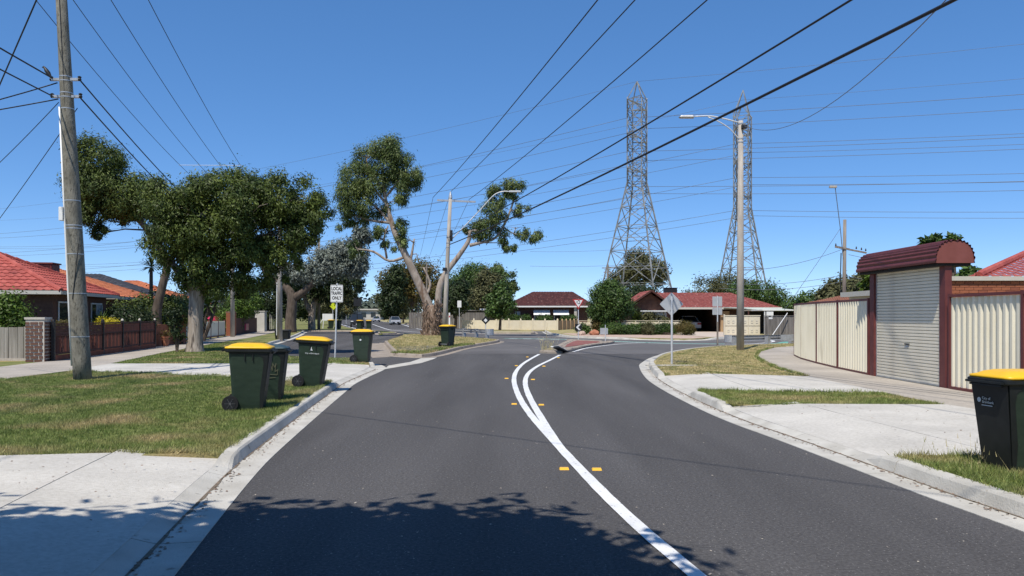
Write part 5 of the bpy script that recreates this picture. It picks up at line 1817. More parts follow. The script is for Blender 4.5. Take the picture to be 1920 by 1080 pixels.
gs = thing("shed", "pale garage with thick flat roof edge left of the roller door", "shed", (0, 0, .1))
MB().box2((14.1, 27.0, 0), (18, 33, 2.30)).build("wall", M_render, gs)
MB().add([(13.85, 26.7, 2.30), (18.3, 26.7, 2.40), (18.3, 33.3, 2.40), (13.85, 33.3, 2.30), (13.85, 26.7, 2.50), (18.3, 26.7, 2.60), (18.3, 33.3, 2.60), (13.85, 33.3, 2.50)],
         [(3, 2, 1, 0), (4, 5, 6, 7), (0, 1, 5, 4), (1, 2, 6, 5), (2, 3, 7, 6), (3, 0, 4, 7)]).build("roof", M_gutter, gs, fixn=True)
bh = thing("house", "house with brown tiled roof rising behind the long cream fence", "house", (0, 0, .1))
MB().box2((17.5, 40.0, 0), (26, 47, 2.08)).build("wall", M_brick_br, bh)
mb = MB()
roof_plane(mb, (17.0, 39.6, 2.12), (26.4, 39.6, 2.12), (22.8, 43.5, 3.2), (21, 43.5, 3.2))
roof_plane(mb, (17.0, 47.6, 2.12), (17.0, 39.6, 2.12), (21, 43.5, 3.2), (21, 43.5, 3.2))
mb.build("roof", M_tile_brown, bh)
MB().box2((16.9, 39.5, 1.98), (26.5, 39.58, 2.12)).build("gutter", M_gutter, bh)

# ------------------------------------------------------------------ left fences
pl = thing("fence", "short grey paling fence at the left frame edge", "fence", (0, 0, .1))
x = -19.6
while x < -16.05:
    w_ = rng.uniform(.14, .19)
    MB().box((x + w_ / 2, 26.3 + rng.uniform(-.012, .012), .62 + rng.uniform(-.02, .02)), (w_ - .015, .02, 1.06)).build("paling", M_paling, pl)
    x += w_
MB().box2((-19.7, 26.26, .02), (-15.95, 26.4, .10)).build("plinth", M_conc_old, pl)
MB().box2((-19.6, 26.33, .3), (-16.0, 26.38, .38)).build("rail", M_paling, pl)


def brick_pier(label, c, w, d, h, mb_, mm, rz=0.0, cat="brick pier", bw_=.23, bh_=.076, jt=.014, name="brick_pier"):
    t_ = thing(name, label, cat, (c[0], c[1], .10), rz)
    MB().box2((-w / 2, -d / 2, 0), (w / 2, d / 2, h)).build("core", mm, t_)
    rows = int(h / (bh_ + jt))
    full = MB().box((0, 0, 0), (bw_, .03, bh_)).mesh("brick", mb_)
    half = MB().box((0, 0, 0), (bw_ / 2 - .006, .03, bh_)).mesh("brick", mb_)
    for r_ in range(rows):
        z_ = .01 + (bh_ + jt) * (r_ + .5)
        for ax in (0, 1):
            span = w if ax == 0 else d
            u = -span / 2 + .004
            if r_ % 2:
                seq = [half]
            else:
                seq = []
            uu = u
            items = []
            if r_ % 2:
                items.append((uu + bw_ / 4, half)); uu += bw_ / 2 + jt - .006
            while uu + bw_ <= span / 2 + .03:
                items.append((uu + bw_ / 2, full)); uu += bw_ + jt
            if span / 2 - uu > .07:
                items.append((min(uu + bw_ / 4, span / 2 - bw_ / 4), half))
            for (cpos, me_) in items:
                o = link("brick", me_, t_)
                if ax == 0:
                    o.location = (cpos, -d / 2 - .004, z_)
                else:
                    o.location = (w / 2 + .004, cpos, z_)
                    o.rotation_euler = (0, 0, R(90))
    MB().box((0, 0, h + .035), (w + .06, d + .06, .07)).build("coping", mm, t_)
    return t_


brick_pier("square brown brick pier with pale mortar at the end of the red-brown fence", (-15.45, 25.75), .56, .5, 1.40, M_brick_br, M_mortar, R(8), bw_=.23, bh_=.078, jt=.032)
# red-brown picket fence in bays
LF0, LF1 = np.array([-15.08, 25.95]), np.array([-16.75, 37.0])
rf_ = thing("fence", "low red-brown timber fence with dark posts along the left footpath", "fence", (0, 0, .1))
nbay = 5
dv = (LF1 - LF0) / nbay
ang = math.atan2(dv[1], dv[0])
for i in range(nbay + 1):
    p_ = LF0 + dv * i
    MB().box((p_[0], p_[1], .66), (.10, .10, 1.32), ang).build("post", M_black, rf_)
    MB().lathe([(.06, 0), (.05, .05), (.02, .08)], 8, (p_[0], p_[1], 1.32)).build("post_cap", M_gutter if i > 2 else M_black, rf_)
    if i == nbay:
        break
    q = LF0 + dv * (i + 1)
    u = dv / np.linalg.norm(dv)
    a, b = p_ + u * .052, q - u * .052
    MB().bar((a[0], a[1], .11), (b[0], b[1], .11), .10, .20).build("plinth", M_brick_red2, rf_)
    MB().bar((a[0], a[1], .26), (b[0], b[1], .26), .05, .07).build("rail", M_fence_dark, rf_)
    MB().bar((a[0], a[1], .86), (b[0], b[1], .86), .05, .05).build("rail", M_fence_dark, rf_)
    MB().bar((a[0], a[1], 1.24), (b[0], b[1], 1.24), .07, .05).build("rail", M_fence_dark, rf_)
    for k_ in range(3):
        MB().bar((a[0], a[1], .935 + k_ * .105), (b[0], b[1], .935 + k_ * .105), .03, .097).build("board", M_fence_red if i > 1 else M_fence_dark, rf_)
    n = 15
    for k_ in range(n):
        p3 = a + (b - a) * (k_ + .5) / n
        MB().box((p3[0], p3[1], .56), (.085, .025, .53), ang).build("picket", M_fence_dark if k_ % 3 else M_fence_red, rf_)
# orange brick pillar and wall
brick_pier("orange brick pillar beside the potted plant at the end of the left fence", (-17.55, 41.3), .8, .5, 1.50, M_brick_red, M_mortar_red, R(6))
ow = thing("brick_wall", "low orange brick wall stretch left of the orange pillar", "wall", (-17.45, 38.9, .1), R(95))
MB().box2((-1.7, -.12, 0), (1.9, .12, 1.08)).build("wall", M_brick_red, ow)
pt = thing("potted_plant", "pale pot with a leafy plant before the orange brick wall", "potted plant", (-16.95, 38.6, .13))
MB().lathe([(.13, 0), (.17, .2), (.19, .40), (.21, .42), (.21, .47), (.17, .47)], 14).build("pot", M_terracotta, pt, smooth=False)
lv = []
for i in range(160):
    a, e_ = rng.uniform(0, 6.28), rng.uniform(.1, 1.3)
    r_ = rng.uniform(.05, .38)
    c = np.array([math.cos(a) * math.cos(e_) * r_, math.sin(a) * math.cos(e_) * r_, .47 + math.sin(e_) * r_])
    d = rng.normal(0, .05, 3)
    lv += [tuple(c), tuple(c + d), tuple(c + rng.normal(0, .05, 3))]
np_mesh("leaves", np.array(lv), 3, M_leaf_rust, pt)
# cream gate and cream panel fence, maroon posts
cg = thing("fence", "pale cream ribbed fence bays with maroon posts left of the service road", "fence", (0, 0, .1))
CF0, CF1 = np.array([-18.35, 44.0]), np.array([-20.75, 57.0])
nb_ = 5
dv = (CF1 - CF0) / nb_
for i in range(nb_ + 1):
    p_ = CF0 + dv * i
    MB().box((p_[0], p_[1], .62), (.09, .09, 1.24)).build("post", M_maroon, cg)
    if i < nb_:
        q = CF0 + dv * (i + 1)
        u = dv / np.linalg.norm(dv)
        a, b = p_ + u * .05, q - u * .05
        corr_sheet(b, a, .16, 1.15, .16, .035, M_cream, "panel", cg)
        MB().bar((a[0], a[1], .14), (b[0], b[1], .14), .06, .12).build("rail", M_maroon, cg)
gt = thing("gate", "small cream gate beside the orange brick pillar, behind drooping leaves", "gate", (-17.75, 42.4, .1), R(100))
for k_ in range(7):
    MB().box((k_ * .14 - .42, 0, .62 + .08 * math.sin(math.pi * k_ / 6)), (.11, .03, 1.15 + .16 * math.sin(math.pi * k_ / 6))).build("picket", M_cream, gt)
MB().box((0, .03, .3), (1.0, .03, .07)).build("rail", M_cream, gt)
MB().box((0, .03, .95), (1.0, .03, .07)).build("rail", M_cream, gt)
brick_pier("tall red brick pier where cream fence meets dark brown fence", (-20.75, 58.3), .6, .6, 1.75, M_brick_red, M_mortar_red, R(10))
db = thing("fence", "dark brown boarded fence beyond the tall red brick pier", "fence", (0, 0, .1))
a, b = np.array([-21.0, 59.2]), np.array([-23.6, 73.0])
n = 46
ang = math.atan2(b[1] - a[1], b[0] - a[0])
for k_ in range(n):
    p_ = a + (b - a) * (k_ + .5) / n
    MB().box((p_[0], p_[1], .68), (.285, .03, 1.3), ang).build("board", M_fence_dark, db)
wp = thing("gate_pier", "white rendered gate pier beside a dark metal gate", "pier", (-23.7, 74.5, .1))
MB().box((0, 0, .95), (.9, .7, 1.9)).build("pier", M_render, wp, bevel=.02)
MB().box((0, 0, 1.94), (1.0, .8, .08)).build("coping", M_render, wp)
mg = thing("gate", "dark metal gate with pale wavy bars behind the slim pole", "gate", (-23.6, 78.0, .1), R(98))
MB().box((0, 0, .1), (4.2, .05, .2)).build("rail", M_black, mg)
MB().box((0, 0, 1.75), (4.2, .05, .1)).build("rail", M_black, mg)
for k_ in range(9):
    MB().bar((-2 + k_ * .5, 0, .2), (-1.85 + k_ * .5, 0, 1.7), .14, .03).build("bar", M_black if k_ % 2 else M_render, mg)
rw = thing("brick_wall", "distant low red brick fence beyond the service road trees", "wall", (0, 0, .1))
for i in range(4):
    p_ = np.array([-26.2, 82.0]) + np.array([-2.6, 9.0]) * i / 3
    MB().box((p_[0], p_[1], .65), (.45, .45, 1.3)).build("pier", M_brick_red2, rw)
    if i < 3:
        q = p_ + np.array([-2.6, 9.0]) / 3
        MB().bar((p_[0], p_[1] + .25, .45), (q[0], q[1] - .25, .45), .2, .9).build("wall", M_brick_red2, rw)
ab = thing("frame_sign", "white angled board on legs on the far left verge", "board", (-21.8, 93.5, .1))
MB().box((0, 0, 1.35), (1.3, .05, .8)).build("board", M_white, ab)
MB().tube([(-.6, 0, 0), (-.45, 0, 1.7)], .05, 6).build("leg", M_white, ab)
MB().tube([(-1.3, .2, 0), (-.45, 0, 1.4)], .05, 6).build("leg", M_white, ab)
MB().tube([(.6, 0, 0), (.6, 0, 1.7)], .05, 6).build("leg", M_white, ab)
rc = thing("red_car_roof", "pink-red car parked behind the dark brown fence, only its roof showing", "car", (-24.3, 66.0, .1), R(10))
loft([rring(-2.1, 2.1, .85, .3, .2), rring(-2.1, 2.1, .85, .85, .2), rring(-1.3, 1.2, .72, 1.0, .2), rring(-.9, .7, .62, 1.45, .2)]).build("body", mat("pink_red_paint", (0.55, 0.03, 0.09), rough=0.3), rc)
for sx in (-1.3, 1.3):
    for sy in (-.8, .8):
        MB().lathe([(.3, -.1), (.31, 0), (.3, .1)], 12, (sx, sy, .31), 'Y').build("wheel", M_rubber, rc)
# ------------------------------------------------------------------ lattice towers
LD = Vector((0.865, -0.50, 0)).normalized()          # direction of the transmission line
AD = Vector((0.50, 0.865, 0)).normalized()           # direction of the cross arms


def tower(label, base, H, waist, bw, ww, arms, arm_half, peak):
    t = thing("transmission_tower", label, "transmission tower", (base[0], base[1], 0))

    def hw(z):
        return bw / 2 + (ww / 2 - bw / 2) * min(1, z / waist)

    def cn_(z, i):
        s = ((1, 1), (1, -1), (-1, -1), (-1, 1))[i % 4]
        return (LD * s[0] + AD * s[1]) * hw(z) + Vector((0, 0, z))
    top = H - peak
    zs = [0]
    z = 0
    while z < waist - 1:
        z += max(2.2, hw(z) * 1.25)
        zs.append(min(z, waist))
    if zs[-1] < waist:
        zs[-1] = waist
    n2 = int(round((top - waist) / 2.0))
    zs += [waist + (top - waist) * (k + 1) / n2 for k in range(n2)]
    for i in range(4):
        MB().bar(cn_(0, i), cn_(waist, i), .19).bar(cn_(waist, i), cn_(top, i), .155).build("leg", M_tower, t)
    for a, b in zip(zs[:-1], zs[1:]):
        mb = MB()
        th = .10 if b <= waist else .088
        for i in range(4):
            mb.bar(cn_(a, i), cn_(b, i + 1), th)
            mb.bar(cn_(a, i + 1), cn_(b, i), th)
            mb.bar(cn_(b, i), cn_(b, i + 1), th)
            if b <= waist * .75:
                mid = (cn_(a, i) + cn_(a, i + 1) + cn_(b, i) + cn_(b, i + 1)) / 4
                ma = (cn_(a, i) + cn_(b, i)) / 2
                mc = (cn_(a, i + 1) + cn_(b, i + 1)) / 2
                mb.bar(ma, mid, .09).bar(mid, mc, .09)
        mb.build("bracing", M_tower, t)
    tips = []
    for z in arms:
        for s in (-1, 1):
            tip = AD * (arm_half * s) + Vector((0, 0, z + .3))
            mb = MB()
            for l_ in (-1, 1):
                base_lo = LD * (l_ * hw(z)) + AD * (s * hw(z)) + Vector((0, 0, z - .1))
                base_hi = LD * (l_ * hw(z)) + AD * (s * hw(z)) + Vector((0, 0, z + 1.5))
                mb.bar(base_lo, tip, .15).bar(base_hi, tip, .12)
                for f in (.33, .66):
                    mb.bar(base_lo.lerp(tip, f), base_hi.lerp(tip, f), .09)
            for f in (.3, .6):
                a1 = (LD * hw(z) + AD * (s * hw(z)) + Vector((0, 0, z - .1))).lerp(tip, f)
                a2 = (LD * -hw(z) + AD * (s * hw(z)) + Vector((0, 0, z - .1))).lerp(tip, f)
                mb.bar(a1, a2, .09)
            mb.build("cross_arm", M_tower, t)
            prof = []
            for k in range(12):
                prof += [(.05, -k * .24), (.15, -k * .24 - .08)]
            prof.append((.05, -2.95))
            MB().lathe(prof[::-1], 8, tuple(tip)).build("insulator", M_wire_grey, t)
            tips.append((z, s, Vector((base[0], base[1], 0)) + tip + Vector((0, 0, -3.0))))
    mb = MB()
    if peak > 0:
        ap = Vector((0, 0, H))
        for i in range(4):
            mb.bar(cn_(top, i), ap, .13)
        mb.build("peak", M_tower, t)
    return t, tips


t1, tips1 = tower("left steel lattice tower with a single pointed top", (20.6, 130.0), 40.2, 23.5, 11.0, 2.5, (36.0, 30.6, 25.0), 4.2, 3.0)
t2, tips2 = tower("right steel lattice tower partly hidden behind the street light pole", (40.6, 139.0), 36.6, 20.5, 8.8, 2.5, (33.8, 28.0, 22.4), 4.2, 0)
for s_ in (-1, 1):
    mb = MB()
    zt_ = 41.0 if s_ < 0 else 39.0
    ap = AD * (s_ * 1.5) * .8 + LD * (s_ * -1.0) * .4 + Vector((0, 0, zt_))
    for l_ in (-1.35, 1.35):
        mb.bar(AD * (s_ * 1.35) + LD * l_ + Vector((0, 0, 36.6)), ap, .13)
        mb.bar(AD * (s_ * .2) + LD * l_ + Vector((0, 0, 36.6)), ap, .11)
    mb.build("peak", M_tower, t2)
TG = "high voltage conductors of the lattice towers"
for nm, tips, base, H in (("left", tips1, (20.6, 130.0), 40.2), ("right", tips2, (40.6, 139.0), 39.6)):
    for z, s, p_ in tips:
        lv = {0: "top", 1: "middle", 2: "bottom"}[sorted({q[0] for q in tips}, reverse=True).index(z)]
        sd = "near" if s < 0 else "far"
        wire("transmission_line", "%s %s-side conductor running left from the %s lattice tower" % (lv, sd, nm), p_, p_ - LD * 340 + Vector((0, 0, 1)), 9.5, .032, M_wire_grey, n=40, group=TG, cat="power line")
        wire("transmission_line", "%s %s-side conductor running right from the %s lattice tower" % (lv, sd, nm), p_, p_ + LD * 320 + Vector((0, 0, 1)), 7.0, .032, M_wire_grey, n=40, group=TG, cat="power line")
    top = Vector((base[0], base[1], H))
    wire("transmission_line", "thin earth wire running left from the peak of the %s lattice tower" % nm, top, top - LD * 340, 8, .022, M_wire_grey, n=40, group=TG, cat="power line")
    wire("transmission_line", "thin earth wire running right from the peak of the %s lattice tower" % nm, top, top + LD * 320, 5.5, .022, M_wire_grey, n=40, group=TG, cat="power line")
wire("service_cable", "faint far wire low above the dark roofed house", (3.0, 130, 12.2), (22.5, 128, 12.8), .3, .02, M_wire_grey)
wire("service_cable", "faint lower far wire above the dark roofed house", (3.0, 130, 9.8), (22.5, 128, 10.2), .3, .02, M_wire_grey)
sp = thing("power_pole", "small far pole with cross arm at the left foot of the left tower", "power pole", (13.6, 112.0, .1))
MB().tube([(0, 0, -.1), (0, 0, 8.8)], [.17, .12], 8).build("shaft", M_pole_wood, sp)
MB().box((0, 0, 8.3), (1.7, .12, .12)).box((0, 0, 7.7), (1.2, .12, .12)).build("cross_arm", M_pole_wood, sp)

# ------------------------------------------------------------------ cars (front faces -Y)
def make_car(label, paint, loc, rz, L=4.5, W=1.78, Hh=1.46, kind="sedan"):
    c = thing("car", label, "car", loc, rz)
    h2 = L / 2

    def sect(y, w, z):
        return [(-w, y, z)]
    if kind == "ute":
        body = [(-h2, .45), (-h2, .95), (-h2 + .9, 1.12), (h2, 1.12), (h2, .45)]
        cab = [(-h2 + .9, 1.12), (-h2 + 1.7, Hh), (.6, Hh), (.75, 1.12)]
    else:
        body = [(-h2, .30), (-h2 - .04, .52), (-h2 + .06, .74), (-h2 + .95, .90), (h2 - .75, .93), (h2, .88), (h2 + .03, .55), (h2 - .02, .30)]
        cab = [(-h2 + 1.05, .89), (-h2 + 1.95, Hh), (h2 - 1.55, Hh), (h2 - .65, .92)]

    def extrude(prof, w0, w1, inset):
        mb = MB()
        n = len(prof)
        zmax = max(z for y, z in prof)
        zmin = min(z for y, z in prof)
        for s in (-1, 1):
            for y, z in prof:
                f = (z - zmin) / (zmax - zmin)
                mb.v.append((s * (w0 + (w1 - w0) * f), y, z))
        mb.f = [tuple(range(n)), tuple(range(n, 2 * n))[::-1]] + [(i, n + i, n + (i + 1) % n, (i + 1) % n) for i in range(n)]
        return mb
    b = extrude(body, W / 2, W / 2 - .04, 0).build("body", paint, c, fixn=True, bevel=.06)
    extrude(cab, W / 2 - .08, W / 2 - .30, 0).build("glasshouse", M_glass, c, fixn=True)
    MB().box((0, (cab[1][0] + cab[2][0]) / 2, Hh + .012), (W - .52, cab[2][0] - cab[1][0] + .06, .04)).build("roof", paint, c, bevel=.012)
    for s in (-1, 1):
        MB().bar((s * (W / 2 - .085), cab[0][0], cab[0][1]), (s * (W / 2 - .29), cab[1][0], cab[1][1]), .05, .06).build("pillar", paint, c)
        MB().bar((s * (W / 2 - .085), cab[3][0], cab[3][1]), (s * (W / 2 - .29), cab[2][0], cab[2][1]), .05, .07).build("pillar", paint, c)
    zl = .68 if kind != "ute" else .85
    for s in (-1, 1):
        MB().box((s * (W / 2 - .25), -h2 - .01, zl), (.36, .12, .14)).build("headlight", M_plate, c)
        MB().box((s * (W / 2 - .22), h2 + .0, zl + .05), (.34, .10, .16)).build("tail_light", M_tail, c)
        for yy in (-h2 + .85, h2 - .85):
            r_ = .32 if kind != "ute" else .38
            w = MB().lathe([(r_ * .6, -.11), (r_, -.10), (r_, .10), (r_ * .6, .11)], 16, (s * (W / 2 - .12), yy, r_), 'X').build("wheel", M_rubber, c)
            MB().lathe([(r_ * .62, -.115), (r_ * .62, .115)], 12, (s * (W / 2 - .12), yy, r_), 'X').build("rim", M_alu, w)
        MB().box((s * (W / 2 + .06), cab[0][0] + .3, cab[0][1] + .06), (.16, .10, .11)).build("mirror", paint, c)
    MB().box((0, -h2 - .035, .48), (W * .55, .05, .20)).build("grille", M_black, c)
    MB().box((0, -h2 - .065, .45), (.38, .02, .12)).build("number_plate", M_plate, c)
    MB().box((0, h2 + .045, .66), (.38, .02, .12)).build("number_plate", M_plate, c)
    MB().box((0, -h2 - .02, .33), (W * .9, .07, .10)).build("bumper", M_black, c)
    return c


make_car("silver sedan driving towards the camera, nearer of the two", M_car_silver, (-20.9, 141, 0.0), R(13))
make_car("silver sedan farther back, just left of the nearer silver car", M_car_silver, (-35.2, 205, 0.0), R(13))
make_car("dark pickup parked on the left of the arterial road behind the bins", M_car_dark, (-22.0, 112, .0), R(12), 5.2, 1.92, 1.85, "ute")
make_car("white sedan parked tail out inside the dark garage", M_car_white, (17.3, 78.0, .12), R(180), 4.5, 1.78, 1.44)

# ------------------------------------------------------------------ trees and plants
def leaves(puffs, n, size, droop=0.3, aspect=3.0, cl=0.22, shell=0.55, seed=0, per=34):
    """quads spread over clumps within ellipsoid puffs (cx,cy,cz,rx,ry,rz)"""
    g_ = np.random.default_rng(seed)
    P = np.array(puffs, float)
    w = (P[:, 3] * P[:, 4] + P[:, 3] * P[:, 5] + P[:, 4] * P[:, 5])
    w /= w.sum()
    ncl = max(len(P) * 8, n // per)
    pi = g_.choice(len(P), ncl, p=w)
    d = g_.normal(size=(ncl, 3))
    d /= np.linalg.norm(d, axis=1)[:, None]
    rad = shell + (1 - shell) * g_.random(ncl) ** .6
    c = P[pi, :3] + d * P[pi, 3:6] * rad[:, None]
    ci = g_.integers(0, ncl, n)
    rr = P[pi[ci], 3:6].mean(1) * cl
    off = g_.normal(size=(n, 3)) * rr[:, None]
    pos = c[ci] + off
    # leaves lie like shingles on their clump: faces outward, tips hanging, with plenty of scatter
    nr = off / (np.linalg.norm(off, axis=1)[:, None] + 1e-9) + d[ci] * .5 + g_.normal(size=(n, 3)) * .55
    nr[:, 2] += .25
    nr /= np.linalg.norm(nr, axis=1)[:, None]
    out = g_.normal(size=(n, 3)) + d[ci] * .4
    out[:, 2] -= droop * 2.2
    out -= nr * (out * nr).sum(1)[:, None]
    out /= np.linalg.norm(out, axis=1)[:, None] + 1e-9
    s = np.cross(nr, out)
    L = size * g_.uniform(.6, 1.4, n)
    Wd = L / aspect
    a = pos
    b = pos + out * (L * .5)[:, None] + s * (Wd * .5)[:, None]
    e_ = pos + out * L[:, None]
    f = pos + out * (L * .5)[:, None] - s * (Wd * .5)[:, None]
    return np.stack([a, b, e_, f], 1).reshape(-1, 3)


def limb(pts, radii, n=10, sub=4):
    P4 = [tuple(p) + (r,) for p, r in zip(pts, radii)]
    sm = smooth_line(P4, sub)
    return [p[:3] for p in sm], [p[3] for p in sm]


def tree(name, label, loc, limbs, puffs, n, size, leaf, bark, droop=.3, aspect=3.0, cl=.22, shell=.55, cat="tree", group=None, seed=1, per=34, twigs=False):
    t = thing(name, label, cat, loc, 0, group)
    if limbs:
        mb = MB()
        samples = []
        for pts, rd_ in limbs:
            p_, r_ = limb(pts, rd_)
            mb.tube(p_, r_, 10)
            samples += [Vector(q) for q in p_]
        if twigs:
            g3 = np.random.default_rng(seed)
            for q in puffs:
                c = Vector(q[:3])
                low = [v for v in samples if v.z < c.z + .3 and v.z > 1.5] or samples
                near = min(low, key=lambda v: (v - c).length)
                mid = near.lerp(c, .5) + Vector((g3.normal(0, .12), g3.normal(0, .12), .15))
                mb.tube([near, mid, c], [.05, .035, .018], 5)
                for k in range(5):
                    d = Vector(g3.normal(size=3))
                    d.normalize()
                    e2 = c + Vector((d.x * q[3], d.y * q[4], d.z * q[5])) * .85
                    mb.tube([mid.lerp(c, g3.uniform(.3, 1)), c.lerp(e2, .5) + Vector((0, 0, .06)), e2], [.022, .014, .006], 4)
        mb.build("trunk", bark, t, smooth=True)
    if puffs:
        V = leaves(puffs, n, size, droop, aspect, cl, shell, seed, per)
        stuff(np_mesh("crown", V, 4, leaf, t))
    return t


# --- paperbark on the left verge
pb = [(-1.0, 0, 6.0, 1.15, 1.6, 1.1), (.3, .3, 6.3, 1.3, 1.7, 1.0), (1.6, -.2, 6.25, 1.3, 1.8, 1.05), (2.9, .1, 6.3, 1.2, 1.7, 1.0), (4.1, 0, 6.35, 1.15, 1.5, 1.0), (4.75, .2, 5.6, .8, 1.1, .95),
      (-1.2, .2, 4.9, .95, 1.4, 1.1), (0, -.3, 5.0, 1.4, 1.7, 1.2), (1.6, 0, 4.9, 1.5, 1.8, 1.2), (3.2, .2, 4.9, 1.2, 1.5, 1.1), (4.2, .1, 4.9, .8, 1.1, .8), (.6, -1.2, 5.5, 1.4, 1.0, 1.2), (2.6, -1.1, 5.6, 1.3, 1.0, 1.1),
      (-.6, .1, 3.8, .9, 1.2, .9), (.6, .1, 3.6, 1.2, 1.4, 1.0), (2.0, 0, 3.7, 1.2, 1.4, 1.0), (3.2, 0, 3.9, .8, 1.0, .8), (-.1, .1, 2.9, .8, 1.0, .6), (1.2, .1, 2.7, 1.0, 1.1, .6), (2.2, .2, 3.0, .8, 1.0, .55), (3.7, .1, 3.6, .55, .7, .7)]
pb = [(a + .1, b, c + .1, d, e, f) for a, b, c, d, e, f in pb]
tree("paperbark_tree", "broad dark paperbark tree with pale shaggy trunk on the left verge", (-13.15, 32.7, .10),
     [([(0, 0, -.1), (.02, 0, .5), (.05, 0, 1.6), (.12, 0, 2.8), (.1, 0, 4.0)], [.42, .31, .29, .30, .2]),
      ([(.1, 0, 2.3), (.9, .1, 3.2), (1.9, 0, 4.4)], [.22, .17, .08]), ([(.05, 0, 2.4), (-.7, 0, 3.4), (-1.8, .1, 4.6)], [.2, .15, .07])],
     pb, 135000, .135, M_leaf_paper, M_bark_paper, droop=.35, aspect=2.8, cl=.145, shell=.70, seed=11, per=270, twigs=True)
lt = [(-3.14, 0, 9.2, 1.17, 1.4, 1.25), (-3.45, 0.2, 8.0, 1.17, 1.4, 1.2), (-2.31, 0, 7.7, 1.53, 1.5, 1.15), (-1.25, 0.2, 7.5, 1.26, 1.4, 1.05), (-3.19, 0, 6.6, 0.81, 1.0, 0.75), (-1.69, 0, 6.9, 1.08, 1.1, 0.6), (-0.64, 0, 7.3, 0.72, 0.9, 0.6), (-3.8, 0, 7.0, 0.54, 0.8, 0.6), (-2.31, 0, 6.3, 0.45, 0.6, 0.35), (-2.92, 0, 5.65, 0.41, 0.5, 0.35)]
tree("paperbark_tree", "second paperbark with a tall narrow crown just right of the near left pole", (-17.6, 39.5, .10),
     [([(0, 0, -.1), (-.2, 0, 1.5), (.1, 0, 3.0), (.3, 0, 4.2), (-.6, 0, 5.8), (-2.2, 0, 7.4), (-3.4, 0, 8.8)], [.3, .24, .2, .18, .16, .12, .06])],
     lt, 60000, .15, M_leaf_paper, M_bark_dark, droop=.35, aspect=3.0, cl=.17, shell=.6, seed=12, per=200, twigs=True)

# --- big leaning gum on the island
GX, GY = -6.15, 60.2
gl = [([(0, 0, -.15), (.0, 0, .5), (-.05, 0, 1.6), (-.35, 0, 2.6), (-1.1, 0, 4.3), (-2.0, 0, 6.2), (-2.75, 0, 7.8), (-3.2, .1, 9.2), (-3.6, .2, 10.8), (-3.7, .3, 12.5)], [.72, .60, .52, .42, .38, .33, .28, .21, .14, .07]),
      ([(.15, 0, .5), (.5, 0, 2.0), (.62, 0, 3.6), (1.1, .1, 4.8), (2.0, .2, 6.0), (2.8, .2, 7.2), (3.0, .2, 8.0), (3.9, .2, 8.0), (4.9, .2, 8.3)], [.36, .34, .31, .27, .23, .19, .16, .11, .06]),
      ([(2.9, .2, 6.9), (3.7, .2, 7.1), (4.9, .2, 7.5), (5.7, .2, 8.8), (6.2, .2, 10.1), (6.4, .2, 11.2)], [.17, .14, .11, .09, .07, .03]),
      ([(5.5, .2, 8.3), (6.3, .2, 7.8), (7.4, .2, 7.7)], [.06, .045, .03]), ([(6.0, .2, 9.5), (6.7, .2, 9.7), (7.0, .2, 9.9)], [.05, .04, .02]),
      ([(-2.0, 0, 6.0), (-3.2, 0, 5.7), (-4.4, 0, 6.4), (-5.6, 0, 6.6)], [.15, .12, .09, .05]), ([(-3.4, 0, 5.9), (-3.6, 0, 7.4), (-3.3, 0, 8.4)], [.09, .07, .04]),
      ([(-1.7, 0, 5.3), (-1.5, 0, 6.2), (-1.3, 0, 7.4)], [.14, .10, .05]),
      ([(-2.9, .1, 8.3), (-4.0, .2, 9.6), (-5.2, .2, 10.6)], [.16, .12, .06]), ([(-3.0, .1, 8.6), (-4.6, 0, 8.8), (-6.5, 0, 9.4)], [.13, .1, .05]),
      ([(-3.6, .2, 10.5), (-2.6, .2, 11.8), (-2.2, .2, 13.2)], [.11, .08, .04]), ([(-3.6, .2, 10.2), (-4.7, .2, 11.8), (-5.0, .2, 13.6)], [.11, .08, .04]),
      ([(-.5, 0, 2.9), (-.1, .1, 3.9), (-.6, .1, 5.2)], [.13, .1, .06])]
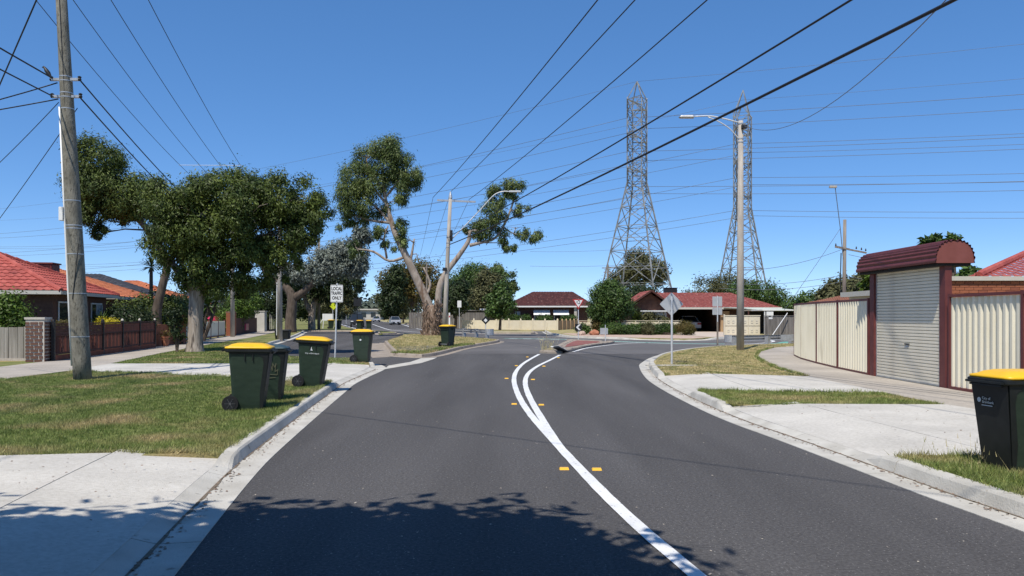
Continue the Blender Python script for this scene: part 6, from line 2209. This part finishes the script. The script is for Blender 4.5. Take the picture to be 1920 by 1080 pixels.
gp = [(-3.6, .2, 14.3, 1.2, 1.3, .95), (-2.6, .2, 13.8, 1.1, 1.2, .9), (-4.9, .2, 13.6, 1.2, 1.3, .9), (-3.6, .3, 12.8, 1.5, 1.5, .8), (-5.6, .2, 12.3, 1.3, 1.4, .85), (-2.3, .2, 12.3, 1.2, 1.2, .75),
      (-1.5, .2, 12.3, .8, .9, .8), (-4.4, .2, 11.5, 1.4, 1.5, .75), (-6.4, 0, 11.1, 1.2, 1.3, .75), (-1.9, .3, 11.3, .9, 1.0, .55), (-5.6, 0, 10.3, 1.3, 1.4, .6), (-7.0, 0, 9.6, .9, 1.2, .7),
      (-4.3, 0, 9.7, 1.3, 1.2, .55), (-2.6, .1, 10.2, .8, .9, .5), (-5.8, 0, 8.9, 1.0, 1.0, .5), (-3.6, 0, 8.0, .9, .8, .45), (-2.5, 0, 7.0, .7, .7, .5), (-5.7, 0, 6.6, .55, .6, .55), (-1.35, 0, 7.0, .4, .4, .4),
      (6.35, 0.2, 11.2, 0.9, 0.9, 0.7), (4.65, 0.2, 9.6, 1.0, 1.0, 0.9), (3.95, 0.2, 8.2, 1.0, 1.0, 0.75), (5.15, 0.2, 8.6, 0.8, 0.9, 0.8), (6.85, 0.2, 9.6, 0.6, 0.7, 0.5), (6.45, 0.2, 8.2, 0.8, 0.8, 0.5), (7.65, 0.2, 7.6, 0.7, 0.7, 0.6), (5.65, 0.2, 7.5, 0.8, 0.8, 0.5), (4.95, 0.2, 10.7, 0.7, 0.8, 0.7), (3.25, 0.2, 7.4, 0.5, 0.6, 0.4), (5.95, 0.2, 6.8, 0.5, 0.5, 0.35),
      (2.7, .1, 7.9, .35, .35, .4), (-2.2, .1, 8.2, .55, .6, .7), (-1.75, .1, 7.2, .35, .4, .5), (-1.1, .1, 6.0, .3, .3, .45), (-3.9, 0, 7.3, .6, .6, .5), (-6.6, 0, 8.6, .6, .8, .5)]
gl = [(pts, [r_ * (.84 if r_ > .1 else 1.0) for r_ in rd_]) for pts, rd_ in gl]
gum = tree("gum_tree", "big leaning smooth barked gum tree forked low on the island", (GX, GY, .10), gl, gp, 66000, .22, M_leaf_gum, M_bark_gum, droop=.75, aspect=4.0, cl=.23, shell=.55, seed=21, per=200, twigs=True)
bp_, br__ = limb([(0, 0, -.15), (.02, 0, .4), (.03, 0, 1.1), (.0, 0, 1.8), (-.06, 0, 2.3)], [.80, .64, .57, .52, .42])
MB().tube(bp_, br__, 18).build("trunk_base", M_bark_rough, gum, smooth=True)
mb = MB()
g_ = np.random.default_rng(5)
for i in range(900):
    a = g_.uniform(0, 6.28)
    z = 2.6 * g_.random() ** 1.3 - .1
    r_ = (.70 - .11 * max(z, 0)) * (1 if z > .3 else 1 + .25 * (.3 - z)) * g_.uniform(.9, 1.04)
    cx_ = -.12 * max(z - 1, 0) if math.cos(a) < 0 else .12 * z
    p_ = Vector((cx_ + r_ * math.cos(a), r_ * math.sin(a), z))
    ln = g_.uniform(.12, .5)
    mb.bar(p_, p_ + Vector((g_.normal(0, .09) + .06 * math.cos(a), g_.normal(0, .09) + .06 * math.sin(a), ln * g_.choice([1, 1, -1]))), g_.uniform(.025, .075), .015, up=(math.cos(a), math.sin(a), .01))
mb.build("peeling_bark", M_bark_rough, gum)

# --- other trees left
tree("silver_gum", "silver grey leaved gum with a stout brown forked trunk behind the slim pole", (-19.9, 71.0, .10),
     [([(0, 0, -.1), (0, 0, 1.2), (.1, 0, 3.2), (-.6, 0, 4.2), (-2.0, 0, 5.0), (-2.6, 0, 6.2)], [.55, .48, .42, .32, .24, .12]), ([(.1, 0, 3.0), (1.4, 0, 3.9), (2.8, 0, 5.6), (3.2, 0, 6.6)], [.38, .3, .24, .1]), ([(1.2, 0, 3.8), (2.2, 0, 5.0), (1.6, 0, 6.8)], [.2, .16, .08])],
     [(3.2, .5, 6.9, 1.2, 1.3, .9), (4.7, .5, 7.6, 1.2, 1.3, 1.0), (5.7, .5, 7.0, 1.1, 1.2, 1.0), (6.2, .3, 8.8, .9, 1.0, .8), (2.4, .3, 5.6, 1.6, 1.4, 1.0), (4.2, .3, 6.2, 1.6, 1.3, 1.0), (1.0, .3, 5.2, 1.1, 1.0, .7), (5.8, .5, 5.8, 1.0, 1.0, .7), (-.5, .2, 5.7, .8, .8, .5)],
     26000, .26, M_leaf_silver, M_bark_dark, droop=.5, aspect=2.6, cl=.22, shell=.4, seed=31, per=110, twigs=True)
tree("street_tree", "dark rounded street tree with forked pale trunk behind the local traffic sign", (-21.3, 84.0, .10),
     [([(0, 0, -.1), (0, 0, 1.5), (.3, 0, 3.0), (1.4, 0, 4.6)], [.42, .36, .3, .12]), ([(.0, 0, 1.6), (-.7, 0, 3.2), (-1.0, 0, 4.8)], [.3, .22, .1])],
     [(-1.2, 0, 5.4, 1.6, 1.8, 1.4), (.8, 0, 5.6, 2.0, 2.0, 1.6), (2.8, 0, 5.2, 1.8, 1.8, 1.5), (4.2, 0, 4.6, 1.2, 1.4, 1.1), (-2.4, 0, 4.2, 1.2, 1.4, 1.2), (1.8, 0, 4.0, 1.8, 1.6, 1.0), (5.0, 0, 5.6, .7, .8, .7)],
     24000, .30, M_leaf_dark, M_bark_paper, droop=.4, aspect=2.8, cl=.2, seed=32, per=110, twigs=True)
tree("street_tree", "dark green tree filling the gap left of the silver gum", (-24.5, 79, .10), [([(0, 0, -.1), (0, 0, 3)], [.25, .15])],
     [(0, 0, 3.4, 2.2, 2.2, 1.6), (-2.5, 0, 3.0, 1.8, 2, 1.4), (1.8, .5, 5.0, 1.8, 2, 1.6), (1.0, 0, 2.4, 1.6, 2, 1.0)], 14000, .3, M_leaf_dark, M_bark_dark, seed=33)
far_specs = [
    ("olive tree behind the dark speed display", (-27.0, 118), [(0, 0, 4.0, 2.2, 2, 2.0), (1.5, 0, 5.2, 1.8, 2, 1.6), (-1.8, 0, 3.0, 1.8, 2, 1.4), (2.6, 0, 3.4, 1.4, 1.6, 1.3)], M_leaf_olive, 9000),
    ("tall dark tree on the far left verge above the pickup", (-33.0, 135), [(0, 0, 5.0, 3, 3, 2.4), (2.6, 0, 6.0, 2.4, 2, 2), (-2.4, 0, 3.4, 2.4, 2, 2), (1, 0, 3, 2.4, 2, 1.6)], M_leaf_dark, 9000),
    ("rusty olive tree behind the leaning gum trunk", (-20.0, 158), [(0, 0, 10.5, 4.0, 3.5, 2.6), (-3.5, 0, 8.4, 3.2, 3, 2.6), (3.4, 0, 9.4, 3.6, 3, 2.4), (1.4, 0, 6.5, 4, 3, 2.4), (5.8, 0, 6.5, 2.6, 3, 2.4), (-3.4, 0, 5.5, 2.6, 3, 2.2)], M_leaf_rust, 15000),
    ("tall dark tree left of the leaning gum trunk", (-22.5, 150), [(0, 0, 5.4, 2.2, 2.4, 3.2), (.6, 0, 8.4, 1.8, 2, 2.4), (-.8, 0, 3.0, 1.8, 2, 1.6)], M_leaf_dark, 9000),
    ("small round tree right of the silver cars", (-27.5, 190), [(0, 0, 6.4, 2.8, 2.6, 2.2), (-2.8, 0, 5.2, 2.2, 2.2, 1.8), (2.6, 0, 5.6, 2.0, 2.2, 1.8), (.4, 0, 3.0, 2.6, 2, 1.8)], M_leaf_olive, 9000),
    ("narrow olive tree over the arterial road", (-24.8, 180), [(0, 0, 9.0, 2.0, 2, 2.6), (.4, 0, 6.0, 2.2, 2, 2.4), (-.4, 0, 3.6, 1.8, 2, 1.8)], M_leaf_olive, 8000),
    ("tall dark green tree behind the middle pole", (-7.2, 108), [(0, 0, 5.4, 2.2, 2.2, 2.4), (1.8, 0, 6.6, 2.0, 2, 1.9), (-1.4, 0, 3.2, 1.8, 2, 1.8), (2.6, 0, 4.2, 1.8, 2, 2)], M_leaf_green, 12000),
    ("large leafy green tree right of the middle pole", (-4.6, 106), [(0, 0, 6.6, 2.2, 2.2, 1.8), (2.2, 0, 5.8, 2.0, 2, 1.8), (-1.9, 0, 5.2, 1.9, 2, 1.9), (.6, 0, 4.0, 2.6, 2.2, 1.8), (2.8, 0, 3.6, 1.6, 2, 1.6)], M_leaf_green, 14000),
    ("grey-olive tree with leaning trunks beside the dark roofed house", (-3.1, 98), [(0, 0, 5.6, 1.5, 1.5, 1.6), (.8, 0, 4.0, 1.5, 1.5, 1.5), (-1.0, 0, 3.6, 1.3, 1.5, 1.5)], M_leaf_olive, 9000),
    ("tall thin gum rising left of the dark roofed house", (-1.6, 112), [(-.3, 0, 8.0, .9, 1, .9), (.9, 0, 6.6, 1.2, 1, 1.3), (-.3, 0, 6.4, 1.0, 1, 1.0), (1.7, 0, 5.6, .7, .8, .9), (.2, 0, 4.6, 1.0, 1, 1)], M_leaf_gum, 8000),
    ("small green street tree on the far lawn before the cream panel fence", (-1.25, 81.0), [(0, 0, 3.3, 1.1, 1.1, 1.0), (.4, 0, 2.5, 1.1, 1.1, .8), (-.5, 0, 2.2, .9, .9, .7), (.1, 0, 4.2, .7, .8, .7)], M_leaf_green, 9000),
    ("round dark street tree above the white sign and grey fence", (-6.2, 86.5), [(0, 0, 3.4, 1.3, 1.3, 1.3), (.4, 0, 4.4, 1.0, 1, 1.0), (-.4, 0, 2.7, 1.2, 1.2, .9)], M_leaf_dark, 9000),
    ("dark spreading gum behind the left lattice tower", (25.0, 158), [(-2.6, 0, 9.6, 3.0, 2.8, 1.8), (.2, 0, 12.6, 2.6, 2.6, 2.0), (3.2, 0, 10.8, 2.6, 2.6, 2.4), (4.0, 0, 9.0, 2.0, 2, 1.6), (-.6, 0, 10.6, 2.6, 2.4, 1.4), (-3.0, 0, 7.6, 1.6, 1.6, 1.0), (.4, 0, 7.4, 1.6, 1.5, 1.2)], M_leaf_olive, 15000),
    ("wide dark tree behind the garage house left of the street light", (29.5, 118), [(0, 0, 5.4, 2.6, 2.4, 1.8), (2.8, 0, 6.0, 2.6, 2.4, 1.8), (-2.8, 0, 4.0, 2.0, 2, 1.2), (5.4, 0, 4.8, 2.0, 2, 1.6)], M_leaf_olive, 11000),
    ("dense green tree behind the carport", (31.5, 100), [(0, 0, 4.2, 2.4, 2.2, 1.7), (2.6, 0, 3.4, 2.0, 2, 1.5), (-2.4, 0, 4.2, 2.0, 2, 1.7), (4.4, 0, 2.8, 1.4, 1.6, 1.2), (-1.0, 0, 2.6, 3, 2, 1.2)], M_leaf_green, 13000),
    ("small leafy tree above the far end of the long cream fence", (31.6, 83), [(0, 0, 2.8, 1.6, 1.6, 1.0), (1.4, 0, 3.1, 1.3, 1.3, .9), (-1.4, 0, 2.4, 1.2, 1.2, .8), (2.4, 0, 2.6, 1, 1, .8)], M_leaf_green, 7000),
    ("dark low tree behind the gable of the garage house", (15.5, 95), [(0, 0, 3.8, 2.0, 2, 1.3), (-2.4, 0, 3.4, 1.8, 2, 1.2), (2.0, 0, 3.4, 1.4, 1.4, .9)], M_leaf_dark, 7000),
    ("olive tree behind the pale garage left of the roller door", (23.6, 56), [(0, 0, 3.3, 1.2, 1.2, .8), (1.6, 0, 3.7, 1.0, 1.2, .7), (-1.1, 0, 3.0, .8, 1, .6)], M_leaf_olive, 7000),
    ("bright leafy tree touching the left end of the canopy", (19.2, 41.0), [(0, 0, 3.1, .8, .8, .75), (.8, 0, 3.4, .7, .8, .6)], M_leaf_bright, 5000),
    ("slender tree with tufts showing above the canopy", (20.4, 36.5), [(-.95, 0, 4.85, .34, .4, .36), (.02, 0, 4.95, .28, .3, .42), (.45, 0, 3.3, .75, .6, .4), (-.5, 0, 4.3, .25, .3, .25)], M_leaf_green, 2600),
]
for i, (lb, (x, y), pf_, lm, n) in enumerate(far_specs):
    zc = min(p_[2] for p_ in pf_)
    tops = sorted(pf_, key=lambda q: -q[2])[:3]
    lim = [([(0, 0, -.1), (.05, 0, zc * .5), (.1, 0, zc)], [.05 * zc + .06, .04 * zc + .05, .03 * zc + .04])]
    for q in tops:
        lim.append(([(.05, 0, zc * .6), (q[0] * .5, 0, (zc + q[2]) / 2), (q[0], q[1], q[2])], [.03 * zc + .04, .02 * zc + .03, .03]))
    bk = M_bark_dark if lm is not M_leaf_gum else M_bark_gum
    tree("tree", lb, (x, y, .05), lim, pf_, n, .30 if y < 125 else .5, lm, bk, droop=.35, aspect=2.2, cl=.22, shell=.5, seed=100 + i, per=90, group="background trees")
tree("street_tree", "dense round green street tree between give way sign and gable", (7.9, 66.0 - 2.2, .10), [([(0, 0, -.1), (0, 0, .9), (0, 0, 2.2)], [.13, .11, .08])],
     [(0, 0, 2.6, 1.5, 1.4, 1.2), (-.4, 0, 3.4, 1.1, 1.1, .9), (.5, 0, 3.0, 1.1, 1.1, 1.0), (-.9, 0, 1.9, .8, .9, .7), (.9, 0, 2.0, .9, .9, .7), (0, 0, 1.6, 1.2, 1.1, .6), (.1, 0, 4.0, .6, .7, .5)], 22000, .16, M_leaf_green, M_bark_dark, droop=.2, aspect=1.9, cl=.2, seed=41)

# --- the tree behind the camera that shades the foreground
tree("shade_tree", "leafy tree out of frame that casts the big foreground shadow", (-3.9, -0.35, .10),
     [([(0, 0, -.1), (.1, .1, 1.6), (.4, .5, 3.2), (1.2, 1.4, 5.0)], [.26, .2, .16, .07]), ([(.35, .4, 2.9), (-.4, 1.2, 4.2), (-.8, 2.2, 5.2)], [.12, .09, .04])],
     [(2.1, 2.85, 4.6, 1.5, 1.5, 0.81), (0.8, 2.65, 4.7, 1.5, 1.6, 0.85), (-0.4, 2.55, 4.6, 1.4, 1.3, 0.77), (2.65, 2.55, 4.2, 1.2, 1.1, 0.64), (1.6, 1.15, 5.2, 2.2, 1.8, 1.1), (-0.7, 1.05, 5.0, 1.8, 1.8, 1.02), (2.95, 0.95, 4.6, 1.5, 1.5, 0.85), (-1.6, 1.95, 4.4, 0.9, 0.9, 0.59), (-2.6, 1.15, 4.4, 1.2, 1.4, 0.85), (2.8, -1.15, 5.0, 2.4, 2.2, 1.19), (-0.2, -1.45, 5.2, 2.6, 2.2, 1.27), (-3.2, -1.05, 4.8, 2.0, 2.2, 1.19), (1.0, -3.85, 5.0, 2.8, 2.4, 1.36), (-2.2, -3.65, 4.8, 2.4, 2.2, 1.19), (4.4, -3.25, 4.4, 1.8, 2.0, 1.02), (4.35, -0.25, 4.6, 1.2, 1.4, 0.77), (-4.4, 0.15, 4.2, 1.2, 1.4, 0.85), (-5.2, -2.25, 4.2, 1.8, 2.0, 1.36), (6.0, -2.05, 4.4, 1.6, 1.8, 1.19), (1.7, -6.05, 4.2, 2.8, 1.8, 1.53), (-2.3, -5.85, 4.2, 2.4, 1.8, 1.53), (4.8, -5.25, 4.0, 2.0, 1.8, 1.36)],
     190000, .23, M_leaf_green, M_bark_dark, droop=.3, aspect=1.5, cl=.2, shell=.0, seed=51)


def shrub(name, label, loc, puffs, n, size, leaf, cat="shrub", group="garden shrubs", droop=.1, aspect=2.2, seed=1):
    t = thing(name, label, cat, loc, 0, group)
    h0 = max(p_[2] for p_ in puffs)
    mb = MB()
    for q in puffs[:4]:
        mb.tube([(q[0] * .2, q[1] * .2, 0), (q[0] * .7, q[1] * .7, q[2] * .6), (q[0], q[1], q[2])], [.03, .025, .01], 5)
    mb.build("stem", M_bark_dark, t)
    stuff(np_mesh("foliage", leaves(puffs, n, size, droop, aspect, .2, .4, seed), 4, leaf, t))
    return t


shrub("shrub", "bushy bright green conifer-like bush at the left frame edge", (-18.2, 28.2, .12), [(0, 0, 1.3, 1.0, .9, .8), (.5, 0, 1.1, .8, .7, .6), (-.8, 0, 1.5, 1.0, .8, .7), (.1, 0, 1.9, .7, .7, .4), (.3, 0, .6, .9, .7, .5), (-1.4, 0, 1.3, .8, .8, .8)], 14000, .12, M_leaf_bright, seed=61)
shrub("shrub", "dense olive green clipped bush in front of the orange roof", (-18.9, 40.5, .12), [(-.6, 0, 1.4, 1.2, 1.1, .9), (.4, .5, 1.9, 1.2, 1.1, .9), (1.3, .8, 1.6, 1.0, 1, .9), (.5, 0, 1.0, 1.3, 1, .7), (-1.6, 0, 1.1, .9, .9, .7)], 17000, .14, M_leaf_paper, seed=62)
shrub("shrub", "dark shrub mass behind the middle of the red-brown fence", (-18.0, 36.6, .12), [(0, 0, 1.1, .9, .9, .6), (.3, .8, 1.3, .8, .9, .6), (-.6, .4, 1.2, .8, .8, .6)], 9000, .13, M_leaf_dark, seed=63)
shrub("flower_bush", "bright yellow flowering clump above the red-brown fence", (-16.75, 32.6, .12), [(0, 0, 1.22, .40, .40, .16), (.1, .3, 1.15, .35, .35, .15)], 2500, .07, M_leaf_yellow, "flowers", seed=64)
shrub("shrub", "low yellowish plants just behind the brown brick pier", (-15.9, 27.2, .12), [(0, 0, 1.0, .4, .5, .22), (-.1, .9, 1.05, .4, .5, .22), (-.2, 1.7, 1.02, .4, .5, .2)], 3500, .09, M_leaf_rust, seed=65)
shrub("shrub", "rounded light green shrub behind the dark brown fence", (-23.0, 64.0, .12), [(0, 0, 1.5, 1.0, 1, .8), (.7, .5, 2.2, 1.1, 1, 1.0), (1.2, 1.5, 2.6, 1.0, 1, .9), (0, 0, .8, 1, 1, .6)], 11000, .17, M_leaf_bright, seed=66)
shrub("shrub", "leafy dark hedge bush between paperbark trunk and cream bays", (-19.7, 47.5, .12), [(0, 0, 1.6, .9, .9, .9), (-.8, 1.0, 2.0, 1.0, 1, .8)], 7000, .15, M_leaf_dark, seed=67)
shrub("shrub", "sparse drooping twigs hanging left of the paperbark trunk", (-13.75, 32.4, .12), [(0, 0, 1.0, .35, .35, .45), (-.15, 0, 1.6, .3, .35, .35), (.1, 0, .65, .3, .3, .25)], 900, .13, M_leaf_dark, seed=68)
hd = thing("hedge", "long low green hedge on the pink gravel garden", "hedge", (0, 0, .12))
MB().tube([(7.5, 62.5, .1), (10, 62.3, .25), (12.6, 61.6, .1)], .06, 6).build("stem", M_bark_dark, hd)
hp = [(7.6 + i * .55, 62.4 - .1 * math.sin(i), .40 + .10 * math.sin(i * 1.7), .62, .6, .38) for i in range(10)]
stuff(np_mesh("foliage", leaves(hp, 26000, .13, .1, 2.2, .2, .5, 71), 4, M_leaf_green, hd))
shrub("shrub", "round brownish clipped shrub at the right end of the hedge", (13.3, 61.0, .12), [(0, 0, .55, .6, .5, .5), (.3, 0, .5, .5, .5, .45)], 6000, .1, M_leaf_rust, seed=72)
shrub("shrub", "grey-leaved round shrub in front of the hedge", (10.5, 60.9, .12), [(0, 0, .5, .5, .4, .45)], 3500, .1, M_leaf_olive, seed=73)
shrub("shrub", "small green shrub on the gravel left of the hedge", (5.6, 63.5, .12), [(0, 0, .5, .5, .4, .4), (.3, 0, .4, .4, .4, .35)], 3500, .12, M_leaf_green, seed=74)
shrub("shrub", "upright shrub with reddish leaves left of the hedge", (6.8, 63.6, .12), [(0, 0, .8, .4, .4, .5), (.3, 0, .6, .4, .4, .4)], 3500, .12, M_leaf_rust, seed=75)
shrub("shrub", "climbing green shrub against the gable window", (11.3, 71.4, .12), [(0, 0, 1.0, .7, .4, .6), (1.2, 0, 1.2, .7, .4, .6), (2.3, 0, 1.0, .6, .4, .5)], 5000, .18, M_leaf_olive, seed=76)
for i, (x, y) in enumerate(((1.2, 90.6), (3.6, 90.2), (6.3, 90.0), (-.1, 90.9))):
    shrub("shrub", ("round rose bush left of the first awning window", "green bush under the first awning window", "green bush under the second awning window", "garden bush at the left corner of the dark roofed house")[i], (x, y, .12), [(0, 0, .9, .8, .6, .6), (.5, 0, 1.2, .5, .5, .4)], 2500, .2, M_leaf_green, seed=80 + i)


def yucca(label, loc, h, n, ln, lean=0.0, heads=((0, 0, 0),), group="yuccas"):
    t = thing("yucca", label, "yucca", loc, 0, group)
    mb = MB()
    for hx, hy, hz_ in heads:
        mb.tube([(hx * .3, hy * .3, -.05), (hx * .7, hy * .7, (h + hz_) * .5), (hx, hy, h + hz_)], [.14, .11, .09], 8)
    mb.build("stem", M_bark_dark, t)
    g2 = np.random.default_rng(int(h * 100 + n))
    V = []
    for hx, hy, hz_ in heads:
        for k in range(n):
            a = g2.uniform(0, 6.28)
            e_ = g2.uniform(-.5, 1.4)
            d = np.array([math.cos(a) * math.cos(e_), math.sin(a) * math.cos(e_), math.sin(e_)])
            s = np.cross(d, [0, 0, 1.0])
            s /= np.linalg.norm(s) + 1e-6
            L = ln * g2.uniform(.7, 1.1)
            c = np.array([hx, hy, h + hz_])
            m1 = c + d * L * .5
            tip = c + d * L + np.array([0, 0, -.12 * L])
            w = .045 * ln
            V += [c, m1 + s * w, tip, m1 - s * w]
    stuff(np_mesh("leaves", np.array(V), 4, M_yucca, t))
    return t


yucca("spiky yucca left of the paperbark trunk behind the orange pillar", (-18.9, 43.8, .1), 1.9, 90, .95, heads=((0, 0, 0), (-.5, 0, -.5)))
yucca("spiky yucca heads right of the paperbark trunk", (-18.6, 46.5, .1), 2.1, 90, 1.0, heads=((.7, 0, 0), (.2, .2, -.6), (1.2, 0, .25)))
yucca("small yucca behind the red-brown fence beside the yellow flowers", (-17.2, 33.0, .1), 1.15, 70, .7)
yucca("tall yucca palm beside the gable of the garage house", (10.6, 70.5, .1), 2.2, 90, 1.2, heads=((0, 0, 0), (.4, 0, -1.0)))
yucca("tall palm tuft showing left of the paperbark crown", (-19.2, 42.0, .1), 4.1, 50, .9)

# garden rocks
for i, (x, y, s_) in enumerate(((5.4, 61.6, .35), (6.4, 61.3, .45), (7.1, 61.0, .30))):
    bm = bmesh.new()
    bmesh.ops.create_icosphere(bm, subdivisions=2, radius=s_)
    for v in bm.verts:
        v.co *= 1 + .18 * math.sin(v.co.x * 9 + i) * math.cos(v.co.y * 7)
        v.co.z *= .6
    me = bpy.data.meshes.new("rock")
    bm.to_mesh(me)
    bm.free()
    me.materials.append(M_terracotta if i == 1 else M_gravel)
    o = link("rock", me)
    o.location = (x, y, .12 + s_ * .3)
    tag(o, ("pale left rock of three in the gravel bed", "largest orange rock in the gravel bed", "small right rock of three in the gravel bed")[i], "rock", "garden rocks")

# far woodland along the horizon
g_ = np.random.default_rng(3)
hp = []
for i in range(260):
    y = g_.uniform(330, 620)
    x = g_.uniform(-.72, .72) * y
    hh = g_.uniform(3.5, 8.5) * (1.35 if abs(x / y + .19) < .05 else 1)
    hp.append((x, y, hh * .5, hh * 1.2, hh, hh * .55))
stuff(tag(np_mesh("distant_woodland", leaves(hp, 60000, 2.4, .1, 1.6, .2, .5, 5), 4, M_leaf_far), "hazy belt of far trees along the horizon", "woodland"))
# far buildings along the arterial
fb = thing("house", "tiny far building with pale roof beyond the silver cars", "house", (-62, 330, 0))
MB().box2((-7, 0, 0), (7, 8, 4)).build("wall", M_render, fb)
MB().box2((-8, -1, 4), (8, 9, 4.5)).build("roof", M_gutter, fb)
for k in range(3):
    MB().box2((-5 + k * 4, -.1, 1), (-3 + k * 4, 0, 3)).build("window", M_glass, fb)
